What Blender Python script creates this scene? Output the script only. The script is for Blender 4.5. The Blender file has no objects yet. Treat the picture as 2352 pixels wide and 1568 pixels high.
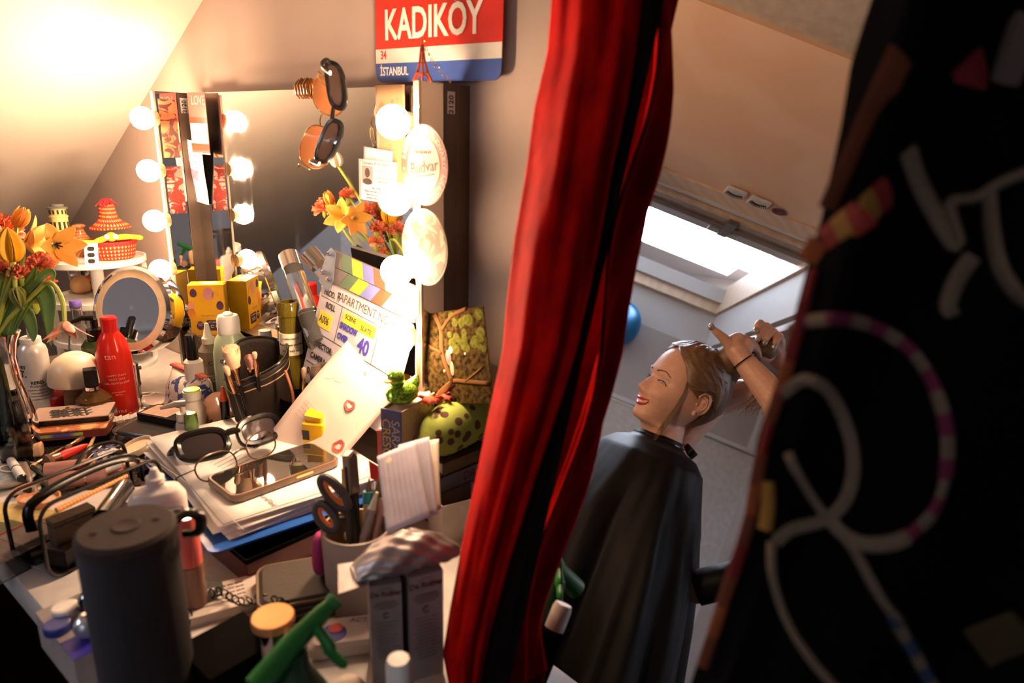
import bpy, math, random
from mathutils import Vector, Matrix, Euler
random.seed(7)
SC = bpy.context.scene
COL = SC.collection
Vc = Vector
# ------------------------------------------------------------------ camera
# world frame: X along the vanity wall, +Y into that wall, Z up; metres
FPX = 1600.0; PW, PH = 2352, 1568
PITCH = math.radians(16.5); ROLL = math.radians(1.5); YAW = math.radians(39)
_R = Vc((math.cos(YAW), math.sin(YAW), 0)); _F0 = Vc((-math.sin(YAW), math.cos(YAW), 0)); ZUP = Vc((0, 0, 1))
FW = _F0 * math.cos(PITCH) - ZUP * math.sin(PITCH)
_U = _F0 * math.sin(PITCH) + ZUP * math.cos(PITCH)
RT = _R * math.cos(ROLL) + _U * math.sin(ROLL)
UP = _U * math.cos(ROLL) - _R * math.sin(ROLL)
EYE = Vc((0, 0, 1.24))
cd = bpy.data.cameras.new('camera'); cam = bpy.data.objects.new('camera', cd); COL.objects.link(cam)
m = Matrix.Identity(4)
for i in range(3):
    m[i][0] = RT[i]; m[i][1] = UP[i]; m[i][2] = -FW[i]; m[i][3] = EYE[i]
cam.matrix_world = m
cd.sensor_width = 36; cd.lens = 36 * FPX / PW; cd.clip_start = 0.02; cd.clip_end = 50
cd.dof.use_dof = True; cd.dof.focus_distance = 1.22; cd.dof.aperture_fstop = 4.2
SC.camera = cam
# ------------------------------------------------------------------ world, exposure
w = bpy.data.worlds.new('sky'); SC.world = w; w.use_nodes = True
w.node_tree.nodes['Background'].inputs[0].default_value = (0.74, 0.84, 1.0, 1)
w.node_tree.nodes['Background'].inputs[1].default_value = 5.0
SC.view_settings.view_transform = 'Standard'; SC.view_settings.look = 'None'
SC.view_settings.gamma = 1; SC.view_settings.exposure = 1.22
SC.view_settings.use_curve_mapping = False
SC.cycles.max_bounces = 8; SC.cycles.transmission_bounces = 6; SC.cycles.glossy_bounces = 5
SC.cycles.diffuse_bounces = 4; SC.cycles.caustics_reflective = False; SC.cycles.caustics_refractive = False
SC.cycles.sample_clamp_indirect = 4.0
BULB = 92.0

def ray(x, y): return FW + RT * ((x - PW / 2) / FPX) + UP * ((PH / 2 - y) / FPX)
def pz(x, y, z): d = ray(x, y); return EYE + d * ((z - EYE.z) / d.z)      # point at height z
def py(x, y, Y): d = ray(x, y); return EYE + d * (Y / d.y)                 # point on the plane Y
def pd(x, y, d): return EYE + ray(x, y) * d
def ang(a, b, z): p, q = pz(a[0], a[1], z), pz(b[0], b[1], z); return math.atan2(q.y - p.y, q.x - p.x)
# the leaning mirror: plane point LP and normal LN; mir() gives the real place of what is seen in it
_ph, _la = math.radians(44), math.radians(15.5)
LN = (-math.sin(_ph) * math.cos(_la)) * _R - (math.cos(_ph) * math.cos(_la)) * _F0 + math.sin(_la) * ZUP
LP = EYE + ray(1500, 600) * 0.54
def mir(P): return P - 2 * ((P - LP).dot(LN)) * LN
def mdir(v): return v - 2 * v.dot(LN) * LN
def vd(x, y, d): return mir(pd(x, y, d))
EYE2 = mir(EYE)
def vplane(x, y, n, c): d = mdir(ray(x, y)); return EYE2 + d * ((c - EYE2.dot(n)) / d.dot(n))

# ------------------------------------------------------------------ materials
MATS = {}
def nn(nt, t, **kw):
    n = nt.nodes.new(t)
    for k, v in kw.items(): setattr(n, k, v)
    return n
def M(name, col=(0.5, 0.5, 0.5), rough=0.5, metal=0, trans=0, emit=0, kind=None, col2=None, sc=40, bump=0.15, ior=1.45, sheen=0, coat=0, alpha=1, thr=0.5, sss=0, spec=None):
    if name in MATS: return MATS[name]
    mt = bpy.data.materials.new(name); mt.use_nodes = True; nt = mt.node_tree
    b = nt.nodes['Principled BSDF']; I = b.inputs
    c4 = (*col, 1)
    I['Base Color'].default_value = c4; I['Roughness'].default_value = rough; I['Metallic'].default_value = metal
    I['Transmission Weight'].default_value = trans; I['IOR'].default_value = ior
    I['Sheen Weight'].default_value = sheen; I['Coat Weight'].default_value = coat; I['Alpha'].default_value = alpha
    if spec is not None: I['Specular IOR Level'].default_value = spec
    if sss: I['Subsurface Weight'].default_value = sss; I['Subsurface Radius'].default_value = (0.02, 0.008, 0.004)
    if emit:
        I['Emission Color'].default_value = c4; I['Emission Strength'].default_value = emit
    L = nt.links.new
    tc = nn(nt, 'ShaderNodeTexCoord')
    def ramp(fac, ca, cb, lo, hi):
        r = nn(nt, 'ShaderNodeValToRGB'); r.color_ramp.elements[0].position = lo; r.color_ramp.elements[1].position = hi
        r.color_ramp.elements[0].color = (*ca, 1); r.color_ramp.elements[1].color = (*cb, 1); L(fac, r.inputs[0]); L(r.outputs[0], I['Base Color']); return r
    def bmp(fac, s, d=0.002):
        bp = nn(nt, 'ShaderNodeBump'); bp.inputs['Strength'].default_value = s; bp.inputs['Distance'].default_value = d
        L(fac, bp.inputs['Height']); L(bp.outputs[0], I['Normal'])
    if emit or kind == 'plain': return MATS.setdefault(name, mt)
    dk = tuple(c * 0.86 for c in col)
    if kind is None or kind in ('noise', 'cloth'):
        n = nn(nt, 'ShaderNodeTexNoise'); n.inputs['Scale'].default_value = sc; n.inputs['Detail'].default_value = 4; L(tc.outputs['Object'], n.inputs[0])
        if not trans: ramp(n.outputs[0], col2 or dk, col, 0.35, 0.65)
        if kind == 'cloth' : bmp(n.outputs[0], bump, 0.003)
        elif kind == 'noise': bmp(n.outputs[0], bump, 0.001)
    elif kind == 'spots':      # irregular round spots
        v = nn(nt, 'ShaderNodeTexVoronoi'); v.inputs['Scale'].default_value = sc; L(tc.outputs['Object'], v.inputs[0])
        ramp(v.outputs['Distance'], col2, col, thr - 0.03, thr + 0.03)
    elif kind == 'blot':
        n = nn(nt, 'ShaderNodeTexNoise'); n.inputs['Scale'].default_value = sc; n.inputs['Detail'].default_value = 3; n.inputs['Distortion'].default_value = 1.2; L(tc.outputs['Object'], n.inputs[0])
        ramp(n.outputs[0], col2, col, thr - 0.02, thr + 0.02)
    elif kind in ('waveX', 'waveY', 'waveZ', 'rings'):
        wv = nn(nt, 'ShaderNodeTexWave'); wv.inputs['Scale'].default_value = sc; wv.inputs['Distortion'].default_value = bump * 10
        wv.inputs['Detail'].default_value = 2; wv.inputs['Detail Scale'].default_value = 2
        if kind == 'rings': wv.wave_type = 'RINGS'
        else: wv.bands_direction = kind[-1]
        L(tc.outputs['Object'], wv.inputs[0]); ramp(wv.outputs['Fac'], col2 or dk, col, thr - 0.25, thr + 0.25)
    elif kind == 'weave':      # coiled basket
        wv = nn(nt, 'ShaderNodeTexWave'); wv.bands_direction = 'Z'; wv.inputs['Scale'].default_value = sc; L(tc.outputs['Object'], wv.inputs[0])
        g = nn(nt, 'ShaderNodeTexGradient', gradient_type='RADIAL'); L(tc.outputs['Object'], g.inputs[0])
        ml = nn(nt, 'ShaderNodeMath', operation='MULTIPLY'); ml.inputs[1].default_value = 2 * math.pi * 38; L(g.outputs['Fac'], ml.inputs[0])
        sn = nn(nt, 'ShaderNodeMath', operation='SINE'); L(ml.outputs[0], sn.inputs[0])
        mu = nn(nt, 'ShaderNodeMath', operation='MULTIPLY'); L(sn.outputs[0], mu.inputs[0]); L(wv.outputs['Fac'], mu.inputs[1])
        ramp(mu.outputs[0], col, col2, 0.2, 0.45); bmp(wv.outputs['Fac'], 0.8, 0.003)
    elif kind == 'glitter':
        v = nn(nt, 'ShaderNodeTexVoronoi'); v.inputs['Scale'].default_value = sc; L(tc.outputs['Object'], v.inputs[0])
        ramp(v.outputs['Color'], col, col2, 0.3, 0.8)
    elif kind == 'terry':
        n = nn(nt, 'ShaderNodeTexVoronoi'); n.inputs['Scale'].default_value = sc; L(tc.outputs['Object'], n.inputs[0])
        ramp(n.outputs['Distance'], tuple(c * .6 for c in col), col, 0.0, 0.7); bmp(n.outputs['Distance'], 1.0, 0.006)
    elif kind == 'mesh':
        ck = nn(nt, 'ShaderNodeTexVoronoi'); ck.inputs['Scale'].default_value = sc; ck.inputs['Randomness'].default_value = 0.1; L(tc.outputs['Object'], ck.inputs[0])
        bmp(ck.outputs['Distance'], 0.6, 0.002)
    elif kind == 'smudge':     # glass with wiped streaks
        mp = nn(nt, 'ShaderNodeMapping'); mp.inputs['Scale'].default_value = (9, 9, 2.5); L(tc.outputs['Object'], mp.inputs[0])
        n = nn(nt, 'ShaderNodeTexNoise'); n.inputs['Scale'].default_value = 2.2; n.inputs['Detail'].default_value = 6; L(mp.outputs[0], n.inputs[0])
        r = nn(nt, 'ShaderNodeMapRange'); r.inputs['From Min'].default_value = 0.52; r.inputs['From Max'].default_value = 0.8
        r.inputs['To Min'].default_value = rough; r.inputs['To Max'].default_value = 0.16; L(n.outputs[0], r.inputs[0]); L(r.outputs[0], I['Roughness'])
    return MATS.setdefault(name, mt)

# ------------------------------------------------------------------ mesh builder
class B:
    def __init__(s): s.v = []; s.f = []; s.mi = []; s.cur = 0; s.m = None
    def mat(s, i): s.cur = i; return s
    def at(s, loc=(0, 0, 0), rot=(0, 0, 0)): s.m = Matrix.Translation(loc) @ Euler(rot).to_matrix().to_4x4(); return s
    def mx(s, m): s.m = m; return s
    def add(s, vs, fs):
        o = len(s.v)
        if s.m is not None: vs = [s.m @ Vc(p) for p in vs]
        s.v += [tuple(p) for p in vs]; s.f += [tuple(i + o for i in f) for f in fs]; s.mi += [s.cur] * len(fs); return s
    def box(s, c, d, bev=0):
        x, y, z = c; a, b, h = d[0] / 2, d[1] / 2, d[2] / 2
        if bev > 0:
            return s.prism(rrect(2 * a, 2 * b, bev, 3), z - h, z + h, (x, y), min(bev * .5, h * .6))
        vs = [(x + i * a, y + j * b, z + k * h) for i in (-1, 1) for j in (-1, 1) for k in (-1, 1)]
        return s.add(vs, [(0, 1, 3, 2), (4, 6, 7, 5), (0, 4, 5, 1), (2, 3, 7, 6), (0, 2, 6, 4), (1, 5, 7, 3)])
    def lathe(s, prof, c=(0, 0, 0), seg=32, sx=1, sy=1, cap=True):
        n = len(prof); vs = []; fs = []
        for r, z in prof:
            for k in range(seg):
                a = 2 * math.pi * k / seg; vs.append((c[0] + r * math.cos(a) * sx, c[1] + r * math.sin(a) * sy, c[2] + z))
        for i in range(n - 1):
            for k in range(seg):
                k2 = (k + 1) % seg; fs.append((i * seg + k, i * seg + k2, (i + 1) * seg + k2, (i + 1) * seg + k))
        if cap:
            if prof[0][0] > 1e-6: fs.append(tuple(reversed(range(seg))))
            if prof[-1][0] > 1e-6: fs.append(tuple(range((n - 1) * seg, n * seg)))
        return s.add(vs, fs)
    def cyl(s, r, h, c=(0, 0, 0), seg=32, bev=0.0):
        if bev: return s.lathe([(r - bev, 0), (r - bev * .3, bev * .3), (r, bev), (r, h - bev), (r - bev * .3, h - bev * .3), (r - bev, h)], c, seg)
        return s.lathe([(r, 0), (r, h)], c, seg)
    def sph(s, r, c=(0, 0, 0), sc=(1, 1, 1), seg=20, rg=12):
        prof = [(r * math.sin(math.pi * i / rg), -r * math.cos(math.pi * i / rg)) for i in range(rg + 1)]
        vs = []; fs = []
        for i, (q, z) in enumerate(prof):
            for k in range(seg):
                a = 2 * math.pi * k / seg; vs.append((c[0] + max(q, 1e-5) * math.cos(a) * sc[0], c[1] + max(q, 1e-5) * math.sin(a) * sc[1], c[2] + z * sc[2]))
        for i in range(rg):
            for k in range(seg):
                k2 = (k + 1) % seg; fs.append((i * seg + k, i * seg + k2, (i + 1) * seg + k2, (i + 1) * seg + k))
        return s.add(vs, fs)
    def tube(s, pts, r, seg=10, sc=(1, 1), closed=False):
        pts = [Vc(p) for p in pts]; n = len(pts)
        rs = r if isinstance(r, (list, tuple)) else [r] * n
        vs = []; fs = []; nrm = None
        for i, p in enumerate(pts):
            t = (pts[(i + 1) % n] - pts[i - 1]) if closed else (pts[min(i + 1, n - 1)] - pts[max(i - 1, 0)])
            t = t.normalized() if t.length > 1e-9 else Vc((0, 0, 1))
            if nrm is None:
                nrm = t.orthogonal().normalized() if sc == (1, 1) else (ZUP - t * t.z).normalized() if abs(t.z) < .95 else t.orthogonal().normalized()
            else:
                nrm = (nrm - t * nrm.dot(t)).normalized()
            bn = t.cross(nrm)
            for k in range(seg):
                a = 2 * math.pi * k / seg; vs.append(p + nrm * (rs[i] * math.cos(a) * sc[0]) + bn * (rs[i] * math.sin(a) * sc[1]))
        lim = n if closed else n - 1
        for i in range(lim):
            j = (i + 1) % n
            for k in range(seg):
                k2 = (k + 1) % seg; fs.append((i * seg + k, i * seg + k2, j * seg + k2, j * seg + k))
        if not closed: fs.append(tuple(reversed(range(seg)))); fs.append(tuple(range((n - 1) * seg, n * seg)))
        return s.add(vs, fs)
    def prism(s, poly, z0, z1, c=(0, 0), bev=0):
        n = len(poly)
        if bev <= 0: lay = [(0, z0), (0, z1)]
        else: lay = [(bev, z0), (0, z0 + bev), (0, z1 - bev), (bev, z1)]
        vs = []; fs = []
        for ins, z in lay:
            pp = inset(poly, ins) if ins else poly
            vs += [(p[0] + c[0], p[1] + c[1], z) for p in pp]
        for i in range(len(lay) - 1):
            for k in range(n):
                k2 = (k + 1) % n; fs.append((i * n + k, i * n + k2, (i + 1) * n + k2, (i + 1) * n + k))
        fs.append(tuple(reversed(range(n)))); fs.append(tuple(range((len(lay) - 1) * n, len(lay) * n)))
        return s.add(vs, fs)
    def grid(s, fn, nu, nv, closeu=False):
        vs = [fn(i / (nu if closeu else nu - 1), j / (nv - 1)) for j in range(nv) for i in range(nu)]; fs = []
        for j in range(nv - 1):
            for i in range(nu if closeu else nu - 1):
                i2 = (i + 1) % nu; fs.append((j * nu + i, j * nu + i2, (j + 1) * nu + i2, (j + 1) * nu + i))
        return s.add(vs, fs)
    def build(s, name, mats, parent=None, loc=(0, 0, 0), rot=(0, 0, 0), smooth=True, sharp=0.6, solid=0, mod=None):
        me = bpy.data.meshes.new(name); me.from_pydata(s.v, [], s.f)
        if not isinstance(mats, (list, tuple)): mats = [mats]
        for mm in mats: me.materials.append(mm)
        me.polygons.foreach_set('material_index', s.mi)
        me.polygons.foreach_set('use_smooth', [smooth] * len(me.polygons))
        me.update()
        if smooth and sharp: me.set_sharp_from_angle(angle=sharp)
        o = bpy.data.objects.new(name, me); COL.objects.link(o); o.location = loc; o.rotation_euler = rot
        if parent: o.parent = parent
        if solid:
            md = o.modifiers.new('thick', 'SOLIDIFY'); md.thickness = solid; md.offset = 0
        return o
def inset(poly, d):
    n = len(poly); cx = sum(p[0] for p in poly) / n; cy = sum(p[1] for p in poly) / n
    out = []
    for p in poly:
        l = math.hypot(p[0] - cx, p[1] - cy) or 1; k = max(0, 1 - d * 1.2 / l); out.append((cx + (p[0] - cx) * k, cy + (p[1] - cy) * k))
    return out
def rrect(w, h, r, n=4):
    out = []
    for cx, cy, a0 in ((w / 2 - r, h / 2 - r, 0), (-w / 2 + r, h / 2 - r, 90), (-w / 2 + r, -h / 2 + r, 180), (w / 2 - r, -h / 2 + r, 270)):
        for i in range(n + 1):
            a = math.radians(a0 + 90 * i / n); out.append((cx + r * math.cos(a), cy + r * math.sin(a)))
    return out
def tag(o, label, cat, group=None, kind=None):
    o['label'] = label; o['category'] = cat
    if group: o['group'] = group
    if kind: o['kind'] = kind
    return o
def thing(name, label, cat, loc=(0, 0, 0), rot=(0, 0, 0), group=None, mx=None):
    o = bpy.data.objects.new(name, None); COL.objects.link(o); o.empty_display_size = 0.02
    if isinstance(rot, (int, float)): rot = (0, 0, rot)
    o.location = loc; o.rotation_euler = rot
    if mx is not None: o.matrix_world = mx
    tag(o, label, cat, group); return o
def struct(o): o['kind'] = 'structure'; return o
def frame(o, xd, yd):
    x = (xd).normalized(); z = x.cross(yd).normalized(); y = z.cross(x)
    m = Matrix.Identity(4)
    for i in range(3): m[i][0] = x[i]; m[i][1] = y[i]; m[i][2] = z[i]; m[i][3] = o[i]
    return m
def text(root, s, size, loc, mat, rot=(0, 0, 0), align='CENTER', name='lettering', xs=1.0, bold=0.0, depth=0.00012):
    cu = bpy.data.curves.new('t', 'FONT'); cu.body = s; cu.size = size; cu.align_x = align; cu.align_y = 'CENTER'
    cu.extrude = depth; cu.offset = bold; cu.resolution_u = 3
    t = bpy.data.objects.new('t', cu); COL.objects.link(t)
    bpy.context.view_layer.update()
    me = bpy.data.meshes.new_from_object(t.evaluated_get(bpy.context.evaluated_depsgraph_get()))
    bpy.data.objects.remove(t); bpy.data.curves.remove(cu)
    if xs != 1.0:
        for v in me.vertices: v.co.x *= xs
    me.name = name; me.materials.clear(); me.materials.append(mat)
    o = bpy.data.objects.new(name, me); COL.objects.link(o); o.location = loc; o.rotation_euler = rot
    if root: o.parent = root
    return o
def onbody(root, lines, r, z0, size, mat, a=0, dz=None, name='lettering', bold=0):
    """lines of print set on the front of a round body of radius r"""
    obs = []
    for i, l in enumerate(lines):
        o = text(root, l, size, (0, 0, 0), mat, name=name, bold=bold)
        for v in o.data.vertices:
            th = a + v.co.x / r; zz = z0 - i * (dz or size * 1.25) + v.co.y; rr = r + 0.0004 + v.co.z
            v.co = (rr * math.cos(th), rr * math.sin(th), zz)
        obs.append(o)
    return obs
HP = math.pi / 2
def facing(P): return math.atan2(EYE.y - P.y, EYE.x - P.x)      # angle of the direction to where the viewer stands
# common materials
WHITE = M('white_plastic', (.82, .8, .77), .35); BLACK = M('black_plastic', (.008, .007, .007), .2, spec=.35)
INK = M('black_ink', (.02, .018, .018), .6, kind='plain'); CHROME = M('chrome', (.85, .85, .87), .06, 1, kind='plain')
GOLD = M('gold_metal', (.85, .55, .2), .15, 1, kind='plain'); PAPER = M('white_paper', (.82, .8, .78), .7)
GLASS = M('clear_glass', (1, 1, 1), .03, trans=1, ior=1.45, kind='plain'); CLEARP = M('clear_plastic', (.95, .95, .95), .12, trans=.95, ior=1.15, kind='plain')
RED = M('red_plastic', (.6, .02, .015), .4); INKW = M('white_ink', (.8, .78, .75), .6, kind='plain')
# ================================================================== the room
WALLM = M('painted_wall', (.54, .425, .365), .8, col2=(.51, .40, .345), sc=9)
WALLW = M('white_painted_wall', (.74, .72, .72), .6, col2=(.72, .70, .70), sc=9)
WALLG = M('grey_painted_wall', (.52, .47, .45), .7, col2=(.50, .45, .43), sc=9)
WY = 0.69
b = B(); b.box((-0.4, WY + .05, 1.2), (5.2, .1, 2.6)); struct(b.build('wall_back', WALLM))
# sloping ceiling left of the dressing mirror, meeting the wall along a rising line
RX0, RZ0, RS = -1.276, 1.455, 0.595
def rz(x): return RZ0 + RS * (x - RX0)
b = B(); x0, x1 = -2.9, -0.62
pf = [(x0, rz(x0)), (x1, rz(x1)), (x1, 2.3), (x0, 2.3)]
b.add([(x, .34, z) for x, z in pf] + [(x, WY, z) for x, z in pf], [(0, 1, 2, 3), (7, 6, 5, 4), (0, 4, 5, 1), (1, 5, 6, 2), (3, 2, 6, 7), (0, 3, 7, 4)])
struct(b.build('ceiling_slope', M('sloping_ceiling_paint', (.72, .64, .57), .75, col2=(.70, .62, .55), sc=6), smooth=False))
b = B(); x1 = -1.27; pf = [(x0, rz(x0)), (x1, rz(x1)), (x1, 2.3), (x0, 2.3)]
b.add([(x, -.30, z) for x, z in pf] + [(x, .34, z) for x, z in pf], [(0, 1, 2, 3), (7, 6, 5, 4), (0, 4, 5, 1), (1, 5, 6, 2), (3, 2, 6, 7), (0, 3, 7, 4)])
struct(b.build('ceiling_slope_lower', M('sloping_ceiling_paint'), smooth=False))
b = B(); b.box((-.4, -.8, -.05), (5.2, 3.2, .1)); struct(b.build('floor', M('floor_boards', (.006, .004, .003), .95, kind='plain', spec=0)))
b = B(); b.box((-3.0, -.8, 1.1), (.1, 3.2, 2.5)); struct(b.build('wall_left', WALLG))
b = B(); b.box((2.2, -.8, 1.1), (.1, 3.2, 2.5)); struct(b.build('wall_right', WALLG))
b = B(); b.box((-.4, -2.4, 1.1), (5.2, .1, 2.5)); struct(b.build('wall_front', WALLG))
# the part of the attic seen in the leaning mirror; its own axes stand at 45 degrees
E1 = Vc((-.7071, .7071, 0)); E2 = Vc((-.7071, -.7071, 0))
KD = 3.55
CR = vd(1650, 735, KD); ZF = CR.z; C1 = CR.dot(E1); C2 = CR.dot(E2)
def EP(a, c, z): return E1 * a + E2 * c + Vc((0, 0, z))
ZL = vplane(1440, 735, E2, C2).z
near = vplane(1540, 470, ZUP, ZF).dot(E2); plyn = vplane(1600, 0, ZUP, ZF).dot(E2)
ply0 = vplane(1540, 392, ZUP, ZF).dot(E2)
def quad(name, pts, mat, th=None, kind=True, off=0.03):
    b = B(); n = (pts[1] - pts[0]).cross(pts[2] - pts[0]).normalized() * off
    b.add(list(pts) + [p + n for p in pts], [(0, 1, 2, 3), (7, 6, 5, 4), (0, 4, 5, 1), (1, 5, 6, 2), (2, 6, 7, 3), (3, 7, 4, 0)])
    o = b.build(name, mat, smooth=False)
    if kind: struct(o)
    return o
WID = 1.25
A1 = C1 + WID
# far wall: white strip beside the skylight, grey wall under it, white wall under the ledge
zled = vplane(1660, 1010, E2, C2).z
quad('wall_far_upper', [EP(A1, C2, ZL), EP(C1, C2, ZL), EP(C1, C2, ZF), EP(A1, C2, ZF)], WALLW, off=-.05)
quad('wall_far', [EP(A1 + .6, C2, zled), EP(C1 - 1.6, C2, zled), EP(C1 - 1.6, C2, ZL), EP(A1 + .6, C2, ZL)], WALLG, off=-.05)
quad('wall_far_lower', [EP(A1 + .6, C2 - .03, 0), EP(C1 - 1.6, C2 - .03, 0), EP(C1 - 1.6, C2 - .03, zled - .03), EP(A1 + .6, C2 - .03, zled - .03)], M('white_wainscot', (.76, .71, .69), .55), off=-.06)
for i, (dz, th, dp) in enumerate(((0, .02, .05), (-.028, .022, .04), (-.055, .018, .032))):
    quad('trim_%d' % (i + 1), [EP(A1 + .6, C2 - dp, zled + dz - th), EP(C1 - 1.6, C2 - dp, zled + dz - th), EP(C1 - 1.6, C2 - dp, zled + dz), EP(A1 + .6, C2 - dp, zled + dz)], WALLW, off=-dp)
# white reveal at the side of the skylight and the lower ceiling past it
quad('wall_reveal', [EP(C1, C2, ZL), EP(C1, near - .02, ZL), EP(C1, near - .02, ZF), EP(C1, C2, ZF)], WALLW, off=-.03)
quad('ceiling_low', [EP(C1 - .03, C2, ZL), EP(C1 - 1.6, C2, ZL), EP(C1 - 1.6, near - .25, ZL), EP(C1 - .03, near - .25, ZL)], WALLG, off=.03)
# plywood panel above, and painted ceiling beyond it
PLY = M('pale_plywood', (.90, .63, .45), .55, kind='waveX', col2=(.86, .58, .40), sc=1.3, bump=.7)
quad('ceiling_plywood', [EP(A1, ply0, ZF), EP(C1 - .9, ply0, ZF), EP(C1 - .9, plyn, ZF), EP(A1, plyn, ZF)], PLY, off=.03)
quad('ceiling', [EP(3.0, plyn, ZF + .01), EP(-3.0, plyn, ZF + .01), EP(-3.0, plyn - 3.4, ZF + .01), EP(3.0, plyn - 3.4, ZF + .01)], M('grey_ceiling', (.52, .46, .40), .8), off=.03)
quad('ceiling_outer', [EP(3.4, C2 + 1.5, ZF + .30), EP(C1 - 2.4, C2 + 1.5, ZF + .30), EP(C1 - 2.4, C2 + .02, ZF + .30), EP(3.4, C2 + .02, ZF + .30)], WALLG, off=.03)
# skylight: timber frame, sash bar in grey aluminium, pane
WOOD = M('pine_frame', (.84, .64, .48), .5, kind='waveX', col2=(.78, .57, .41), sc=8, bump=.4)
sky = thing('window_1', 'x', 'x'); [sky.__delitem__(k) for k in ('label', 'category')]; struct(sky)
def bar(name, a0, a1, c0, c1, z0, z1, mat, par=sky):
    b = B(); P = [EP(a, c, z) for a in (a0, a1) for c in (c0, c1) for z in (z0, z1)]
    b.add(P, [(0, 1, 3, 2), (4, 6, 7, 5), (0, 4, 5, 1), (2, 3, 7, 6), (0, 2, 6, 4), (1, 5, 7, 3)]); return b.build(name, mat, par, smooth=False)
ALU = M('grey_aluminium', (.60, .57, .56), .4, .3); ALD = M('dark_aluminium', (.24, .21, .20), .4, .4)
bar('frame_bottom', C1, A1, C2 - .10, C2 + .02, ZF, ZF + .05, WOOD)
bar('frame_bottom_inner', C1, A1, C2 - .13, C2 - .08, ZF + .05, ZF + .12, WALLW)
bar('frame_side', C1 - .03, C1 + .045, near, C2, ZF + .002, ZF + .14, WOOD)
bar('frame_top', C1 - .9, A1, ply0, ply0 + .085, ZF - .005, ZF + .035, WOOD)
q = ply0 + .085
bar('rail', C1 - .9, A1, q, q + .02, ZF - .01, ZF + .03, WALLW)
bar('rail', C1 - .9, A1, q + .02, q + .05, ZF + .0, ZF + .04, ALD)
bar('rail', C1 - .9, A1, q + .05, q + .075, ZF - .012, ZF + .03, WOOD)
bar('rail', C1 - .9, A1, q + .075, q + .09, ZF + .0, ZF + .03, ALD)
bar('sash', C1 - .9, A1, q + .09, near - .05, ZF - .01, ZF + .04, ALU)
bar('sash_edge', C1 - .9, A1, near - .05, near - .02, ZF - .02, ZF + .05, M('brown_grey_seal', (.26, .2, .17), .5))
am = vplane(1700, 490, ZUP, ZF).dot(E1)
bar('latch', am - .016, am + .016, q + .06, q + .19, ZF - .03, ZF - .01, M('latch_metal', (.3, .28, .27), .35, .8))
bar('latch_plate', am - .05, am + .05, q + .17, q + .21, ZF - .018, ZF - .01, ALU)
bar('head_lining', C1, A1, near - .02, near + .17, ZF + .03, ZF + .06, WALLW)
pane = bar('pane', C1 + .03, A1, near, C2 - .05, ZF + .145, ZF + .15, M('skylight_pane', (1, 1, 1), .0, trans=1, ior=1.02, kind='plain'))
# daylight through the skylight
ld = bpy.data.lights.new('daylight', 'AREA'); ld.shape = 'RECTANGLE'; ld.size = WID - .1; ld.size_y = C2 - near - .1; ld.energy = 34; ld.color = (.80, .88, 1.0)
lo = bpy.data.objects.new('daylight', ld); COL.objects.link(lo)
ce = EP((C1 + A1) / 2, (near + C2) / 2, ZF + .22); mm = frame(ce, E1, E2)
if mm.col[2].z < 0: mm = frame(ce, -E1, E2)
lo.matrix_world = mm
# small things fixed to the skylight frame
def lash(px, pyy, lab):
    P = vplane(px, pyy, ZUP, ZF - .005); r = thing('eyelash_pack', lab, 'eyelashes', mx=frame(P, mdir(RT) - ZUP * mdir(RT).z, -E2), group='eyelash packs on the skylight frame')
    s = -1 if r.matrix_world.col[2].z > 0 else 1
    b = B(); b.box((0, 0, s * .004), (.062, .058, .008), .006); b.build('tray', M('pearl_card', (.78, .77, .75), .3), r)
    b = B()
    for k in range(11):
        t = (k - 5) / 5; b.tube([(t * .022, -.006 + .010 * t * t, s * .0095), (t * .026, -.020 + .012 * t * t, s * .011)], .0012, 5)
    b.tube([(t * .0044, -.006 + .01 * (t / 5) ** 2, s * .0095) for t in range(-5, 6)], .0016, 5)
    b.build('lashes', BLACK, r)
lash(1690, 440, 'white tray with black false eyelashes, the one nearer the red scarf, on the skylight frame')
lash(1744, 462, 'white tray with black false eyelashes, beside the round dark sticker on the skylight frame')
P = vplane(1789, 487, ZUP, ZF - .006); r = thing('round_sticker', 'round dark sticker with a red mark on the wooden skylight frame', 'sticker', loc=P)
b = B(); b.cyl(.022, .001, (0, 0, 0)); b.build('disc', M('dark_violet_sticker', (.09, .05, .08), .5), r)
b = B(); b.box((0, 0, -.001), (.004, .018, .001)); b.box((0, .004, -.001), (.016, .004, .001)); b.build('mark', RED, r)
P = vplane(1425, 742, E2, C2 - .10); r = thing('balloon', 'bright blue round balloon at the far wall, half hidden behind the red scarf', 'balloon', loc=P)
b = B(); b.sph(.10, sc=(1, 1, 1.15)); b.build('skin', M('blue_rubber', (.02, .30, .75), .35), r)
b = B(); b.lathe([(.012, -.13), (.004, -.118), (.002, -.108)]); b.build('knot', M('blue_rubber'), r)
# ================================================================== table
TZ = .75
r = thing('dressing_table', 'white dressing table crowded with make-up under the bulb-lit mirror', 'table', (0, 0, 0))
b = B(); b.box((-1.035, .431, TZ - .02), (1.33, .512, .04), .004); TABW = M('white_laminate', (.70, .66, .64), .4)
b.build('table_top', TABW, r)
b = B(); b.box((-.65, .50, .36), (.55, .36, .70)); b.build('drawer_unit', TABW, r, smooth=False)
for x, y in ((-1.64, .2), (-1.64, .66), (-.395, .2), (-.395, .40)):
    b = B(); b.box((x, y, .365), (.04, .04, .73)); b.build('leg', TABW, r, smooth=False)
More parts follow.
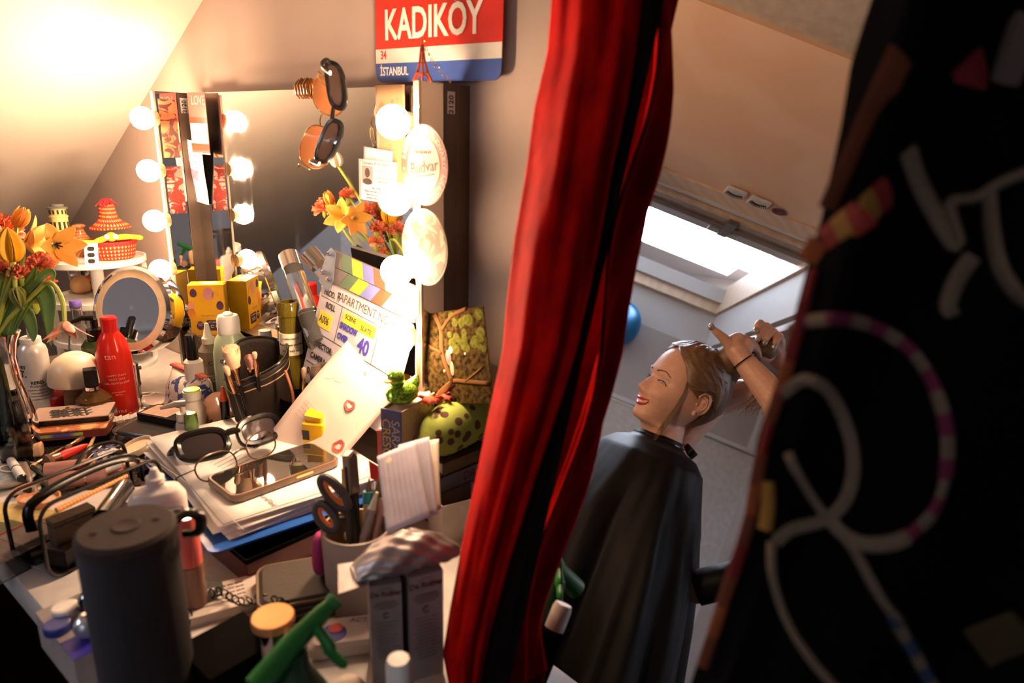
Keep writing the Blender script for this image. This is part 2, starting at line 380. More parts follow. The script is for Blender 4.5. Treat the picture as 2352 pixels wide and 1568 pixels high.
# ================================================================== dressing mirror with bulbs
MX0, MX1, MZ0, MZ1, MY, MT = -1.306, -.64, TZ, 1.298, .66, .60
BRASS = M('satin_frame', (.66, .55, .42), .22, .7)
r = thing('vanity_mirror', 'large dressing mirror with eight glowing round bulbs down its two sides', 'mirror', (0, 0, 0))
SILV = M('mirror_silver', (.86, .86, .85), .015, 1, kind='smudge')
b = B(); b.box(((MX0 + MX1) / 2, MY + .002, (MZ0 + MZ1) / 2), (MX1 - MX0, .004, MZ1 - MZ0)); b.build('glass', SILV, r, smooth=False)
b = B(); b.box(((MX0 + MX1) / 2, MY + .017, (MZ0 + MZ1) / 2), (MX1 - MX0 + .004, .026, MZ1 - MZ0)); b.build('back_board', M('brown_board', (.14, .09, .06), .5), r, smooth=False)
def wing(x, s, nm):
    p = B(); p.box((x, (MT + MY - .022) / 2, (MZ0 + MZ1) / 2), (.006, MY - .022 - MT, MZ1 - MZ0)); w_ = p.build(nm, SILV if s > 0 else M('beige_satin_panel', (.88, .80, .70), .18, .9, kind='plain'), r, smooth=False)
    p = B(); p.box((x, MY - .010, (MZ0 + MZ1) / 2), (.008, .022, MZ1 - MZ0)); p.build('hinge_strip', M('dark_brown_strip', (.10, .065, .045), .4), w_, smooth=False)
    p = B(); p.box((x, MT - .002, (MZ0 + MZ1) / 2), (.009, .004, MZ1 - MZ0)); p.build('front_edge', BRASS, w_, smooth=False)
    p = B(); p.box((x + .0046, MY - .010, MZ1 - .022), (.0006, .013, .026)); lb = p.build('sticker', M('sticker_white', (.75, .72, .68), .6), w_, smooth=False)
    text(lb, '2120', .011, (x + .0052, MY - .010, MZ1 - .024), INK, rot=(HP, -HP, HP), bold=.0002)
    return w_
wing(MX0 - .003, 1, 'left_panel'); wing(MX1 + .003, -1, 'right_panel')
BE = M('bulb_glow', (1.0, .66, .40), emit=BULB)
zs = [1.252, 1.163, 1.075, .985]
for x in (MX0 + .003, MX1 - .012):
    for z in zs:
        zz = z + (.0 if x < -1 else -.001)
        b = B(); b.sph(.0195, (x, MT - .027, zz), seg=28, rg=18); bo = b.build('bulb', BE, r)
        b = B(); b.at((x, MT - .002, zz), (HP, 0, 0)); b.cyl(.0125, .012, seg=20); b.build('socket', M('brass_socket', (.7, .5, .3), .3, .8), bo)
b = B()
pts = [(MX1 + .004 + .0035 * math.sin(k * .9), MT - .0075, MZ1 - .03 - k * .0265) for k in range(19)]
b.tube(pts, .0016, 6); b.build('cable', M('clear_cable', (.5, .33, .2), .35), r)
# ================================================================== mirror leaning on the wall, right of the table
zx = (ZUP - LN * LN.z).normalized(); xx = zx.cross(LN).normalized() * -1
if xx.x < 0: xx = -xx
o0 = LP; mmx = frame(o0, xx, zx)
def onmir(px, pyy): d = ray(px, pyy); t = (LP - EYE).dot(LN) / d.dot(LN); return mmx.inverted() @ (EYE + d * t)
lft = onmir(1335, 784).x; rgt = onmir(2500, 784).x; bz = -(LP.z) / zx.z + .0; tz = (1.62 - LP.z) / zx.z
r = thing('leaning_mirror', 'tall mirror leaning on the wall, reflecting the seated person under the skylight', 'mirror', mx=mmx)
sgn = 1 if mmx.col[2].xyz.dot(LN) > 0 else -1
b = B(); b.box(((lft + rgt) / 2, (bz + tz) / 2, -sgn * .002), (rgt - lft, tz - bz, .004)); b.build('glass', M('mirror_silver_clean', (.86, .85, .85), .004, 1, kind='plain'), r, smooth=False)
FR = M('dark_mirror_frame', (.006, .004, .004), .8, spec=.05)
for nm, c, s in (('frame_side', (lft - .012, (bz + tz) / 2), (.024, tz - bz)), ('frame_side', (rgt + .012, (bz + tz) / 2), (.024, tz - bz)), ('frame_top', ((lft + rgt) / 2, tz), (rgt - lft + .048, .024))):
    b = B(); b.box((c[0], c[1], 0), (s[0], s[1], .016)); b.build(nm, FR, r, smooth=False)
# ================================================================== the person, sitting in front of the table and seen in the leaning mirror
SKIN = M('skin', (.72, .44, .33), .42, kind='noise', col2=(.68, .39, .29), sc=90, bump=.03, sss=.12)
HAIRM = M('dark_blonde_hair', (.20, .115, .062), .38, kind='noise', col2=(.15, .085, .046), sc=150, bump=.2)
def lin(tab, t):
    if t <= tab[0][0]: return tab[0][1]
    for (a, va), (b_, vb) in zip(tab, tab[1:]):
        if t <= b_:
            k = (t - a) / (b_ - a); k = k * k * (3 - 2 * k) if False else k; return va + (vb - va) * k
    return tab[-1][1]
psi = math.radians(21)
_fi = RT * -.857 + UP * .515
HF = (_fi * math.cos(psi) - FW * math.sin(psi)); HU = RT * .515 + UP * .857; HS = (-FW * math.cos(psi) - _fi * math.sin(psi))
HC = pd(1596, 923, 1.72) - HS * .066                                         # middle of the head on the ear line
def hp(x, y, z): return mir(HC + HF * x + HS * y + HU * z)                     # head point -> its real place
ROOT = vd(1560, 1040, 1.70)
person = thing('person', 'smiling person in a black salon cape, hands raised to tie up the hair', 'person', loc=ROOT)
def rel(P): return P - ROOT
rows = [ # front x, z, back x, z, half width
 (.000, .1270, -.010, .1270, .004), (.030, .1235, -.040, .122, .030), (.056, .1140, -.062, .110, .048), (.076, .1000, -.078, .094, .060), (.089, .0830, -.088, .075, .067),
 (.0965, .0660, -.092, .055, .071), (.1005, .0500, -.093, .036, .073), (.1025, .0380, -.092, .022, .0735), (.1035, .0290, -.090, .010, .0735), (.1025, .0210, -.088, .002, .073),
 (.0985, .0130, -.086, -.006, .0725), (.0970, .0060, -.083, -.012, .072), (.0975, -.0010, -.080, -.018, .071), (.0985, -.0080, -.077, -.023, .070), (.0990, -.0150, -.074, -.028, .0685),
 (.0995, -.0220, -.071, -.032, .067), (.1000, -.0290, -.069, -.035, .065), (.1000, -.0350, -.067, -.038, .063), (.0995, -.0410, -.065, -.041, .061), (.0985, -.0470, -.063, -.044, .059),
 (.0985, -.0530, -.062, -.046, .057), (.0975, -.0590, -.060, -.049, .055), (.0955, -.0650, -.059, -.051, .053), (.0945, -.0710, -.058, -.053, .051), (.0940, -.0770, -.057, -.055, .049),
 (.0925, -.0830, -.056, -.057, .047), (.0940, -.0890, -.056, -.059, .045), (.0950, -.0950, -.055, -.061, .043), (.0920, -.1010, -.055, -.063, .042), (.0840, -.1060, -.055, -.065, .043),
 (.0720, -.1070, -.055, -.068, .046), (.0600, -.1080, -.055, -.071, .049), (.0490, -.1140, -.056, -.075, .052), (.0430, -.1250, -.057, -.081, .053), (.0400, -.1400, -.060, -.090, .055),
 (.0420, -.1580, -.066, -.102, .060), (.0600, -.1760, -.085, -.118, .085), (.0850, -.1950, -.110, -.140, .130), (.1000, -.2300, -.120, -.180, .170), (.105, -.32, -.12, -.27, .170), (.10, -.45, -.11, -.42, .15)]
def g(d, s_): return math.exp(-(d / s_) ** 2)
def bumps(y, z):
    ay = abs(y); d = 0
    A = lin([(-.052, 0), (-.046, .006), (-.042, .015), (-.036, .0235), (-.031, .0235), (-.024, .019), (-.014, .0135), (-.004, .009), (.006, .0055), (.016, .002), (.024, 0)], z)
    S = lin([(-.046, .014), (-.040, .0125), (-.030, .0105), (-.015, .009), (.005, .0085)], z)
    d += A * g(y, S); d += .0075 * g(ay - .0135, .006) * g(z + .039, .0065)
    d -= .0085 * g(ay - .031, .014) * g(z - .001, .0095); d += .0045 * g(ay - .031, .012) * g(z + .001, .0055)
    d += .0035 * g(ay - .026, .022) * g(z - .021, .007)
    d += .0075 * g(ay - .040, .017) * g(z + .034, .017); d -= .0025 * g(ay - .034, .006) * g(z + .058, .014)
    d += .003 * g(y, .018) * g(z + .055, .008) + .002 * g(y, .016) * g(z + .077, .006)
    d -= .006 * g(y, .020) * g(z + .0655, .0042)
    d -= .0015 * g(y, .003) * g(z + .050, .005)
    return d
def headpt(i, a, off=0.0):
    fx, fz, bx, bz_, w_ = rows[i]; xc = (fx + bx) / 2 - (.004 if i < 30 else 0); ca, sa = math.cos(a), math.sin(a)
    if ca >= 0: x = xc + (fx + off - xc) * (ca ** .86)
    else: x = xc + (bx - off - xc) * (abs(ca) ** .9)
    y = (w_ + off) * (abs(sa) ** .95) * (1 if sa >= 0 else -1)
    t = (x - bx) / (fx - bx) if fx != bx else .5; t = max(-.1, min(1.1, t)); z = bz_ + (fz - bz_) * t
    if ca > 0 and i < 32:
        dd = bumps(y, z) * min(1, ca * 2.2); x += dd
    return x, y, z
NS = 120
b = B(); vs = []; fs = []
for i in range(len(rows)):
    for k in range(NS):
        a = 2 * math.pi * k / NS; a = a + .35 * math.sin(-a) * -0 - .30 * math.sin(a)
        vs.append(hp(*headpt(i, a)))
for i in range(len(rows) - 1):
    for k in range(NS):
        k2 = (k + 1) % NS; fs.append((i * NS + k, i * NS + k2, (i + 1) * NS + k2, (i + 1) * NS + k))
fs.append(tuple(range(NS)))
b.add([rel(v) for v in vs], fs); HEAD = b
def frontx(y, z):
    # face surface x at (y, z)
    best = None
    for i in range(len(rows) - 1):
        if rows[i][1] >= z >= rows[i + 1][1]:
            k = (rows[i][1] - z) / (rows[i][1] - rows[i + 1][1] + 1e-9); fx = rows[i][0] * (1 - k) + rows[i + 1][0] * k; bx = rows[i][2] * (1 - k) + rows[i + 1][2] * k; w_ = rows[i][4] * (1 - k) + rows[i + 1][4] * k; break
    else: fx, bx, w_ = .09, -.06, .05
    xc = (fx + bx) / 2 - .004; ca = math.sqrt(max(0, 1 - (abs(y) / w_) ** 2.1)); return xc + (fx - xc) * ca ** .86 + bumps(y, z) * min(1, ca * 2.2)
def fp(y, z, o=0): return rel(hp(frontx(y, z) + o, y, z))
def hull(parts, vox, name='tmp'):
    """union of tapered tubes and balls -> one smooth continuous surface"""
    bb = B()
    for pts in parts:
        P = [p for p, _ in pts]; R_ = [q for _, q in pts]
        n = len(P)
        for i in range(n - 1):
            bb.tube([P[i], P[i + 1]], [R_[i], R_[i + 1]], 14)
        for p, q in pts: bb.sph(q, p, seg=14, rg=8)
    o = bb.build(name, SKIN); md = o.modifiers.new('r', 'REMESH'); md.mode = 'VOXEL'; md.voxel_size = vox; md.use_smooth_shade = True
    sm = o.modifiers.new('s', 'SMOOTH'); sm.iterations = 5; sm.factor = .5
    bpy.context.view_layer.update()
    me = bpy.data.meshes.new_from_object(o.evaluated_get(bpy.context.evaluated_depsgraph_get()))
    vs = [tuple(v.co) for v in me.vertices]; fs = [tuple(p.vertices) for p in me.polygons]
    bpy.data.objects.remove(o); return vs, fs
def vr(x, y, d): return rel(vd(x, y, d))
D0 = 1.62
near_arm = [
 [(vr(1600, 1350, 1.66), .036), (vr(1700, 1325, 1.63), .034), (vr(1825, 1235, 1.57), .034), (vr(1850, 1110, 1.57), .036), (vr(1808, 980, 1.58), .037), (vr(1786, 925, 1.595), .036), (vr(1752, 880, 1.62), .033), (vr(1722, 845, 1.64), .028), (vr(1704, 822, 1.65), .025), (vr(1692, 806, 1.655), .025)],
 [(vr(1690, 806, 1.655), .023), (vr(1684, 790, 1.66), .023), (vr(1694, 783, 1.665), .021)], [(vr(1704, 812, 1.66), .021), (vr(1712, 793, 1.665), .020)],
 [(vr(1682, 800, 1.655), .017), (vr(1668, 783, 1.65), .0135), (vr(1655, 770, 1.645), .011), (vr(1645, 762, 1.642), .0095), (vr(1636, 753, 1.64), .0075)],
 [(vr(1688, 786, 1.665), .014), (vr(1698, 777, 1.67), .0105), (vr(1716, 784, 1.69), .0095), (vr(1728, 798, 1.71), .0085)],
 [(vr(1696, 784, 1.668), .013), (vr(1710, 777, 1.672), .0105), (vr(1728, 786, 1.69), .0095), (vr(1738, 802, 1.71), .0085)],
 [(vr(1706, 788, 1.668), .012), (vr(1720, 783, 1.674), .010), (vr(1736, 795, 1.69), .0085), (vr(1744, 810, 1.71), .008)],
 [(vr(1712, 795, 1.666), .011), (vr(1726, 795, 1.674), .009), (vr(1740, 806, 1.69), .0075), (vr(1744, 818, 1.70), .007)]]
far_arm = [
 [(vr(1560, 1010, 1.84), .040), (vr(1640, 925, 1.87), .040), (vr(1700, 905, 1.87), .040), (vr(1800, 895, 1.86), .037), (vr(1850, 880, 1.85), .035), (vr(1825, 850, 1.81), .031), (vr(1795, 830, 1.77), .026), (vr(1782, 815, 1.75), .024)],
 [(vr(1782, 812, 1.75), .023), (vr(1770, 797, 1.745), .024), (vr(1764, 780, 1.74), .021)], [(vr(1786, 808, 1.75), .020), (vr(1788, 785, 1.745), .018)],
 [(vr(1758, 778, 1.738), .012), (vr(1748, 752, 1.73), .011), (vr(1746, 742, 1.722), .0105), (vr(1740, 748, 1.708), .0095), (vr(1737, 757, 1.70), .008)],
 [(vr(1768, 774, 1.738), .012), (vr(1765, 755, 1.73), .011), (vr(1761, 749, 1.722), .0105), (vr(1750, 762, 1.705), .0095), (vr(1742, 777, 1.70), .008)],
 [(vr(1778, 778, 1.738), .0115), (vr(1779, 764, 1.73), .0105), (vr(1773, 759, 1.722), .010), (vr(1764, 771, 1.705), .009), (vr(1757, 784, 1.70), .0078)],
 [(vr(1788, 786, 1.738), .011), (vr(1792, 774, 1.73), .010), (vr(1789, 771, 1.722), .0095), (vr(1783, 783, 1.705), .0085), (vr(1779, 793, 1.70), .0075)],
 [(vr(1774, 812, 1.74), .014), (vr(1760, 824, 1.73), .012), (vr(1746, 822, 1.72), .010)]]
for arm in (near_arm, far_arm):
    v_, f_ = hull(arm, .0026); HEAD.add(v_, f_)
# ears belong to the body
def ear(side):
    bb = B()
    def ep(f_, u, o=0): return rel(hp(f_, side * (.0745 + o), u))
    hx = []
    for k in range(17):
        t = k / 16; a = math.radians(-70 + 300 * t)
        hx.append(ep(-.012 - .0165 * math.sin(a) * 1.0 + .0, .004 + .024 * -math.cos(a + .0), .008 + .004 * math.sin(a)))
    def E_(a, rx=.0165, rz_=.0275, o=.009): a = math.radians(a); return ep(-.010 + rx * math.cos(a), .004 + rz_ * math.sin(a), o - .004 * math.cos(a))
    bb.tube([E_(a) for a in range(20, 262, 12)], [.0024 + .0012 * math.sin((a - 20) / 242 * math.pi) for a in range(20, 262, 12)], 8)
    bb.tube([E_(a, .0100, .0175, .0085) for a in range(60, 290, 12)], .0022, 8)
    bb.sph(.0058, ep(-.004, -.025, .0065), (1, 1, 1.3), 12, 8)
    bb.grid(lambda u, v: E_(u * 360, .0160 * v + .0001, .0265 * v + .0001, .0045 + .003 * v), 24, 4)
    bb.sph(.0028, ep(.003, -.004, .007), (1, 1, 1.4), 10, 6)
    return bb
for s_ in (1, -1):
    e_ = ear(s_); HEAD.add(e_.v, e_.f)
body = HEAD.build('body', SKIN, person, sharp=0)
# ---- face parts
LIP = M('red_lipstick', (.55, .02, .025), .3, coat=.3); TEETH = M('tooth_enamel', (.85, .80, .72), .2)
def mz(y, top):  # smiling mouth line
    c_ = (abs(y) / .027) ** 2
    return (-.0600 if top else -.0715) + (.0135 if not top else .0045) * c_
b = B()
b.grid(lambda u, v: fp((u - .5) * .052, mz((u - .5) * .052, True) * (1 - v) + mz((u - .5) * .052, False) * v, .0002 + .0022), 25, 5)
b.build('teeth', TEETH, person, sharp=0)
b = B()
ys = [(k / 20 - .5) * .056 for k in range(21)]
b.tube([fp(y, mz(y, True) + .0008, .001) for y in ys], [.0010 + .0030 * math.cos(y / .028 * HP) ** .8 for y in ys], 8)
b.tube([fp(y, mz(y, False) - .0010, .0005) for y in ys], [.0010 + .0036 * math.cos(y / .028 * HP) ** .8 for y in ys], 8)
b.build('lips', LIP, person, sharp=0)
DARKH = M('brow_hair', (.12, .055, .03), .6); LASH = M('lash_black', (.015, .01, .008), .5)
for s_ in (1, -1):
    b = B(); yy = [.012 + k * .0033 for k in range(12)]
    b.tube([fp(s_ * y, .0205 + .0065 * math.sin(min(1, (y - .012) / .026) * HP) - max(0, y - .036) * .6, .0004) for y in yy], [.0024 - .00013 * k for k in range(12)], 6)
    b.build('eyebrow', DARKH, person, sharp=0)
    b = B(); b.sph(.0095, fp(s_ * .030, .001, -.0095)); b.build('eye', M('eye_white', (.6, .55, .5), .1), person)
    b = B(); b.sph(.0045, fp(s_ * .0305, .0012, -.0037)); b.build('iris', M('iris_green', (.05, .08, .05), .1), person)
    b = B()
    yy = [.0185 + k * .0021 for k in range(13)]
    ln = [(y, .0042 - ((y - .031) / .012) ** 2 * .0042 - max(0, y - .034) * .35) for y in yy]
    b.tube([fp(s_ * y, z, .0006) for y, z in ln], .0011, 6)
    for y, z in ln[2:]: b.tube([fp(s_ * y, z, .0006), fp(s_ * (y + (y - .028) * .3), z - .001, .0058), fp(s_ * (y + (y - .028) * .5), z + .0015, .0095)], [.0005, .0004, .0002], 4)
    b.tube([fp(s_ * y, -.0018 - max(0, y - .034) * .1 + ((y - .031) / .012) ** 2 * .002, .0003) for y in yy], .0005, 5)
    b.build('eyelashes', LASH, person, sharp=0)
b = B(); P0_ = fp(.0445, .0135, .002); P1_ = fp(.0425, .0255, .002); b.sph(.0017, P0_); b.sph(.0017, P1_); b.tube([P0_, P1_], .0006, 6)
b.build('brow_piercing', CHROME, person)
for f_, u, r_ in ((-.002, -.025, .0014), (-.0075, -.022, .0014), (-.013, -.0185, .0022), (-.018, -.013, .0014), (-.025, .006, .0015), (-.013, .014, .0016), (-.010, .008, .0013)):
    b = B(); b.sph(r_, rel(hp(f_, .0745 + .0135, u)), seg=8, rg=6); b.build('ear_stud', M('silver_jewel', (.9, .88, .85), .1, 1, kind='plain'), person)
# ---- hair
def a0(z):   # hairline angle (0 = all hair, pi = none)
    return math.radians(lin([(-.06, 132), (-.035, 128), (-.02, 122), (-.005, 108), (.01, 88), (.03, 68), (.05, 57), (.07, 45), (.083, 26), (.096, 3), (.099, 0)], z))
HR = [i for i in range(0, 27)]
NH = 90
def hairpt(i, u):
    z = rows[i][1] * .5 + rows[i][3] * .5 if i > 8 else rows[i][1]
    A = a0(z if i <= 8 else (rows[i][1] + rows[i][3]) / 2); a = A + (2 * math.pi - 2 * A) * u
    edge = min(1, min(u, 1 - u) * 9) if A > .02 else (1 if i < 2 else min(1, .12 + min(u, 1 - u) * 7))
    off = .002 + .0115 * edge ** .6 + .010 * max(0, -math.cos(a)) * lin([(-.06, 0), (.03, 1), (.12, 1.0)], z)
    off += .0016 * math.sin(a * 19 + z * 70) * edge + .001 * math.sin(a * 47 - z * 40) * edge
    xa, ya, za = headpt(i, a, 0); ed = math.hypot((xa + .012) / .024, (za - .002) / .034)
    if ed < 1.25 and abs(ya) > .04: off *= max(.12, (ed / 1.25) ** 2)
    x, y, zz = headpt(i, a, off); x2, y2, z2 = headpt(i, a, 0)
    if i < 4: zz += off * (1 - i / 4)
    return rel(hp(x, y, zz + .002 * edge))
b = B(); b.grid(lambda u, v: hairpt(int(round(v * (len(HR) - 1))), u), NH, len(HR))
# gathered ponytail in the hands and loose end behind the arm
b.tube([rel(hp(-.02, 0, .10)), rel(hp(-.07, .0, .085)), vr(1705, 800, 1.72), vr(1735, 795, 1.72), vr(1762, 800, 1.715), vr(1775, 815, 1.72)], [.035, .05, .036, .024, .022, .014], 16)
random.seed(3)
for k in range(170):   # strands from brow to bun lying over the cap
    t = k / 169
    base = []
    y0 = .068 * math.cos(t * 2.4) ; z0 = .098 - .07 * t
    for j in range(8):
        q = j / 7; i = int(round(1 + 11 * t)); zz_ = (rows[i][1] + rows[i][3]) / 2 if i > 8 else rows[i][1]
        s0 = a0(zz_) + .10; aa = s0 + q * (math.pi * .93 - s0); x, y, z = headpt(i, aa, .0128 + .008 * q * q); z += .055 * q * q * t + (.02 * t if math.hypot(x + .012, z) < .035 else 0)
        base.append(rel(hp(x, y + random.uniform(-.0008, .0008), z)))
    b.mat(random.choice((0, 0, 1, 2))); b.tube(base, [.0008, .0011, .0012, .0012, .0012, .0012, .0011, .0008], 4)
for k in range(26):   # loose end hanging behind the far arm
    x = 1735 + 3.2 * k * .9; b.tube([vr(1762 + random.uniform(-8, 8), 850, 1.74), vr(x + 15, 885, 1.76), vr(x - 18 + random.uniform(-14, 10), 918 + random.uniform(-6, 10), 1.78), vr(x - 40 + random.uniform(-20, 10), 942 + random.uniform(-8, 16), 1.78)], [.0015, .0013, .001, .0005], 4)
b.mat(0); hair = b.build('hair', [HAIRM, M('hair_light_strand', (.27, .16, .085), .4, kind='plain'), M('hair_dark_strand', (.12, .066, .036), .45, kind='plain')], person, sharp=0)  # base, lighter and darker hair colours, dealt to the strands at random
b = B()
for k in range(22):   # face-framing lock in front of the ear
    j = k / 33; jx = (j - .5)
    w_ = lambda s: random.uniform(-s, s)
    b.tube([rel(hp(.062 - .012 * j, .046 + .010 * j, .076 - .016 * j)), rel(hp(.052 - .012 * j, .064, .040)), rel(hp(.048 - .012 * j + w_(.002), .074, .004)), rel(hp(.048 - .014 * j + w_(.003), .074, -.040)),
            rel(hp(.050 - .020 * j + w_(.005), .068, -.085 + w_(.006))), rel(hp(.042 - .010 * j + w_(.008), .060, -.125 + w_(.02)))], [.0008, .0011, .0010, .0009, .0007, .0003], 5)
b.build('loose_lock', M('light_blonde_hair', (.36, .22, .11), .4, kind='plain'), person, sharp=0)
# ---- nails, wrist band
NAIL = M('silver_nail', (.55, .56, .52), .15, .7)
for (x, y, d) in ((1633, 750, 1.634), (1735, 759, 1.693), (1740, 780, 1.693), (1756, 787, 1.693), (1778, 796, 1.693)):
    b = B(); b.sph(.0072, vr(x, y, d), (1, 1, 1.25), 10, 8); b.build('fingernail', NAIL, person)
b = B(); c_ = vr(1710, 830, 1.645); ax = (vr(1704, 822, 1.65) - vr(1722, 845, 1.64)).normalized(); u1 = ax.orthogonal().normalized(); u2 = ax.cross(u1)
b.tube([c_ + (u1 * math.cos(t) + u2 * math.sin(t)) * .0285 for t in [2 * math.pi * k / 28 for k in range(28)]], .0018, 6, closed=True); b.build('hair_tie', BLACK, person)
# ---- cape
def cr_(P):
    return [P[0]] + [a.lerp(b_, t) for a, b_ in zip(P, P[1:]) for t in (.25, .5, .75, 1)]
CAPE = M('black_cape_satin', (.004, .003, .0035), .55, kind='cloth', sc=14, bump=.25, spec=.22)
hx = mdir(RT); hx = (hx - ZUP * hx.z).normalized(); hy = ZUP.cross(hx)
cc = rel(hp(-.014, 0, -.128))
lev = [(-.012, .058, .058, 0), (0, .064, .064, 0), (.010, .075, .085, 0), (.022, .106, .135, .1), (.050, .134, .178, .2), (.11, .158, .21, .45), (.18, .185, .235, .8), (.28, .212, .27, 1), (.40, .235, .30, 1.2), (.56, .26, .33, 1.4)]
def capept(u, v):
    q = v * (len(lev) - 1); i = min(int(q), len(lev) - 2); k = q - i; L0, L1 = lev[i], lev[i + 1]
    dz, a, bb, f_ = (L0[j] * (1 - k) + L1[j] * k for j in range(4)); t = 2 * math.pi * u
    m_ = 1 + f_ * (.050 * math.sin(9 * t + 1.2 * v) + .03 * math.sin(5 * t + 2) + .020 * math.sin(17 * t + 5 * v) + .008 * math.sin(31 * t - 4 * v))
    return cc + hx * (a * m_ * math.cos(t) - .02 * min(1, dz * 5)) + hy * (bb * m_ * math.sin(t)) + ZUP * (-dz)
b = B(); b.grid(capept, 144, 55, closeu=True); b.build('salon_cape', CAPE, person, sharp=0, solid=.0015)
b = B(); b.tube([cc + hx * (.0655 * math.cos(t)) + hy * (.0655 * math.sin(t)) for t in [2 * math.pi * k / 40 for k in range(40)]], .003, 8, closed=True); b.build('cape_collar', BLACK, person)
b = B(); b.tube(cr_([vr(1600, 1350, 1.66), vr(1700, 1325, 1.63), vr(1800, 1262, 1.58), vr(1838, 1222, 1.565)]), .041, 20); b.build('cape_fold', CAPE, person)
b = B(); b.at(cc + hx * .085 + hy * -.02 + ZUP * .0, (0.3, .4, .2)); b.box((0, 0, .006), (.03, .03, .022), .004); b.build('collar_clasp', BLACK, person)
# ---- stool under the person
sz = ROOT.z - .60
st = thing('stool', 'black round stool under the seated person, hidden by the black cape', 'stool', (ROOT.x + .02, ROOT.y - .04, 0))
b = B(); b.lathe([(.15, sz - .06), (.16, sz - .05), (.16, sz - .01), (.14, sz), (0, sz + .005)]); b.build('seat', BLACK, st)
b = B(); b.cyl(.022, max(.05, sz - .09), (0, 0, .03), 16); b.build('post', CHROME, st)
b = B()
for k in range(5): a = 2 * math.pi * k / 5; b.tube([(0, 0, .05), (.22 * math.cos(a), .22 * math.sin(a), .02)], .014, 8)
b.build('star_base', CHROME, st)
# ================================================================== cloths hanging at the right
def mirt(x, y): d = ray(x, y); return (LP - EYE).dot(LN) / d.dot(LN)
REDC = M('red_wool', (.55, .006, .004), .95, kind='cloth', col2=(.36, .003, .003), sc=30, bump=.35, spec=.05)
Lc = [(-400, 1330), (0, 1272), (120, 1262), (250, 1232), (400, 1212), (550, 1186), (700, 1168), (800, 1160), (950, 1128), (1050, 1108), (1250, 1066), (1400, 1038), (1500, 1022), (1568, 1034), (1640, 1045)]
Rc = [(-400, 1490), (0, 1470), (120, 1456), (250, 1434), (400, 1404), (480, 1390), (650, 1358), (784, 1328), (900, 1292), (1080, 1232), (1290, 1166), (1450, 1122), (1568, 1098), (1640, 1085)]
def scarf(u, v):
    y = -380 + 2000 * v; x0, x1 = lin(Lc, y), lin(Rc, y); x = x0 + (x1 - x0) * u
    dep = mirt(min(x, 1900), y) - .020
    k = math.sin(min(1, u / .36) * HP) if u < .36 else math.cos((u - .36) / .64 * HP)
    dep -= .048 * k + .006 * math.sin(u * 15 + v * 7) + .002 * math.sin(u * 29 - v * 12 + 1) + .004 * math.sin(v * 17 + u * 3)
    return pd(x, y, dep)
b = B(); b.grid(scarf, 70, 150)
sc_ = b.build('red_scarf', REDC, sharp=0, solid=.004); tag(sc_, 'long red woollen scarf hanging over the edge of the leaning mirror', 'scarf')
random.seed(5)
b = B()
for k in range(60):
    u = k / 59; p = scarf(u, .995); q = p + Vc((random.uniform(-.004, .004), random.uniform(-.004, .004), -.035)); b.tube([p, (p + q) / 2 + Vc((random.uniform(-.003, .003), 0, 0)), q], .0012, 5)
for k in range(26):
    u = .02 + .3 * k / 25; p = scarf(u, .93 + .02 * math.sin(k)); p2 = scarf(u - .012, .975); b.tube([p - FW * .004, p2 - FW * .007], .0012, 5)
fr = b.build('fringe', REDC); fr.parent = sc_
# embroidered jacket, close to the viewer
Jc = [(-500, 2090), (-200, 2050), (0, 2010), (60, 1990), (150, 1962), (300, 1938), (500, 1895), (650, 1852), (780, 1818), (870, 1792), (1000, 1748), (1100, 1728), (1200, 1712), (1380, 1652), (1568, 1592), (1700, 1560)]
JD = .345
def jpt(x, y, o=0.0):
    x0 = lin(Jc, y); q = (x - x0) / 700
    dep = JD + .03 * max(0, .12 - q) / .12 - .010 * math.sin(q * 9 + y / 420) - o + .00001 * (y - 784)
    return pd(x, y, dep)
JM = M('black_embroidered_cloth', (.002, .002, .003), .95, kind='cloth', sc=60, bump=.3, spec=.05)
b = B(); b.grid(lambda u, v: jpt(lin(Jc, -480 + 2180 * v) + 760 * u ** 1.2, -480 + 2180 * v), 60, 110)
jk = b.build('embroidered_jacket', JM, sharp=0, solid=.004); tag(jk, 'black jacket with looping white, magenta and orange embroidery hanging close at the right', 'jacket')
CREAM = M('cream_thread', (.13, .10, .07), .8, kind='noise', sc=200, bump=.6); MAG = M('magenta_thread', (.10, .004, .035), .8); ORG = M('orange_thread', (.26, .06, .01), .8); YEL = M('ochre_thread', (.22, .11, .012), .8); REDT = M('red_thread', (.17, .006, .006), .8); BRN = M('brown_trim', (.14, .03, .010), .85)
def cr(P, n=8):  # catmull-rom through pixel points
    out = []
    for i in range(len(P) - 1):
        p0, p1, p2, p3 = P[max(i - 1, 0)], P[i], P[i + 1], P[min(i + 2, len(P) - 1)]
        for k in range(n):
            t = k / n; out.append(tuple(.5 * ((2 * p1[j]) + (-p0[j] + p2[j]) * t + (2 * p0[j] - 5 * p1[j] + 4 * p2[j] - p3[j]) * t * t + (-p0[j] + 3 * p1[j] - 3 * p2[j] + p3[j]) * t ** 3) for j in range(len(p1))))
    out.append(P[-1]); return out
def cord(P, r, mat, nm='embroidery_cord', n=8):
    b = B(); b.tube([jpt(x, y, .0035) for x, y in cr(P, n)], r, 10, sc=(1, .6 if r < .008 else .22)); o = b.build(nm, mat); o.parent = jk; return o
cord([(1800, 905), (1850, 872), (1905, 902), (1948, 990), (1960, 1080), (1938, 1155), (1890, 1195), (1820, 1215), (1782, 1245)], .0034, CREAM)
cord([(1810, 1040), (1835, 1095), (1870, 1150), (1905, 1195), (1960, 1262), (2020, 1370), (2060, 1420)], .0032, CREAM)
cord([(1772, 1245), (1776, 1330), (1810, 1430), (1860, 1510), (1920, 1580)], .0038, CREAM)
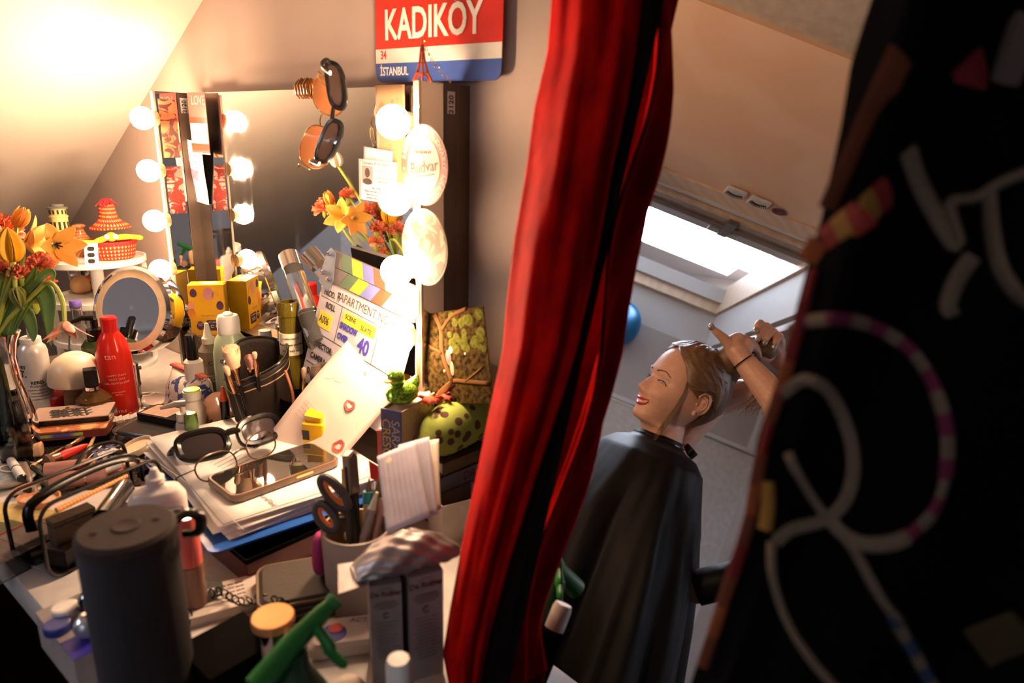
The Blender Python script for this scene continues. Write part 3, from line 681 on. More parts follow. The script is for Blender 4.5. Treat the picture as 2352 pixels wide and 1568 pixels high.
cord([(1905, 1195), (1945, 1232), (1990, 1250), (2050, 1246), (2085, 1232)], .0040, CREAM)
arc = cr([(2085, 1232), (2140, 1180), (2170, 1100), (2176, 1000), (2150, 900), (2100, 815), (2030, 762), (1950, 735), (1860, 738), (1815, 760)], 6)
for i in range(0, len(arc) - 3, 3): cord(arc[i:i + 4], .0036, CREAM if (i // 3) % 2 else MAG, n=4)
dots = cr([(2050, 1410), (2070, 1450), (2100, 1500), (2125, 1545), (2150, 1590)], 3)
for i in range(0, len(dots) - 2, 2): cord(dots[i:i + 3], .0034, CREAM if (i // 2) % 2 else M('blue_thread', (.01, .03, .08), .8), n=3)
cord([(2085, 345), (2110, 420), (2165, 520), (2200, 560), (2180, 470), (2240, 455), (2300, 420), (2360, 395)], .0050, CREAM)
cord([(2272, 450), (2280, 540), (2300, 620), (2340, 680), (2370, 700)], .0048, CREAM)
cord([(2235, 590), (2200, 640), (2178, 700), (2190, 725)], .0052, CREAM)
cord([(2300, 110), (2330, 120), (2370, 125)], .018, M('grey_patch', (.09, .07, .06), .9), 'patch')
cord([(2218, 140), (2228, 175), (2224, 200)], .011, M('crimson_patch', (.14, .002, .01), .8), 'patch')
band = [(1868, 605), (1895, 560), (1925, 535), (1955, 510), (1985, 488), (2010, 465), (2040, 440)]
for i in range(6): cord(band[i:i + 2], .0085, (ORG, REDT, YEL, REDT, YEL, REDT)[i], 'striped_band')
cord([(2070, 130), (2010, 260), (1950, 400), (1915, 480)], .011, BRN, 'trim_band')
edge = [(lin(Jc, y) + 12, y) for y in range(620, 1600, 70)]
for i in range(len(edge) - 1): cord(edge[i:i + 2], .0042, (BRN, REDT, BRN, ORG)[i % 4] if i > 2 else REDT, 'edge_trim')
cord([(1762, 1105), (1764, 1160), (1756, 1215)], .0052, YEL, 'edge_trim')
cord([(2250, 1500), (2300, 1480), (2370, 1455)], .016, M('olive_patch', (.03, .018, .003), .9), 'patch')
# rail the jacket hangs from, above the frame
P0_ = jpt(2060, -480); P1_ = jpt(2800, -480)
rl = thing('clothes_rail', 'thin metal clothes rail above, holding the black embroidered jacket', 'rail', loc=P0_)
b = B(); d_ = P1_ - P0_; b.tube([Vc((0, 0, 0)) - d_ * .05, d_ * 1.05], .006, 10); b.build('rail', CHROME, rl)
for t in (.05, .95):
    b = B(); q = d_ * t; b.tube([q, q + Vc((0, 0, 2.0 - P0_.z))], .004, 8); b.build('hanging_rod', CHROME, rl)
# ================================================================== things on the wall
XW, ZW = Vc((1, 0, 0)), Vc((0, 0, 1))
bl, br_ = py(866, 190, .676), py(1152, 184, .676)
xd = br_ - bl; sw = xd.length; sh = sw * .62
r = thing('street_sign', 'red, white and blue tin sign reading KADIKÖY above the dressing mirror', 'sign', mx=frame(bl, xd, ZW))
pl = rrect(sw, sh, .012, 5)
def band_(nm, y0, y1, mat, z):
    b = B(); poly = []
    for x, y in pl:
        x, y = x + sw / 2, y + sh / 2
        poly.append((x, min(max(y, y0), y1)))
    b.prism(poly, -.0008, z); return b.build(nm, mat, r, smooth=False)
SG = .35
band_('plate', 0, sh, M('sign_red', (.66, .025, .01), SG, coat=.4), .0006)
band_('white_band', .0245, .0425, M('sign_white', (.72, .68, .62), SG), .0010)
band_('blue_band', 0, .0245, M('sign_blue', (.05, .10, .36), SG), .0010)
SW_ = M('sign_letter_white', (.80, .76, .70), .4, kind='plain')
text(r, 'KADIKÖY', .052, (sw * .47, .0425 + .0275, .0013), SW_, bold=.0012, xs=.77)
text(r, '34', .015, (.016, .0345, .0013), M('sign_red'), bold=.0003, xs=.8)
text(r, 'İSTANBUL', .015, (.037, .0135, .0013), SW_, bold=.0003, xs=.8)
# eiffel tower keychain on top of the mirror's right panel, in front of the sign
P = Vc((MX1 - .004, .63, MZ1))
r = thing('tower_keychain', 'small red-brown tower-shaped keychain standing on the mirror edge under the sign', 'keychain', loc=(P.x - .005, P.y - .012, P.z), rot=facing(P) + HP)
b = B(); K = M('copper_red_metal', (.45, .09, .03), .3, .7)
for s_ in (-1, 1):
    b.tube([(s_ * .011, 0, 0), (s_ * .0062, 0, .011), (s_ * .0032, 0, .022), (s_ * .0012, 0, .042)], [.002, .0018, .0015, .001], 6)
    b.tube([(0, s_ * .004, 0), (0, s_ * .002, .015), (0, 0, .04)], .0014, 6)
for z, w_ in ((.010, .017), (.021, .010), (.034, .0055)): b.box((0, 0, z), (w_, .006, .0018))
b.tube([(0, 0, .04), (0, 0, .050)], .0008, 6); b.tube([(-.008, 0, .001), (-.005, 0, .007), (0, 0, .009), (.005, 0, .007), (.008, 0, .001)], .0009, 6)
b.build('tower', K, r)
for k in range(9):
    b = B(); a = k / 8; c_ = Vc((.003 + .030 * a ** 1.3, -.001, .048 - .046 * a ** .7)); u1, u2 = (Vc((1, 0, 0)), Vc((0, 0, 1))) if k % 2 else (Vc((.5, .8, 0)), Vc((0, 0, 1)))
    b.tube([c_ + u1 * .0014 * math.cos(t) + u2 * .0026 * math.sin(t) for t in [2 * math.pi * j / 10 for j in range(10)]], .0005, 5, closed=True); b.build('chain_link', GOLD, r)
# ---- cards and photos on the mirror
def flat(name, label, cat, px, pyy, Y, w_, h_, mat, tilt=0, group=None, th=.0006, lean=0, yaw=0, nm='card', bow=0):
    """flat rectangle with its TOP LEFT corner at the given spot, upright, facing the viewer side of the wall"""
    P = py(px, pyy, Y); mxr = Matrix.Translation(P) @ Euler((0, 0, yaw)).to_matrix().to_4x4() @ Euler((HP - lean, 0, 0)).to_matrix().to_4x4() @ Matrix.Rotation(tilt, 4, 'Z')
    r = thing(name, label, cat, mx=mxr, group=group)
    b = B()
    def f(u, v, z=0): return (u * w_, -v * h_, bow * math.sin(u * math.pi) + z)
    b.grid(lambda u, v: f(u, v), 12, 12); o = b.build(nm, mat, r, sharp=0, solid=th); return r
def patch(r, x, y, w_, h_, mat, z=.0006, nm='print', rot=0, poly=None):
    b = B(); b.prism(poly or rrect(w_, h_, min(w_, h_) * .08, 2), 0, .0002); return b.build(nm, mat, r, (x, -y, z), (0, 0, rot), smooth=False)
r = flat('love_card', 'glossy red and pink card reading LOVE clipped to the mirror, above the drawing', 'card', 430, 212, .648, .062, .105, M('pink_cream_card', (.80, .50, .38), .35), tilt=-.01)
patch(r, .031, .022, .062, .044, M('card_red', (.62, .09, .07), .35)); text(r, 'LOVE', .022, (.036, -.014, .0009), M('card_pink', (.80, .35, .30), .4, kind='plain'), xs=.9)
patch(r, .031, .047, .062, .010, M('card_deep_red', (.55, .04, .02), .35), z=.0008); patch(r, .031, .093, .062, .012, M('card_deep_red'), z=.0008); patch(r, .031, .1005, .062, .004, M('card_brown', (.25, .06, .05), .4), z=.0009)
r = thing('drawing', 'white sketchbook page with a pink portrait drawing, torn holes along its left edge', 'drawing', mx=Matrix.Translation(py(420, 318, .650)) @ Euler((HP + .05, 0, 0)).to_matrix().to_4x4() @ Matrix.Rotation(-.08, 4, 'Z'))
b = B(); PAP2 = M('drawing_paper', (.84, .80, .74), .8)
b.grid(lambda u, v: (u * .070 - .030 * max(0, v - .4) ** .7 * (1 - u) * 1.0, -v * .112, .0015 * math.sin(v * 5) + .001 * u), 14, 24); b.build('page', PAP2, r, sharp=0, solid=.0004)
PK = M('pink_pencil', (.62, .22, .34), .8)
def line(r, pts, w_, mat, z=.0095, nm='pencil_line', par=None):
    b = B(); b.tube([(x, y, z + .006 * math.sin(-y / .112 * 5) - .006 if False else z) for x, y in pts], w_, 5); return b.build(nm, mat, r)
face = [(.018 + .011 * math.cos(t) + .012, -.026 + .020 * math.sin(t)) for t in [math.radians(a) for a in range(200, 345, 12)]]
b = B()
zf = lambda x, y: .0015 * math.sin(-y / .112 * 5) + .001 * (x / .058) + .0007
for pts in (face, [(.014, -.008), (.010, -.020), (.012, -.036), (.020, -.044)], [(.030, -.004), (.038, -.012), (.044, -.028), (.042, -.042)], [(.016, -.018), (.020, -.016), (.024, -.018)], [(.031, -.017), (.036, -.015), (.040, -.018)],
            [(.028, -.022), (.027, -.030), (.030, -.032)], [(.022, -.038), (.028, -.041), (.034, -.037)], [(.006, -.056), (.018, -.050), (.034, -.054), (.044, -.050)], [(.004, -.062), (.016, -.070), (.030, -.066)], [(.020, -.090), (.024, -.078), (.036, -.072)], [(.018, -.052), (.026, -.060), (.034, -.053)]):
    pts = cr(pts, 5) if len(pts) > 2 else pts
    b.tube([(x, y, zf(x, y)) for x, y in pts], .0006, 4)
for k in range(16):
    x = .016 + .0022 * k; b.tube([(x, -.052, zf(x, -.052)), (x - .006, -.070 - .001 * (k % 5), zf(x, -.07))], .0005, 4)
b.build('pencil_lines', PK, r)
# strips of photos on the inner side of the left mirror panel
def strip(name, label, y0, z0, h_, dy=.034):
    r = thing(name, label, 'photo', mx=frame(Vc((MX0 + .0008, y0, z0)), Vc((0, 1, 0)), ZW)); return r
r = strip('photo_print', 'photo of people at a table tucked on the inner left mirror panel, upper one', .603, 1.185, .10)
b = B(); b.box((.016, .05, .0004), (.030, .10, .0005)); b.build('print', M('photo_orange', (.62, .26, .12), .25, kind='blot', col2=(.12, .05, .05), sc=38, thr=.46), r, smooth=False)
r = strip('photo_print', 'photo of faces in red light on the inner left mirror panel, lower one', .603, 1.085, .085)
b = B(); b.box((.016, .0425, .0004), (.030, .085, .0005)); b.build('print', M('photo_red', (.60, .33, .28), .25, kind='blot', col2=(.25, .04, .03), sc=45, thr=.5), r, smooth=False)
# visitor pass and cards on the mirror, right side
r = flat('visitor_pass', 'white visitor pass slip with a small portrait on the mirror glass', 'pass', 824, 364, .648, .080, .056, PAPER, tilt=-.03)
text(r, 'Dormers Wells High School', .0062, (.044, -.005, .0006), INK); patch(r, .019, .021, .024, .025, M('grey_photo', (.30, .27, .26), .5))
b = B(); b.sph(.0055, (.019, -.018, .0008), (1, 1.2, .08)); b.sph(.010, (.019, -.030, .0008), (1, .45, .06)); b.build('portrait', M('dark_photo', (.06, .04, .035), .5), r)
text(r, 'VISITOR', .009, (.056, -.014, .0006), M('grey_ink', (.2, .17, .16), .6, kind='plain')); text(r, 'ZARA MAUTNER', .0050, (.056, -.023, .0006), INK); text(r, 'METFILM', .0050, (.052, -.029, .0006), INK); text(r, 'Thu 14 April 2022', .0045, (.044, -.038, .0006), INK)
for k in range(3): text(r, ('Please wear this pass at all', 'times and return it to', 'reception when leaving'), .004, (.03, -.043 - .0045 * k, .0006), M('red_ink', (.5, .05, .04), .6, kind='plain')) if False else text(r, ('Please wear this pass at all', 'times and return it to', 'reception when leaving')[k], .004, (.034, -.043 - .0045 * k, .0006), M('red_ink', (.5, .05, .04), .6, kind='plain'))
r = flat('blue_white_sheet', 'pale lilac sheet behind the visitor pass on the mirror', 'paper', 836, 336, .652, .060, .040, M('lilac_paper', (.62, .60, .70), .6), tilt=-.08)
r = flat('brochure', 'brown and orange brochure on the mirror beside the visitor pass', 'brochure', 862, 196, .654, .058, .155, M('brown_print', (.30, .16, .08), .4, kind='blot', col2=(.42, .25, .13), sc=22, thr=.55), tilt=.0)
patch(r, .026, .135, .040, .016, M('coral_print', (.72, .26, .14), .4)); text(r, 'MANOEUVRES', .0055, (.026, -.147, .0008), SW_)
# ---- round beer mats on the right panel's front edge
def mat_(label, px, pyy, face_, edge_):
    P = py(px, pyy, .588); r = thing('beer_mat', label, 'coaster', mx=Matrix.Translation(P) @ Euler((0, 0, -.12)).to_matrix().to_4x4() @ Euler((HP, 0, 0)).to_matrix().to_4x4() , group=None)
    b = B(); b.lathe([(0, 0), (.0455, 0), (.0465, .0007), (.0455, .0014), (0, .0014)], seg=48); b.build('disc', edge_, r); 
    return r
r = mat_('round beer mat with red ring and curly word on the right mirror edge, upper one', 975, 380, None, M('mat_red', (.11, .022, .012), .7))
b = B(); b.lathe([(0, 0), (.0315, 0), (.0315, .0003), (0, .0003)], seg=40); b.build('centre', M('mat_white', (.17, .15, .12), .7), r, (0, 0, .0014))
text(r, 'Budvar', .019, (.001, -.002, .0019), M('mat_brown', (.02, .006, .003), .7, kind='plain'), rot=(0, 0, .14)); line(r, [(-.02, -.014), (0, -.012), (.02, -.009)], .0006, M('mat_brown'), z=.0019)
text(r, 'BUDĚJOVICKÝ', .0048, (.0, .015, .0019), M('mat_brown'))
ring = 'OD BUDVARU NÁRODNÍ PIVOVAR • SRDCE • '
for k, ch in enumerate(ring):
    if ch == ' ': continue
    a = HP - 2 * math.pi * k / len(ring); text(r, ch, .0095, (.0388 * math.cos(a), .0388 * math.sin(a), .0016), M('mat_white'), rot=(0, 0, a - HP), bold=.0002)
r = mat_('round beer mat with a pale worn photograph on the right mirror edge, lower one', 976, 568, None, M('mat_cream', (.15, .11, .065), .6))
b = B(); b.lathe([(0, 0), (.0435, 0), (.0435, .0003), (0, .0003)], seg=40); b.build('picture', M('mat_picture', (.16, .12, .07), .8, kind='blot', col2=(.06, .035, .02), sc=34, thr=.47), r, (0, 0, .0014))
# ---- claw clip and two pairs of sunglasses over the mirror's top edge
AMB = M('amber_resin', (.55, .20, .03), .1, trans=.5, ior=1.5)
P = py(700, 200, .645); r = thing('claw_clip', 'small amber hair claw clipped on the top edge of the mirror', 'hair clip', loc=(P.x, .648, MZ1))
b = B()
for k in range(5):
    x = -.014 + .007 * k
    for s_ in (-1, 1): b.tube([(x, s_ * .002, .012 + .002 * (k % 2)), (x, s_ * .009, .004), (x, s_ * .008, -.008), (x, s_ * .003, -.014)], [.0022, .003, .002, .001], 6)
b.tube([(-.018, 0, .010), (.018, 0, .010)], .003, 8); b.build('claws', AMB, r)
def lensshape(w_, h_, p=2.6, n=28): return [(w_ * math.copysign(abs(math.cos(t)) ** (2 / p), math.cos(t)), h_ * math.copysign(abs(math.sin(t)) ** (2 / p), math.sin(t))) for t in [2 * math.pi * k / n for k in range(n)]]
def glasses(name, label, mx, frame_m, lens_m, lw=.027, lh=.020, fr=.0022, gap=.010, p=2.6, cat='tilt', fold=False, depth=1.0, hooded=0, wrap=.0):
    """x along the front, y up, temples go to -z"""
    r = thing(name, label, 'glasses' if 'eyegl' in name else 'sunglasses', mx=mx)
    for s_ in (-1, 1):
        cx = s_ * (lw + gap); sh_ = lensshape(lw, lh, p)
        sh_ = [(x, y + cat * .25 * x * s_) for x, y in sh_]
        bend = lambda x: -wrap * x * x
        b = B(); b.tube([(cx + x, y, bend(cx + x)) for x, y in sh_], fr, 8, closed=True, sc=(1, 1))
        if hooded: b.tube([(cx + x * 1.06, y * 1.08, bend(cx + x)) for x, y in sh_], fr * hooded, 8, closed=True)
        f_ = b.build('rim', frame_m, r)
        b = B(); b.add([(cx + x, y, bend(cx + x) + .0004) for x, y in sh_] + [(cx, 0, bend(cx) + .0025)], [(i, (i + 1) % len(sh_), len(sh_)) for i in range(len(sh_))]); b.build('lens', lens_m, r, sharp=0)
        e_ = cx + s_ * lw; ty = lh * .45
        b = B()
        if fold: pts = [(e_, ty, bend(e_)), (e_ + s_ * .002, ty, bend(e_) - .010), (e_ - s_ * .03, ty, -.016 - .003 * s_), (e_ - s_ * .095, ty - .004, -.014 - .003 * s_), (e_ - s_ * .118, ty - .016, -.013 - .003 * s_)]
        else: pts = [(e_, ty, bend(e_)), (e_ + s_ * .003, ty, bend(e_) - .008), (e_ + s_ * .002, ty, -.08 * depth), (e_ - s_ * .003, ty - .004, -.105 * depth), (e_ - s_ * .006, ty - .024, -.135 * depth)]
        b.tube(cr(pts, 5), fr * 1.0, 8, sc=(1.3, .8)); b.build('temple', frame_m, r)
    b = B(); b.tube([(-gap * 1.0, lh * .25, 0), (-gap * .4, lh * .38, .002), (gap * .4, lh * .38, .002), (gap * 1.0, lh * .25, 0)], fr * 1.2, 8); b.build('bridge', frame_m, r)
    return r
DL = M('dark_lens', (.05, .03, .025), .04, coat=1.0, kind='plain'); BL_ = M('brown_lens', (.36, .13, .05), .06, coat=1.0, kind='plain'); CL = M('clear_lens', (1, 1, 1), .01, trans=1, ior=1.05, kind='plain')
top_ = py(785, 190, .62); bot = py(745, 362, .615)
xd = (bot - top_).normalized(); P = (top_ + bot) / 2
glasses('aviator_sunglasses', 'brown-lensed metal sunglasses hanging by one arm over the mirror top, left pair', frame(P + Vc((-.016, .0, 0)), xd, Vc((-.75, -.35, -.2))), GOLD, BL_, .027, .024, .0009, .009, 2.3, -.3, wrap=6, depth=.35)
top_ = py(775, 168, .60); bot = py(752, 352, .598); xd = (bot - top_).normalized(); P = (top_ + bot) / 2
glasses('black_sunglasses', 'black narrow-framed sunglasses hanging over the mirror top, right pair', frame(P + Vc((.022, -.012, 0)), xd, Vc((-.85, -.3, -.1))), BLACK, DL, .026, .0125, .0024, .009, 2.8, .5, wrap=4, hooded=1.0, depth=.38)
# ================================================================== left half of the table
def base(px, pyt, h, z0=TZ): P = pz(px, pyt, z0 + h); return Vc((P.x, P.y, z0))
# ---- vase with tulips and carnations
vb = base(-8, 768, .20); VX, VY = vb.x - .015, vb.y
r = thing('glass_vase', 'clear glass vase of tulips and carnations at the left edge', 'vase', vb - Vc((.015, 0, 0)))
GV = .78; r.scale = (GV, GV, 1); b = B(); b.lathe([(.0, .004), (.040, .004), (.044, .02), (.040, .07), (.026, .13), (.024, .16), (.030, .185), (.040, .200), (.0425, .199), (.033, .183), (.027, .16), (.029, .13), (.043, .07), (.047, .02), (.043, 0), (0, 0)], seg=40, cap=False); b.build('glass', GLASS, r)
b = B(); b.lathe([(0, .006), (.038, .006), (.042, .02), (.038, .07), (.0325, .10), (0, .10)], seg=32, cap=False); b.build('water', M('vase_water', (.93, .95, .85), .02, trans=1, ior=1.2, kind='plain'), r)
GRN = M('tulip_leaf', (.17, .27, .035), .5, kind='noise', col2=(.10, .19, .02), sc=30, bump=.1); STM = M('tulip_stem', (.36, .42, .06), .5); TORG = M('orange_petal', (.85, .33, .05), .5, kind='noise', col2=(.90, .50, .10), sc=28, bump=.1); TYEL = M('yellow_petal', (.88, .52, .02), .5, kind='noise', col2=(.85, .38, .02), sc=25, bump=.1)
CORAL = M('coral_petal', (.90, .28, .15), .65); DEADP = M('wilted_petal', (.55, .08, .07), .6, kind='noise', col2=(.80, .55, .35), sc=60, bump=.1)
VT = Vc((VX, VY, TZ + .18))
def smooth3(P, n=5): return [Vc(p) for p in cr([tuple(p) for p in P], n)]
def petal(bb, org, d, up, L_, W_, curl, cup=.5):
    side = d.cross(up).normalized()
    def f(u, v):
        s_ = (u - .5) * 2; wd = W_ * math.sin(math.pi * min(1, .08 + v * .92)) ** .7 * (1 - .25 * v)
        o = d * (L_ * v * (1 - .25 * curl * v)) + up * (curl * L_ * v * v) + side * (s_ * wd) + up * (-cup * wd * (s_ * s_) * .8 + 0)
        return org + o
    bb.grid(f, 7, 9)
def frame3(ax):
    ax = ax.normalized(); u = ax.orthogonal().normalized(); return ax, u, ax.cross(u)
def tulip(label, H, ax, mid, openk, L_, mat, npet=6, W_=.013, via=None, name='tulip'):
    r = thing(name, label, 'flower', loc=VT)
    pts = [Vc((0, 0, -.14)) + Vc((random.uniform(-.01, .01), random.uniform(-.01, .01), 0)), Vc((0, 0, 0))] + [(m_ - VT) for m_ in (mid or [])] + [H - VT]
    b = B(); b.tube(smooth3(pts), .0032, 8); b.build('stem', STM, r)
    ax, u, v_ = frame3(ax)
    b = B()
    for k in range(npet):
        a = 2 * math.pi * k / npet + .2; rad = u * math.cos(a) + v_ * math.sin(a); o_ = openk * (1 if k % 2 else .8) * random.uniform(.85, 1.15)
        d = (ax * math.cos(o_) + rad * math.sin(o_)).normalized(); inn = (ax * math.sin(o_) - rad * math.cos(o_)).normalized() * (1 if openk < .9 else 1)
        petal(b, H - VT + rad * .004, d, inn, L_, W_, .25 if openk < .6 else -.2, .4 if openk < .6 else -.3)
    b.build('petals', mat, r, sharp=0, solid=.0006)
    if openk > .8:
        b = B()
        for k in range(5): a = k * 1.256; p = H - VT; b.tube([p, p + ax * .012 + (u * math.cos(a) + v_ * math.sin(a)) * .005], .0012, 5)
        b.build('stamens', M('stamen_dark', (.05, .02, .03), .6), r)
    return r
def carnation(H, s_, label, mid=None):
    r = thing('carnation', label, 'flower', loc=VT)
    b = B(); b.tube(smooth3([Vc((0, 0, -.13)), Vc((0, 0, 0))] + [m_ - VT for m_ in (mid or [])] + [H - VT]), .0018, 6); b.lathe([(.002, -.02), (.006, -.014), (.006, -.004)], tuple(H - VT), 10); b.build('stem', STM, r)
    b = B()
    for k in range(34):
        th, ph = random.uniform(0, 2 * math.pi), math.acos(random.uniform(-.2, 1)); d = Vc((math.sin(ph) * math.cos(th), math.sin(ph) * math.sin(th), math.cos(ph))); sd = d.orthogonal().normalized(); sd = (Matrix.Rotation(random.uniform(0, 6), 3, d) @ sd); nn_ = d.cross(sd); L_ = s_ * random.uniform(.8, 1.1)
        b.grid(lambda u, v: (H - VT) + d * (L_ * v * (1 + .07 * math.sin(u * 25))) + sd * ((u - .5) * L_ * .9 * v) + nn_ * (.13 * L_ * math.sin(u * 14 + k) * v), 9, 4)
    b.build('petals', CORAL, r, sharp=0); return r
TOC = -FW
random.seed(11)
tulip('closed yellow tulip standing at the left edge, just above the vase', pd(28, 600, .99), Vc((0, 0, 1)), [], .22, .050, TYEL, W_=.017)
tulip('wide open orange tulip leaning right in front of the tower figurine', pd(125, 562, 1.06), (RT + TOC * .5 + UP * -.15), [pd(70, 700, 1.03)], .95, .038, TORG, W_=.0135)
tulip('open orange tulip behind the closed yellow one, petals spread sideways', pd(55, 562, 1.08), (RT * .9 + UP * .2 + FW * .2), [pd(40, 690, 1.06)], .8, .045, TORG, W_=.016)
tulip('spiky orange tulip at the very top left of the bunch', pd(38, 520, 1.10), (UP + RT * .5), [pd(25, 660, 1.08)], .35, .034, TORG, W_=.009)
tulip('wilted crimson tulip drooping on a bent stem over the mousse can', pd(148, 738, .98), (UP * -1 + RT * .1), [pd(85, 668, 1.0), pd(118, 650, .99), pd(143, 690, .98)], .75, .036, DEADP, W_=.008, npet=5)
tulip('small green closed tulip bud at the left edge below the yellow one', pd(35, 660, .99), Vc((0, 0, -.6)) + RT * .1, [pd(28, 640, .99)], .1, .034, M('green_bud', (.30, .33, .08), .5), W_=.010)
for x, y, d, s_, lab in ((12, 535, 1.12, .026, 'large coral carnation at the upper left edge behind the yellow tulip'), (48, 632, 1.0, .016, 'coral carnation right below the yellow tulip'), (92, 612, 1.02, .018, 'coral carnation below the wide open orange tulip'), (100, 655, 1.03, .017, 'coral carnation in the middle of the bunch, above the drooping leaf'), (78, 690, 1.02, .012, 'lowest small coral carnation of the bunch'), (2, 618, 1.0, .016, 'coral carnation cut by the left edge of the picture'), (92, 592, 1.07, .010, 'small half-open coral carnation near the orange petals')):
    carnation(pd(x, y, d), s_, lab)
for x, y, d, s_ in ((-40, 560, 1.03, .022), (-95, 590, 1.0, .022), (-60, 640, .98, .020), (-130, 640, .98, .022), (-30, 500, 1.06, .018), (-150, 560, 1.0, .020)):
    carnation(pd(x, y, d), s_, 'coral carnation at the far side of the bunch, seen in the dressing mirror')['group'] = 'carnations at the far side of the bunch'
tulip('orange tulip on the left outer side of the bunch, leaning down', pd(-175, 600, .98), (RT * -1 + UP * .3), [pd(-80, 700, .98)], .7, .048, TORG, W_=.017)
tulip('tall orange tulip at the left outer side of the bunch', pd(-90, 500, 1.0), (UP + RT * -.3), [pd(-50, 640, 1.0)], .45, .046, TORG, W_=.016)
tulip('tall pale tulip rising above the rest of the bunch', pd(-60, 400, 1.06), UP, [pd(-40, 560, 1.03)], .12, .042, M('pale_petal', (.80, .70, .55), .5), W_=.015)
def leaf(bb, P, W_, tw=0):
    P = smooth3(P, 6); n = len(P)
    def f(u, v):
        i = min(int(v * (n - 1)), n - 2); k = v * (n - 1) - i; c = P[i].lerp(P[i + 1], k); t = (P[i + 1] - P[i]).normalized(); sd = t.cross(TOC).normalized(); nm = sd.cross(t); w_ = W_ * math.sin(math.pi * (.12 + .88 * v)) ** .8
        a = tw * v; return c + (sd * math.cos(a) + nm * math.sin(a)) * ((u - .5) * 2 * w_) + nm * (-.25 * w_ * (1 - (2 * u - 1) ** 2))
    bb.grid(f, 6, 24)
r = thing('tulip_leaves', 'long green tulip leaves arching out of the vase', 'leaves', loc=VT)
for P, W_ in (([(20, 770), (55, 690), (90, 664), (108, 690), (112, 740), (117, 795)], .014), ([(15, 770), (30, 720), (58, 670), (84, 610)], .012), ([(15, 775), (40, 715), (62, 722), (75, 760), (76, 785)], .010), ([(5, 770), (8, 700), (12, 650), (2, 600)], .014), ([(10, 770), (25, 700), (28, 640), (22, 610)], .010), ([(20, 765), (45, 690), (100, 630), (122, 628), (118, 650)], .006)):
    b = B(); leaf(b, [pd(x, y, 1.0) - VT for x, y in P], W_); b.build('leaf', GRN, r, sharp=0, solid=.0008)
# ---- white three-tier stand with keepsakes
ZT1, ZT2, ZT3 = .975, .895, .815
sc0 = pz(218, 596, ZT1); SX, SY = sc0.x, sc0.y - .0; TR = .092
r = thing('tier_stand', 'white three-tier round stand of keepsakes left of the mirror', 'stand', (SX, SY, TZ))
for z, nm in ((ZT1, 'top_tier'), (ZT2, 'middle_tier'), (ZT3, 'bottom_tier')):
    b = B(); h = z - TZ; b.lathe([(0, h - .006), (TR, h - .006), (TR + .002, h - .004), (TR + .002, h + .006), (TR - .002, h + .006), (TR - .002, h), (0, h)], seg=48); b.build(nm, WHITE, r)
b = B(); b.cyl(.012, ZT1 - TZ - .004, (0, 0, 0), 20); b.build('post', WHITE, r)
for a in (1.2, 3.1, 4.2):
    b = B(); b.box((TR * .93 * math.cos(a), TR * .93 * math.sin(a), (ZT1 - TZ) / 2 - .005), (.010, .010, ZT1 - TZ - .01)); b.build('upright', WHITE, r, smooth=False)
b = B(); b.lathe([(0, 0), (TR, 0), (TR, .008), (0, .008)], seg=40); b.build('base', WHITE, r)
def on(px, pyy, z): P = pz(px, pyy, z); return Vc((P.x, P.y, z))
def clampT(P, mr):  # keep on the tier
    d = Vc((P.x - SX, P.y - SY, 0)); l = d.length; lim = TR - mr
    return P if l <= lim else Vc((SX, SY, P.z)) + d * (lim / l)
P = clampT(on(150, 596, ZT1), .02); r = thing('tower_figurine', 'small leaning bell-tower figurine on the top tier, grey base and yellow arcades', 'figurine', loc=P, rot=(0, -.06, facing(P)))
YST = M('yellow_stone', (.62, .46, .16), .6); GST = M('grey_stone', (.24, .22, .16), .7)
b = B(); b.lathe([(.019, 0), (.0185, .055), (.0175, .056)], seg=28); b.build('shaft', GST, r)
b = B(); b.lathe([(.0165, .056), (.0155, .084), (.017, .085), (.017, .088), (.0145, .089), (.0145, .101)], seg=28); b.build('gallery', YST, r)
b = B(); b.lathe([(.0175, .101), (.018, .104), (.012, .106), (.012, .110), (.008, .111), (0, .111)], seg=28); b.build('roof', M('slate_grey', (.14, .14, .12), .6), r)
DRK = M('painted_recess_shade', (.02, .015, .01), .8)  # near-black colour stands in for the shade inside the arches
b = B()
for k in range(12):
    a = 2 * math.pi * k / 12; c, s_ = math.cos(a), math.sin(a); b.at((.0160 * c, .0160 * s_, .068), (0, 0, a)); b.box((0, 0, 0), (.001, .004, .016)); b.at((.0148 * c, .0148 * s_, .095), (0, 0, a)); b.box((0, 0, 0), (.001, .003, .008))
b.m = None; b.build('arch_shade_patches', DRK, r)
P = clampT(on(190, 586, ZT1), .02); r = thing('tagine_pot', 'little brown glazed clay tagine pot with carved pattern between tower and basket', 'pot', loc=P)
b = B(); b.lathe([(.024, 0), (.026, .006), (.027, .018), (.022, .03), (.014, .042), (.009, .052), (.009, .056), (.013, .060), (.013, .063), (.008, .065), (0, .0655)], seg=32); b.build('lid', M('brown_glaze', (.42, .10, .02), .2, kind='rings', col2=(.62, .26, .10), sc=60, bump=.15, thr=.75, coat=.5), r)
P = clampT(on(262, 592, ZT1), .042); r = thing('woven_basket', 'small red and gold coiled basket with a pointed tasselled lid, on the top tier', 'basket', loc=P)
WV = M('red_gold_weave', (.55, .03, .02), .6, kind='weave', col2=(.85, .50, .12), sc=42)
b = B(); b.lathe([(.036, 0), (.040, .006), (.044, .028), (.045, .035), (.042, .037), (.038, .03), (.034, .004), (0, .003)], seg=40, cap=False); b.build('bowl', WV, r)
b = B(); b.tube([(.0445 * math.cos(t), .0445 * math.sin(t), .035) for t in [2 * math.pi * k / 36 for k in range(36)]], .003, 8, closed=True); b.build('rim', M('red_yarn', (.62, .02, .03), .8), r)
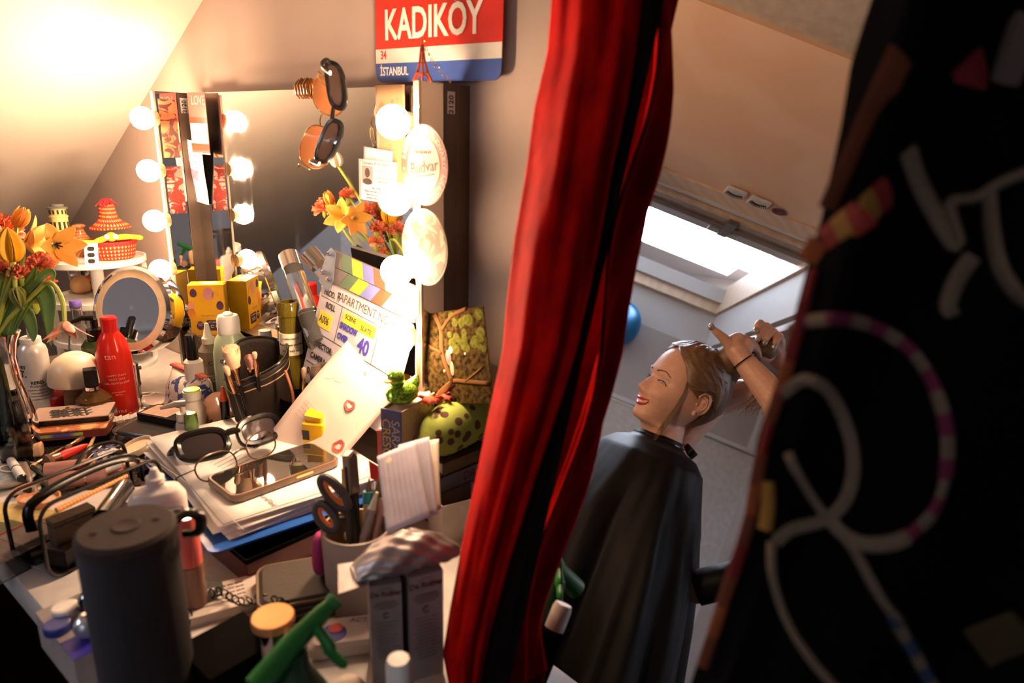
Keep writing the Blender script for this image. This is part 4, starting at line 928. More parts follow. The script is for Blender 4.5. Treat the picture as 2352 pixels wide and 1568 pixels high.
b = B(); b.at((.002, 0, .058), (.0, -.12, 0)); b.lathe([(.036, 0), (.039, .003), (.036, .009), (.025, .016), (.0175, .024), (.0155, .036), (.0145, .048), (.010, .053), (0, .054)], seg=40); b.m = None; b.build('lid', WV, r)
b = B(); random.seed(4)
for k in range(60):
    a, t = random.uniform(0, 6.28), random.uniform(.2, 1); b.tube([(.0, 0, .108), (.008 * t * math.cos(a), .008 * t * math.sin(a), .120), (.022 * t * math.cos(a), .022 * t * math.sin(a), .116 - .010 * t * t)], .0011, 4)
b.build('tassel', M('red_yarn'), r)
fa = facing(P)
r2 = thing('felt_frog', 'small yellow-green felt toy with big white eyes lying in the red basket', 'toy', loc=P + Vc((0, 0, .0375)), rot=fa)
FEL = M('yellow_green_felt', (.55, .50, .03), .9)
b = B(); b.sph(.0105, (.030, 0, .010), (1, 1, .95)); b.build('head', FEL, r2)
b = B(); b.tube(cr([(.030, .010, .008), (.038, .032, .010), (.036, .056, .006)], 4), [.006] * 4 + [.005] * 4 + [.003], 8); b.tube(cr([(.030, -.010, .008), (.036, -.03, .002), (.038, -.052, .004)], 4), [.006] * 4 + [.004] * 4 + [.002], 8); b.build('limbs', FEL, r2)
for s_ in (-1, 1):
    b = B(); b.sph(.0055, (.036, s_ * .0075, .011)); b.build('eye', WHITE, r2)
P = clampT(on(185, 672, ZT2), .02); r = thing('gourd_figure', 'small tan gourd-shaped figure with tiny mirror glasses on the middle tier', 'figurine', loc=P, rot=facing(P))
b = B(); b.lathe([(.010, 0), (.018, .006), (.021, .016), (.018, .028), (.009, .037), (.006, .042), (0, .043)], seg=28); b.build('body', M('tan_gourd', (.72, .42, .18), .45), r)
for s_ in (-1, 1):
    b = B(); b.at((.012, s_ * .010, .048), (0, HP, 0)); b.prism(rrect(.016, .014, .004), 0, .001); b.m = None; b.build('lens', CHROME, r)
P = clampT(on(216, 668, ZT2), .02); r = thing('clay_ring', 'glossy red-brown clay ring beside the tan gourd figure', 'ornament', loc=P, rot=facing(P))
b = B(); b.tube([(0, .014 * math.cos(t), .019 + .014 * math.sin(t)) for t in [2 * math.pi * k / 24 for k in range(24)]], .005, 10, closed=True); b.build('ring', M('red_clay', (.50, .08, .03), .2, coat=.5), r)
P = clampT(on(250, 660, ZT2), .025); r = thing('terracotta_dish', 'small orange terracotta dish at the back of the middle tier', 'dish', loc=P)
b = B(); b.lathe([(.018, 0), (.026, .010), (.028, .026), (.026, .026), (.022, .010), (0, .006)], seg=28, cap=False); b.build('bowl', M('terracotta', (.62, .26, .10), .6), r)
for px, pyy, w_, h_, lab, mt, tl in ((150, 660, .034, .048, 'pale grey card standing at the left of the middle tier', M('pale_grey_card', (.60, .54, .50), .7), .35), (205, 628, .024, .045, 'white strip of black heart-shaped stickers leaning on the top tier edge', PAPER, -.3)):
    P = clampT(on(px, pyy, ZT2 if pyy > 640 else ZT1), .012); r = thing('sticker_strip' if pyy < 640 else 'card', lab, 'card', loc=P, rot=(-.25, 0, facing(P) + HP + tl))
    b = B(); b.prism([(-w_ / 2, 0), (w_ / 2, 0), (w_ / 2, h_), (-w_ / 2, h_)], -.0005, .0005); b.mx(None); o = b.build('sheet', mt, r, rot=(HP, 0, 0), smooth=False)
    if pyy < 640:
        for k in range(3):
            b = B(); b.at((0, -.001, .010 + .012 * k), (HP, 0, 0)); b.prism(rrect(.012, .008, .003), 0, .0004); b.m = None; b.build('dark_shape', INK, r)
# ---- big white hairdryer-like puff / frosted shade behind the round mirror
# ---- bottles
def turned(name, label, cat, pos, parts, group=None, rot=None):
    r = thing(name, label, cat, loc=pos, rot=facing(pos) if rot is None else rot, group=group)
    for nm, prof, mt in parts:
        b = B(); b.lathe(prof, seg=36, cap=True); b.build(nm, mt, r)
    return r
P = base(62, 738, .172); WSAT = M('satin_white_can', (.66, .62, .60), .3, .2)
r = turned('mousse_can', 'tall white mousse can with slim nozzle, lettered REBEL, beside the vase', 'can', P, [('can', [(.0265, 0), (.0275, .003), (.0275, .150), (.025, .160), (.019, .168), (0, .169)], WSAT), ('collar', [(.019, .168), (.0195, .171), (.0195, .180), (.017, .182), (0, .182)], WHITE), ('nozzle', [(.0045, .180), (.004, .215), (.003, .216), (0, .216)], WHITE)])
b = B(); b.box((.006, .006, .189), (.020, .012, .014), .003); b.build('trigger', WHITE, r)
r.scale = (.8,) * 3; onbody(r, ['REBEL'], .0278, .088, .0095, INK, bold=.0003); onbody(r, ['PUSH-UP'], .0278, .0795, .0075, INK); onbody(r, ['mousse de volume racines', 'root volume 72H', 'Mousse ontwarrende', 'resultaat zichtbaar'], .0278, .072, .0042, INK, dz=.007)
onbody(r, ['T.'], .0278, .107, .020, INK, a=-.95, bold=.0007); onbody(r, ['ART'], .0278, .122, .010, INK, a=-.95, bold=.0003); onbody(r, ["L'ORÉAL"], .0278, .014, .0085, INK, a=-.15)
P = base(20, 905, .10); r = turned('ribbed_jar', 'black ribbed plastic bottle at the lower left edge before the can', 'bottle', P, [('body', [(.026, 0), (.030, .005)] + [(.030 if k % 2 else .0285, .010 + .004 * k) for k in range(14)] + [(.026, .070), (.018, .075), (0, .076)], BLACK), ('cap', [(.017, .075), (.018, .078), (.018, .098), (.015, .100), (0, .100)], BLACK)])
b = B(); b.tube(cr([(.018, 0, .095), (.034, .0, .09), (.040, 0, .075), (.038, 0, .04), (.03, 0, .03)], 4), .005, 8); b.build('handle', BLACK, r)
P = base(172, 690, .172); r = turned('water_bottle', 'empty clear glass bottle with a violet-blue screw cap', 'bottle', P, [('cap', [(.0125, .199), (.013, .201), (.013, .214), (.012, .216), (0, .216)], M('violet_blue_cap', (.16, .11, .42), .35))])
b = B(); b.lathe([(0, .003), (.026, .003), (.028, .008), (.028, .105), (.024, .130), (.0135, .155), (.0115, .195), (.0128, .197), (.0128, .203), (.0100, .203), (.0095, .195), (.0115, .157), (.022, .129), (.026, .104), (.026, .010), (0, .007)], seg=36, cap=False); b.build('glass', GLASS, r)
r.scale = (.8,) * 3; onbody(r, ['fanti'], .0284, .080, .013, M('grey_ink'))
P = base(212, 716, .175); r = turned('pump_bottle', 'dark green pump bottle behind the clear glass one', 'bottle', P, [('bottle', [(.024, 0), (.025, .003), (.025, .115), (.018, .125), (0, .126)], M('dark_green_bottle', (.03, .06, .02), .15)), ('collar', [(.014, .126), (.014, .145), (.006, .147), (.006, .162), (0, .162)], BLACK)])
b = B(); b.tube([(0, 0, .165), (.0, -.018, .166), (.0, -.034, .160)], [.006, .005, .0035], 10); b.build('spout', BLACK, r)
# mushroom lamp
P = base(166, 808, .117); r = turned('mushroom_lamp', 'small mushroom lamp, white dome shade on a wooden foot', 'lamp', P, [('foot', [(.024, 0), (.026, .004), (.024, .050), (.020, .068), (0, .068)], M('walnut', (.30, .13, .05), .5, kind='waveZ', sc=20, bump=.3)), ('shade', [(.010, .060), (.034, .062), (.0455, .068), (.046, .076), (.042, .096), (.031, .113), (.016, .122), (0, .125)], M('opal_shade', (.86, .74, .60), .35, sss=.3))])
r.scale = (.94,) * 3
# round hairbrush
P = base(118, 905, .03); r = thing('round_hairbrush', 'round bristle hairbrush between the mousse can and the mushroom lamp', 'hairbrush', loc=(P.x - .004, P.y + .0, TZ), rot=(0, 0, facing(P)))
b = B(); b.cyl(.009, .060, (0, 0, .015)); b.build('barrel', BLACK, r); b = B(); random.seed(8)
for k in range(240):
    a, z = random.uniform(0, 6.28), random.uniform(.018, .072); b.tube([(.008 * math.cos(a), .008 * math.sin(a), z), (.020 * math.cos(a), .020 * math.sin(a), z)], .00045, 3)
o = b.build('bristles', M('tan_bristle', (.45, .28, .15), .7), r); b = B(); b.cyl(.008, .016, (0, 0, 0)); b.build('handle', BLACK, r)
P = base(135, 898, .040); turned('cream_jar', 'small jar with a red screw lid in front of the mushroom lamp', 'jar', P, [('jar', [(.026, 0), (.028, .003), (.028, .014), (0, .015)], M('smoky_glass', (.10, .05, .03), .1)), ('lid', [(.030, .013), (.0315, .016), (.0315, .036), (.029, .040), (0, .041)], M('red_lid', (.60, .01, .01), .3))])
P = base(205, 845, .103); r = turned('perfume_bottle', 'round amber perfume bottle with square black cap', 'perfume', P, [('neck', [(.009, .066), (.011, .068), (.011, .074), (0, .075)], CHROME)])
r.scale = (.97,) * 3; b = B(); b.box((0, 0, .090), (.021, .021, .030), .002); b.build('cap', BLACK, r)
b = B(); b.lathe([(0, 0), (.022, 0), (.030, .012), (.033, .030), (.028, .052), (.014, .066), (0, .067)], seg=14); b.build('glass', M('amber_glass', (.80, .38, .12), .04, trans=.9, ior=1.4, kind='plain'), r, sharp=.2)
P = base(248, 728, .175); RT_ = M('red_translucent', (.90, .035, .02), .15, trans=.35, ior=1.3, kind='plain')
r = turned('lotion_bottle', 'tall translucent red lotion bottle behind the round mirror', 'bottle', P, [('bottle', [(.027, 0), (.029, .004), (.0275, .110), (.022, .135), (.013, .150), (0, .151)], RT_), ('cap', [(.0125, .150), (.013, .173), (.011, .176), (0, .176)], M('red_lid'))])
PKI = M('pale_red_ink', (.95, .35, .28), .5, kind='plain')
onbody(r, ['tan'], .0285, .112, .014, PKI, a=-.2); onbody(r, ['HAPPY DAYS', 'NEXT DAY', 'GEL REVITALIZER'], .0283, .078, .0052, PKI, dz=.007); onbody(r, ['prolongateur', '200 ml'], .0283, .048, .004, PKI); onbody(r, ['STYLE'], .0290, .012, .006, INKW)
# ---- round chrome make-up mirror
sb = on(316, 930, TZ); hc = pz(303, 712, 0) if False else None
SBX = Vc((sb.x, sb.y, TZ)); dep0 = (SBX - EYE).dot(FW); HCN = pd(302, 712, dep0 - .01); HH = HCN.z - TZ
r = thing('round_makeup_mirror', 'round chrome make-up mirror on a stand with an unlit ring light', 'mirror', loc=SBX, rot=facing(SBX))
b = B(); b.lathe([(0, 0), (.060, 0), (.063, .003), (.060, .006), (.040, .010), (.012, .016), (0, .018)], seg=48); b.build('base', CHROME, r)
STH = HH - .085
b = B(); b.lathe([(.010, .012), (.0095, .05), (.0095, STH - .045), (.0115, STH - .044), (.0115, STH - .040), (.0105, STH - .038), (.0105, STH - .004), (.006, STH), (0, STH)], seg=24); b.build('stem', CHROME, r)
b = B(); b.tube([(0, -.010, STH - .012), (0, .014, STH - .012)], .006, 10); b.build('tilt_joint', CHROME, r)
nd = (EYE - HCN).normalized(); want = (nd * .83 + RT * -.54 + UP * .02).normalized()
hm = frame(Vc((0, 0, HH)), Vc((1, 0, 0)), Vc((0, 1, 0)))
wl = r.matrix_world; bpy.context.view_layer.update(); Rinv = r.matrix_world.to_3x3().inverted()
nloc = Rinv @ want; xl = ZUP.cross(nloc).normalized(); yl = nloc.cross(xl)
hloc = Rinv @ (HCN - SBX)
hm = Matrix.Identity(4)
for i in range(3): hm[i][0] = xl[i]; hm[i][1] = yl[i]; hm[i][2] = nloc[i]; hm[i][3] = hloc[i]
HRd = .0800
b = B(); b.mx(hm); b.lathe([(.060, -.052), (.074, -.048), (.077, -.040), (.077, -.012), (.081, -.010), (HRd, 0), (.0745, .004), (.072, .002)], seg=64, cap=True); b.build('housing', CHROME, r)
b = B(); b.mx(hm); b.lathe([(.0725, .0025), (.0590, .0035), (.0590, .0005), (.0725, .0005)], seg=64, cap=False); b.build('light_ring', M('frosted_ring', (.86, .70, .50), .5), r)
b = B(); b.mx(hm); b.lathe([(0, .0022), (.0592, .0030)], seg=64, cap=False); b.build('mirror_glass', M('dusty_mirror', (.80, .82, .86), .04, 1, kind='plain'), r)
# towel under the brushes
TOW = M('brown_terry_towel', (.075, .045, .03), .95, kind='terry', sc=330)
tp = [on(x, y, TZ) for x, y in ((40, 985), (300, 955), (450, 1010), (330, 1110), (60, 1130), (-60, 1060))]
cxy = sum(tp, Vc()) / 6; r = thing('towel', 'dark brown terry towel spread under the brushes', 'towel', loc=(cxy.x, cxy.y, TZ))
def tow(u, v):
    a = 2 * math.pi * u; q = (a / (2 * math.pi) * 6) % 6; i = int(q) % 6; k = q - int(q); e = tp[i].lerp(tp[(i + 1) % 6], k) - cxy
    return Vc((e.x * v, e.y * v, .006 - .004 * v ** 8 + .0015 * math.sin(e.x * v * 70) * math.sin(e.y * v * 60)))
b = B(); b.grid(tow, 72, 16, closeu=True); b.build('cloth', TOW, r, sharp=0)
TW = TZ + .0075
# SMOKY palette on top of two wider palettes
def palette(name, label, cat, c, ang_, w_, d_, h_, z0, mat, sidem=None, group=None):
    P = pz(c[0], c[1], z0 + h_); r = thing(name, label, cat, loc=(P.x, P.y, z0), rot=ang_, group=group)
    b = B(); b.prism(rrect(w_, d_, .003, 2), 0, h_ * .86); b.build('case', sidem or mat, r, smooth=False)
    b = B(); b.prism(rrect(w_, d_, .003, 2), h_ * .86, h_); b.build('lid', mat, r, smooth=False); return r
a1 = ang((80, 968), (205, 918), .80)
aa = ang((60, 975), (255, 960), .78)
DKR = M('dark_red_card', (.14, .02, .015), .5); OC = M('orange_print_card', (.75, .36, .14), .5, kind='blot', col2=(.40, .12, .04), sc=40, thr=.58)
r1 = palette('makeup_palette', 'dark red flat palette at the bottom of the stack under the SMOKY one', 'make-up palette', (160, 985), aa, .125, .060, .014, TW, DKR, BLACK)
r1 = palette('makeup_palette', 'orange printed palette with a rainbow strip, between the other two', 'make-up palette', (155, 972), aa + .03, .120, .062, .014, TW + .014, OC, DKR)
b = B(); b.box((-.01, -.0315, .007), (.075, .0006, .005)); b.build('rainbow_strip', M('rainbow_foil', (.30, .45, .12), .3, kind='waveX', col2=(.05, .08, .30), sc=5, bump=.05), r1)
PTP = M('dusty_pink_lid', (.48, .33, .27), .4)
rs = palette('makeup_palette', 'pinkish-brown palette printed SMOKY three times, topmost of its stack', 'make-up palette', (167, 945), aa + .04, .112, .060, .010, TW + .028, PTP, BLACK)
text(rs, 'B', .010, (-.012, .019, .0102), INK, bold=.0006)
for k in range(3): text(rs, 'SMOKY', .0165, (.004 * k - .006, .007 - .0115 * k, .0102), INK, bold=.0011)
# foundation sticks at the left
BEI = M('beige_liquid', (.62, .36, .22), .3); CAPB = M('cream_cap', (.72, .55, .40), .35)
for c1_, c2_, lab, fl in (((-10, 1012), (112, 1000), 'beige foundation tube with pale square cap at right, the farther of two', 0), ((0, 1042), (98, 1030), 'beige foundation tube with its pale cap at the left edge, the nearer of two', 1)):
    z = TW + .011; p1, p2 = pz(*c1_, z), pz(*c2_, z); d = p2 - p1; L_ = d.length; r = thing('foundation_tube', lab, 'make-up tube', loc=((p1.x + p2.x) / 2, (p1.y + p2.y) / 2, z), rot=math.atan2(d.y, d.x) + (math.pi if fl else 0), group=None)
    b = B(); b.at((0, 0, 0), (0, HP, 0)); b.prism(rrect(.020, .020, .005, 3), -L_ / 2, L_ * .12, bev=.002); b.m = None; b.build('tube', BEI, r)
    b = B(); b.at((0, 0, 0), (0, HP, 0)); b.prism(rrect(.021, .021, .002, 2), L_ * .12, L_ * .5, bev=.001); b.m = None; b.build('cap', CAPB, r)
# brushes and pencils lying on the towel
WDH = M('dark_wood_handle', (.20, .09, .045), .35); TANH = M('tan_wood_handle', (.52, .30, .15), .4); BRI = M('brown_bristles', (.16, .08, .05), .9); BRT = M('tan_bristles', (.62, .38, .26), .9); COP = M('copper_ferrule', (.75, .38, .22), .2, 1, kind='plain')
def brush(tip, end, label, hm_=WDH, fm=COP, bm=BRI, rb=.006, rh=.003, z=None, name='makeup_brush', lb=.18, lf=.16, z2=None):
    z = z or TW + rb + .001; p1, p2 = pz(*tip, z), pz(*end, z2 or z); d = p2 - p1; L_ = d.length
    r = thing(name, label, 'brush' if 'brush' in name else 'pencil', mx=frame(p1, d, Vc((0, 0, 1)).cross(d)))
    X = lambda t, s=0: (t * L_, 0, s)
    b = B(); b.tube([X(0), X(lb * .25), X(lb * .6), X(lb)], [rb * .35, rb * .95, rb, rh * 1.1], 14); b.build('bristles', bm, r)
    b = B(); b.tube([X(lb * .97), X(lb + lf)], [rh * 1.25, rh * 1.15], 14); b.build('ferrule', fm, r)
    b = B(); b.tube([X(lb + lf), X(lb + lf + .15), X(.9), X(1)], [rh * 1.1, rh * 1.3, rh * .9, rh * .5], 12); b.build('handle', hm_, r); return r
brush((102, 1062), (202, 1022), 'fluffy brown brush with a bright red handle on the towel', RED, COP, BRI, .0105, .0055)
brush((70, 1073), (150, 1025), 'slim tan-handled brush lying beside the fluffy red-handled one', WDH, COP, TANH, .0035, .0025, z=TW + .006)
brush((150, 1030), (212, 990), 'thin dark brown brush pointing up to the palettes', WDH, COP, BRI, .004, .0028, z=TW + .014)
brush((190, 1058), (218, 1000), 'thin brush with copper ferrule near the glue tube', TANH, COP, BRI, .003, .0025, z=TW + .012)
brush((238, 1020), (198, 1058), 'small black-tipped brush right of the copper one', BLACK, CHROME, INK, .0035, .0022, z=TW + .018)
brush((55, 1055), (110, 1100), 'thin black eyeliner brush with a silver tip pointing right', BLACK, BLACK, BLACK, .0025, .0025, z=TW + .006)
def stick(p_, q_, label, parts, r_, z=None, name='pen', cat='pen'):
    z = z or TW + r_ + .001; p1, p2 = pz(*p_, z), pz(*q_, z); d = p2 - p1; L_ = d.length; r = thing(name, label, cat, mx=frame(p1, d, Vc((0, 0, 1)).cross(d)))
    for nm, t0, t1, k0, k1, mt in parts: b = B(); b.tube([(t0 * L_, 0, 0), (t1 * L_, 0, 0)], [r_ * k0, r_ * k1], 18); b.build(nm, mt, r)
    return r
stick((25, 1057), (52, 1100), 'short white mascara tube with a thin dark ring', [('cap', 0, .45, .9, 1, WHITE), ('ring', .45, .50, 1.02, 1.02, INK), ('tube', .5, .95, 1, 1, WHITE), ('foot', .95, 1, 1, .8, BLACK)], .0062, name='mascara', cat='mascara')
stick((57, 1066), (70, 1108), 'grey-brown lip pencil beside the white mascara', [('barrel', 0, .85, 1, 1, M('taupe_barrel', (.22, .15, .13), .4)), ('tip', .85, 1, 1, .3, M('taupe_barrel'))], .0042, name='lip_pencil', cat='pencil')
stick((104, 1080), (205, 1068), 'mauve-brown lip gloss tube lying in front of the brushes', [('tube', 0, .82, 1, 1, M('mauve_tube', (.36, .17, .14), .3)), ('collar', .82, .86, 1.05, 1.05, COP), ('cap', .86, 1.3, .95, .95, M('mauve_tube'))], .0105, name='lip_gloss', cat='lip gloss')
r = stick((222, 1052), (270, 1035), 'white tube of lash glue lettered DUO', [('tube', 0, .85, .95, 1.05, WHITE), ('nozzle', .85, 1.05, .5, .3, WHITE)], .0088, z=TW + .018, name='glue_tube', cat='glue')
text(r, 'DUO', .017, (.016, 0, .0096), M('navy_ink', (.02, .03, .16), .5, kind='plain'), bold=.0009)
P = on(240, 1060, TW); r = thing('lip_palette', 'flat dusty-red case lying under the glue tube', 'make-up case', loc=P, rot=aa + .5)
b = B(); b.prism(rrect(.085, .034, .004), 0, .007); b.build('case', M('dusty_red_case', (.40, .10, .09), .4), r)
def dish(px, pyy, R_, h, lab, out, inn, z0, tilt=(0, 0), nm='powder_jar', cat='powder jar'):
    P = pz(px, pyy, z0 + h); r = thing(nm, lab, cat, loc=(P.x, P.y, z0 + R_ * math.sin(abs(tilt[0]) + abs(tilt[1])) * .9), rot=(tilt[0], tilt[1], 0))
    b = B(); b.lathe([(R_ * .94, 0), (R_, .002), (R_, h), (R_ * .93, h), (R_ * .9, h * .45), (0, h * .42)], seg=40, cap=False); b.lathe([(0, 0), (R_ * .94, 0)], seg=40, cap=False); b.build('dish', out, r)
    b = B(); b.lathe([(0, h * .62), (R_ * .90, h * .60), (R_ * .9, h * .5)], seg=32, cap=False); b.build('powder', inn, r); return r
dish(318, 1030, .024, .010, 'open ivory powder dish lying tilted beside the paper stack', CAPB, M('ivory_powder', (.78, .62, .42), .9), TW + .002, (.28, -.1))
ORR = M('orange_rim', (.70, .30, .13), .4)
# right of the towel: mirror compact, mesh bag
P = on(250, 985, TW); r = thing('mesh_pouch', 'small beige pouch with white net trim and a bead string', 'pouch', loc=P, rot=(0, 0, aa + .3))
b = B(); b.grid(lambda u, v: ((u - .5) * .050 * (1 - .25 * v) + .004 * math.sin(v * 6), (v - .3) * .034, .020 * math.sin(math.pi * u) ** .5 * math.sin(math.pi * min(1, v + .12)) + .001), 16, 12); b.build('pouch', M('beige_cloth', (.55, .36, .25), .8, kind='cloth', sc=90, bump=.3), r, sharp=0, solid=.001)
for k in range(22):
    b = B(); t = k / 21; b.sph(.0016, (.03 + .055 * t, -.012 + .030 * t * t, .010 + .014 * t * (1 - t)), seg=8, rg=6); b.build('bead', M('pearl_bead', (.75, .70, .62), .2), r)
b = B()
for i in range(7):
    for j in range(4): x, y = -.022 + .011 * i, -.020 + .0055 * j; b.tube([(x, y, .018), (x + .010, y + .004, .020)], .0011, 5); b.tube([(x + .010, y, .019), (x, y + .004, .0175)], .0011, 5)
b.build('net_trim', M('white_net', (.75, .70, .62), .7), r)
# clear lidded box with a compact on top
zc = TZ
P = pz(362, 975, zc + .032); r = thing('storage_box', 'frosted clear lidded plastic box right of the brushes', 'box', loc=(P.x, P.y, zc), rot=aa - .50)
b = B(); b.prism(rrect(.115, .070, .012, 5), 0, .024, bev=.003); b.build('box', CLEARP, r); b = B(); b.prism(rrect(.120, .075, .013, 5), .024, .031, bev=.002); b.build('lid', CLEARP, r)
P = pz(383, 950, zc + .040); r = thing('powder_compact', 'black compact with a shimmering pink-beige top on the clear box', 'compact', loc=(P.x, P.y, zc + .0315), rot=aa - .62)
b = B(); b.prism(rrect(.080, .046, .003), 0, .012); b.build('case', BLACK, r, smooth=False); b = B(); b.prism(rrect(.054, .038, .001), .012, .0125); b.build('window', M('pink_beige_shimmer', (.52, .33, .24), .35, kind='noise', col2=(.40, .24, .18), sc=70), r, (-.008, 0, 0), smooth=False)
P = on(300, 1000, TZ); 
# glass trinket box and riser behind
r = thing('glass_riser', 'low brown-tinted glass drawer box with pale edges in front of the mirror', 'box', loc=(-1.160, .627, TZ))
SMK = M('smoked_glass', (.45, .30, .20), .12, trans=.75, ior=1.2, kind='plain'); EDG = M('brass_edge', (.62, .45, .28), .3, .6)
rw, rd, rh = .25, .048, .118
b = B(); b.box((0, 0, rh / 2), (rw, rd, rh - .004)); b.build('glass_body', M('brown_marbled', (.20, .11, .06), .25, kind='blot', col2=(.34, .22, .14), sc=45, thr=.5), r, smooth=False)
for z in (.002, rh / 2, rh - .002):
    b = B(); b.box((0, 0, z), (rw + .004, rd + .004, .004)); b.build('metal_edge', EDG, r, smooth=False)
for x in (-rw / 2, rw / 2):
    b = B(); b.box((x, -rd / 2, rh / 2), (.004, .004, rh)); b.build('corner_edge', EDG, r, smooth=False)
# egg box
ZR = TZ + rh + .0005
egl = py(412, 655, .615); egr = py(490, 650, .60)
ew = (egr - egl).length; P = (egl + egr) / 2
r = thing('yellow_carton', 'yellow chocolate egg carton with pink and purple eggs printed, before the mirror', 'carton', loc=(P.x + .010, .624, ZR), rot=.90)
eh = P.z - ZR; ew = .062; YC = M('carton_yellow', (.86, .46, .01), .45)
b = B(); b.box((0, 0, eh / 2), (ew, .036, eh)); b.build('box', YC, r, smooth=False)
b = B(); b.prism([(-ew / 2, -.018), (ew / 2, -.018), (ew / 2 * .9, .0), (ew / 2, .018), (-ew / 2, .018)], eh, eh + .0012); b.build('top_flap', YC, r, smooth=False)
b = B(); b.lathe([(0, 0), (.016, 0), (.016, .0004), (0, .0004)], sx=1, sy=.6); b.build('top_label', M('cream_label', (.85, .75, .55), .5), r, (.004, 0, eh + .0013))
def egg(x, z, s_, mat, a=0, nm='egg_print'):
    poly = [(s_ * .75 * math.cos(t) * (1 - .12 * math.sin(t)), s_ * math.sin(t)) for t in [2 * math.pi * k / 20 for k in range(20)]]; b = B(); b.prism(poly, 0, .0003); o = b.build(nm, mat, r, (x, -.0183, z), (HP, 0, 0), smooth=False); o.rotation_euler = Euler((HP, 0, 0)); return o
PP = M('egg_purple', (.10, .035, .09), .5); PKE = M('egg_pink', (.66, .28, .33), .5); OE = M('egg_orange', (.80, .26, .03), .5)
k = ew / .055
egg(-.019 * k, eh * .86, .008, PP); egg(.004 * k, eh * .84, .012, PKE); egg(.0145 * k, eh * .80, .009, YEL2 if False else M('egg_gold', (.85, .42, .03), .5)); egg(.020 * k, eh * .60, .0085, PP); egg(-.024 * k, eh * .60, .008, M('egg_coral', (.85, .35, .22), .5)); egg(-.0245 * k, eh * .46, .009, OE)
b = B(); b.prism(rrect(.028, .020, .003), 0, .0003); b.build('recycle_panel', M('plum_print', (.06, .03, .07), .5), r, (.010, -.0183, eh * .20), (HP, 0, 0), smooth=False)
text(r, "LET'S RECYCLE", .0032, (.010, -.0188, eh * .265), M('cream_label'), rot=(HP, 0, 0)); egg(-.013 * k, eh * .20, .0085, PP)
text(r, 'GOOD\nEGG', .0032, (-.013 * k, -.0188, eh * .22), M('cream_label'), rot=(HP, 0, 0)); text(r, 'open · crack · enjoy', .0028, (0, -.0188, eh * .40), M('brown_ink', (.25, .10, .02), .6, kind='plain'), rot=(HP, 0, 0))
for x in (.006, .015): b = B(); b.tube([(.0026 * math.cos(t), .0026 * math.sin(t), 0) for t in [.3 + 5.2 * j / 12 for j in range(13)]], .0005, 5); b.build('recycle_arrow', M('cream_label'), r, (x, -.0188, eh * .18), (HP, 0, 0))
# round blue-orange tin, hidden bits under the mirror ring
P = pz(352, 745, ZR + .03) 
r = thing('patterned_box', 'small patterned card box with orange trim on the glass box behind the round mirror', 'box', loc=(-1.262, .627, ZR), rot=.1)
b = B(); b.box((0, 0, .014), (.050, .036, .028)); b.build('box', M('black_white_pattern', (.70, .65, .58), .5, kind='blot', col2=(.04, .03, .03), sc=120, thr=.5), r, smooth=False); b = B(); b.box((0, 0, .020), (.051, .037, .003)); b.build('orange_trim', ORG, r, smooth=False)
# ---- floral zip pouch
P = base(440, 852, .078); P = Vc((P.x + .0, P.y - .005, TZ))
r = thing('floral_pouch', 'white zip pouch with blue floral print and an orange and pink zip', 'pouch', loc=P, rot=ang((390, 880), (500, 960), .80) + .12)
def pouch(u, v):
    a = 2 * math.pi * u; z = v; w_ = .062 * (1 - .10 * z); d = .034 * (1 - z) ** .45 + .0035
    return (w_ * math.copysign(abs(math.cos(a)) ** .55, math.cos(a)) + .003 * math.sin(v * 9), d * math.copysign(abs(math.sin(a)) ** .7, math.sin(a)) + .003 * math.sin(a * 3 + v * 4), .078 * v ** .9 + .003 * math.cos(a * 2) * v)
b = B(); b.grid(pouch, 56, 22, closeu=True)
b.f.append(tuple(range(56))); b.mi.append(0); b.f.append(tuple(range(21 * 56, 22 * 56))); b.mi.append(0)
b.build('pouch', M('blue_floral', (.72, .64, .56), .7, kind='blot', col2=(.05, .07, .22), sc=42, thr=.47), r, sharp=0)
for dy, mt, rr_ in ((0, M('orange_zip', (.85, .32, .08), .6), .0032), (-.0045, M('pink_zip', (.70, .12, .18), .6), .0022), (.0045, M('pink_zip'), .0022)):
    b = B(); b.tube([(-.056 + .112 * t, dy, .0795 + .003 * math.sin(t * 3)) for t in [k / 10 for k in range(11)]], rr_, 8); b.build('zip', mt, r)
# small bottles behind
BOTW = M('white_bottle', (.78, .72, .64), .35)
P = base(437, 768, .150); turned('serum_bottle', 'slim white bottle with a tall black cap behind the floral pouch', 'bottle', P, [('bottle', [(.0145, 0), (.0155, .002), (.0155, .102), (.012, .106), (0, .107)], BOTW), ('cap', [(.0095, .106), (.0095, .148), (.0085, .150), (0, .150)], BLACK)])
P = base(474, 742, .155); r = turned('dropper_bottle', 'clear labelled dropper bottle with a white pointed tip', 'bottle', P, [('bottle', [(.0175, 0), (.019, .002), (.019, .105), (.010, .118), (0, .119)], M('smoky_clear', (.35, .30, .25), .12, trans=.5, ior=1.3, kind='plain')), ('tip', [(.0105, .118), (.0108, .128), (.0075, .132), (.0042, .150), (.003, .155), (0, .156)], WHITE)])
onbody(r, ['C'], .0195, .085, .012, INK); onbody(r, ['Re'], .0195, .078, .010, INK, a=.7); onbody(r, ['solution for', 'eyes 10 ml', 'apply daily'], .0195, .062, .004, INKW)
P = base(522, 718, .185); GRB = M('pale_green_bottle', (.50, .62, .42), .3, trans=.25)
r = turned('cleanser_bottle', 'pale green bottle with white flip cap behind the brush bag', 'bottle', P, [('bottle', [(.028, 0), (.030, .003), (.029, .115), (.024, .140), (.016, .152), (0, .153)], GRB), ('cap', [(.0185, .150), (.019, .153), (.0185, .176), (.016, .181), (0, .182)], WHITE)])
b = B(); b.sph(.006, (-.002, 0, .183), (2.2, 1.4, .5)); b.build('flip_top', WHITE, r)
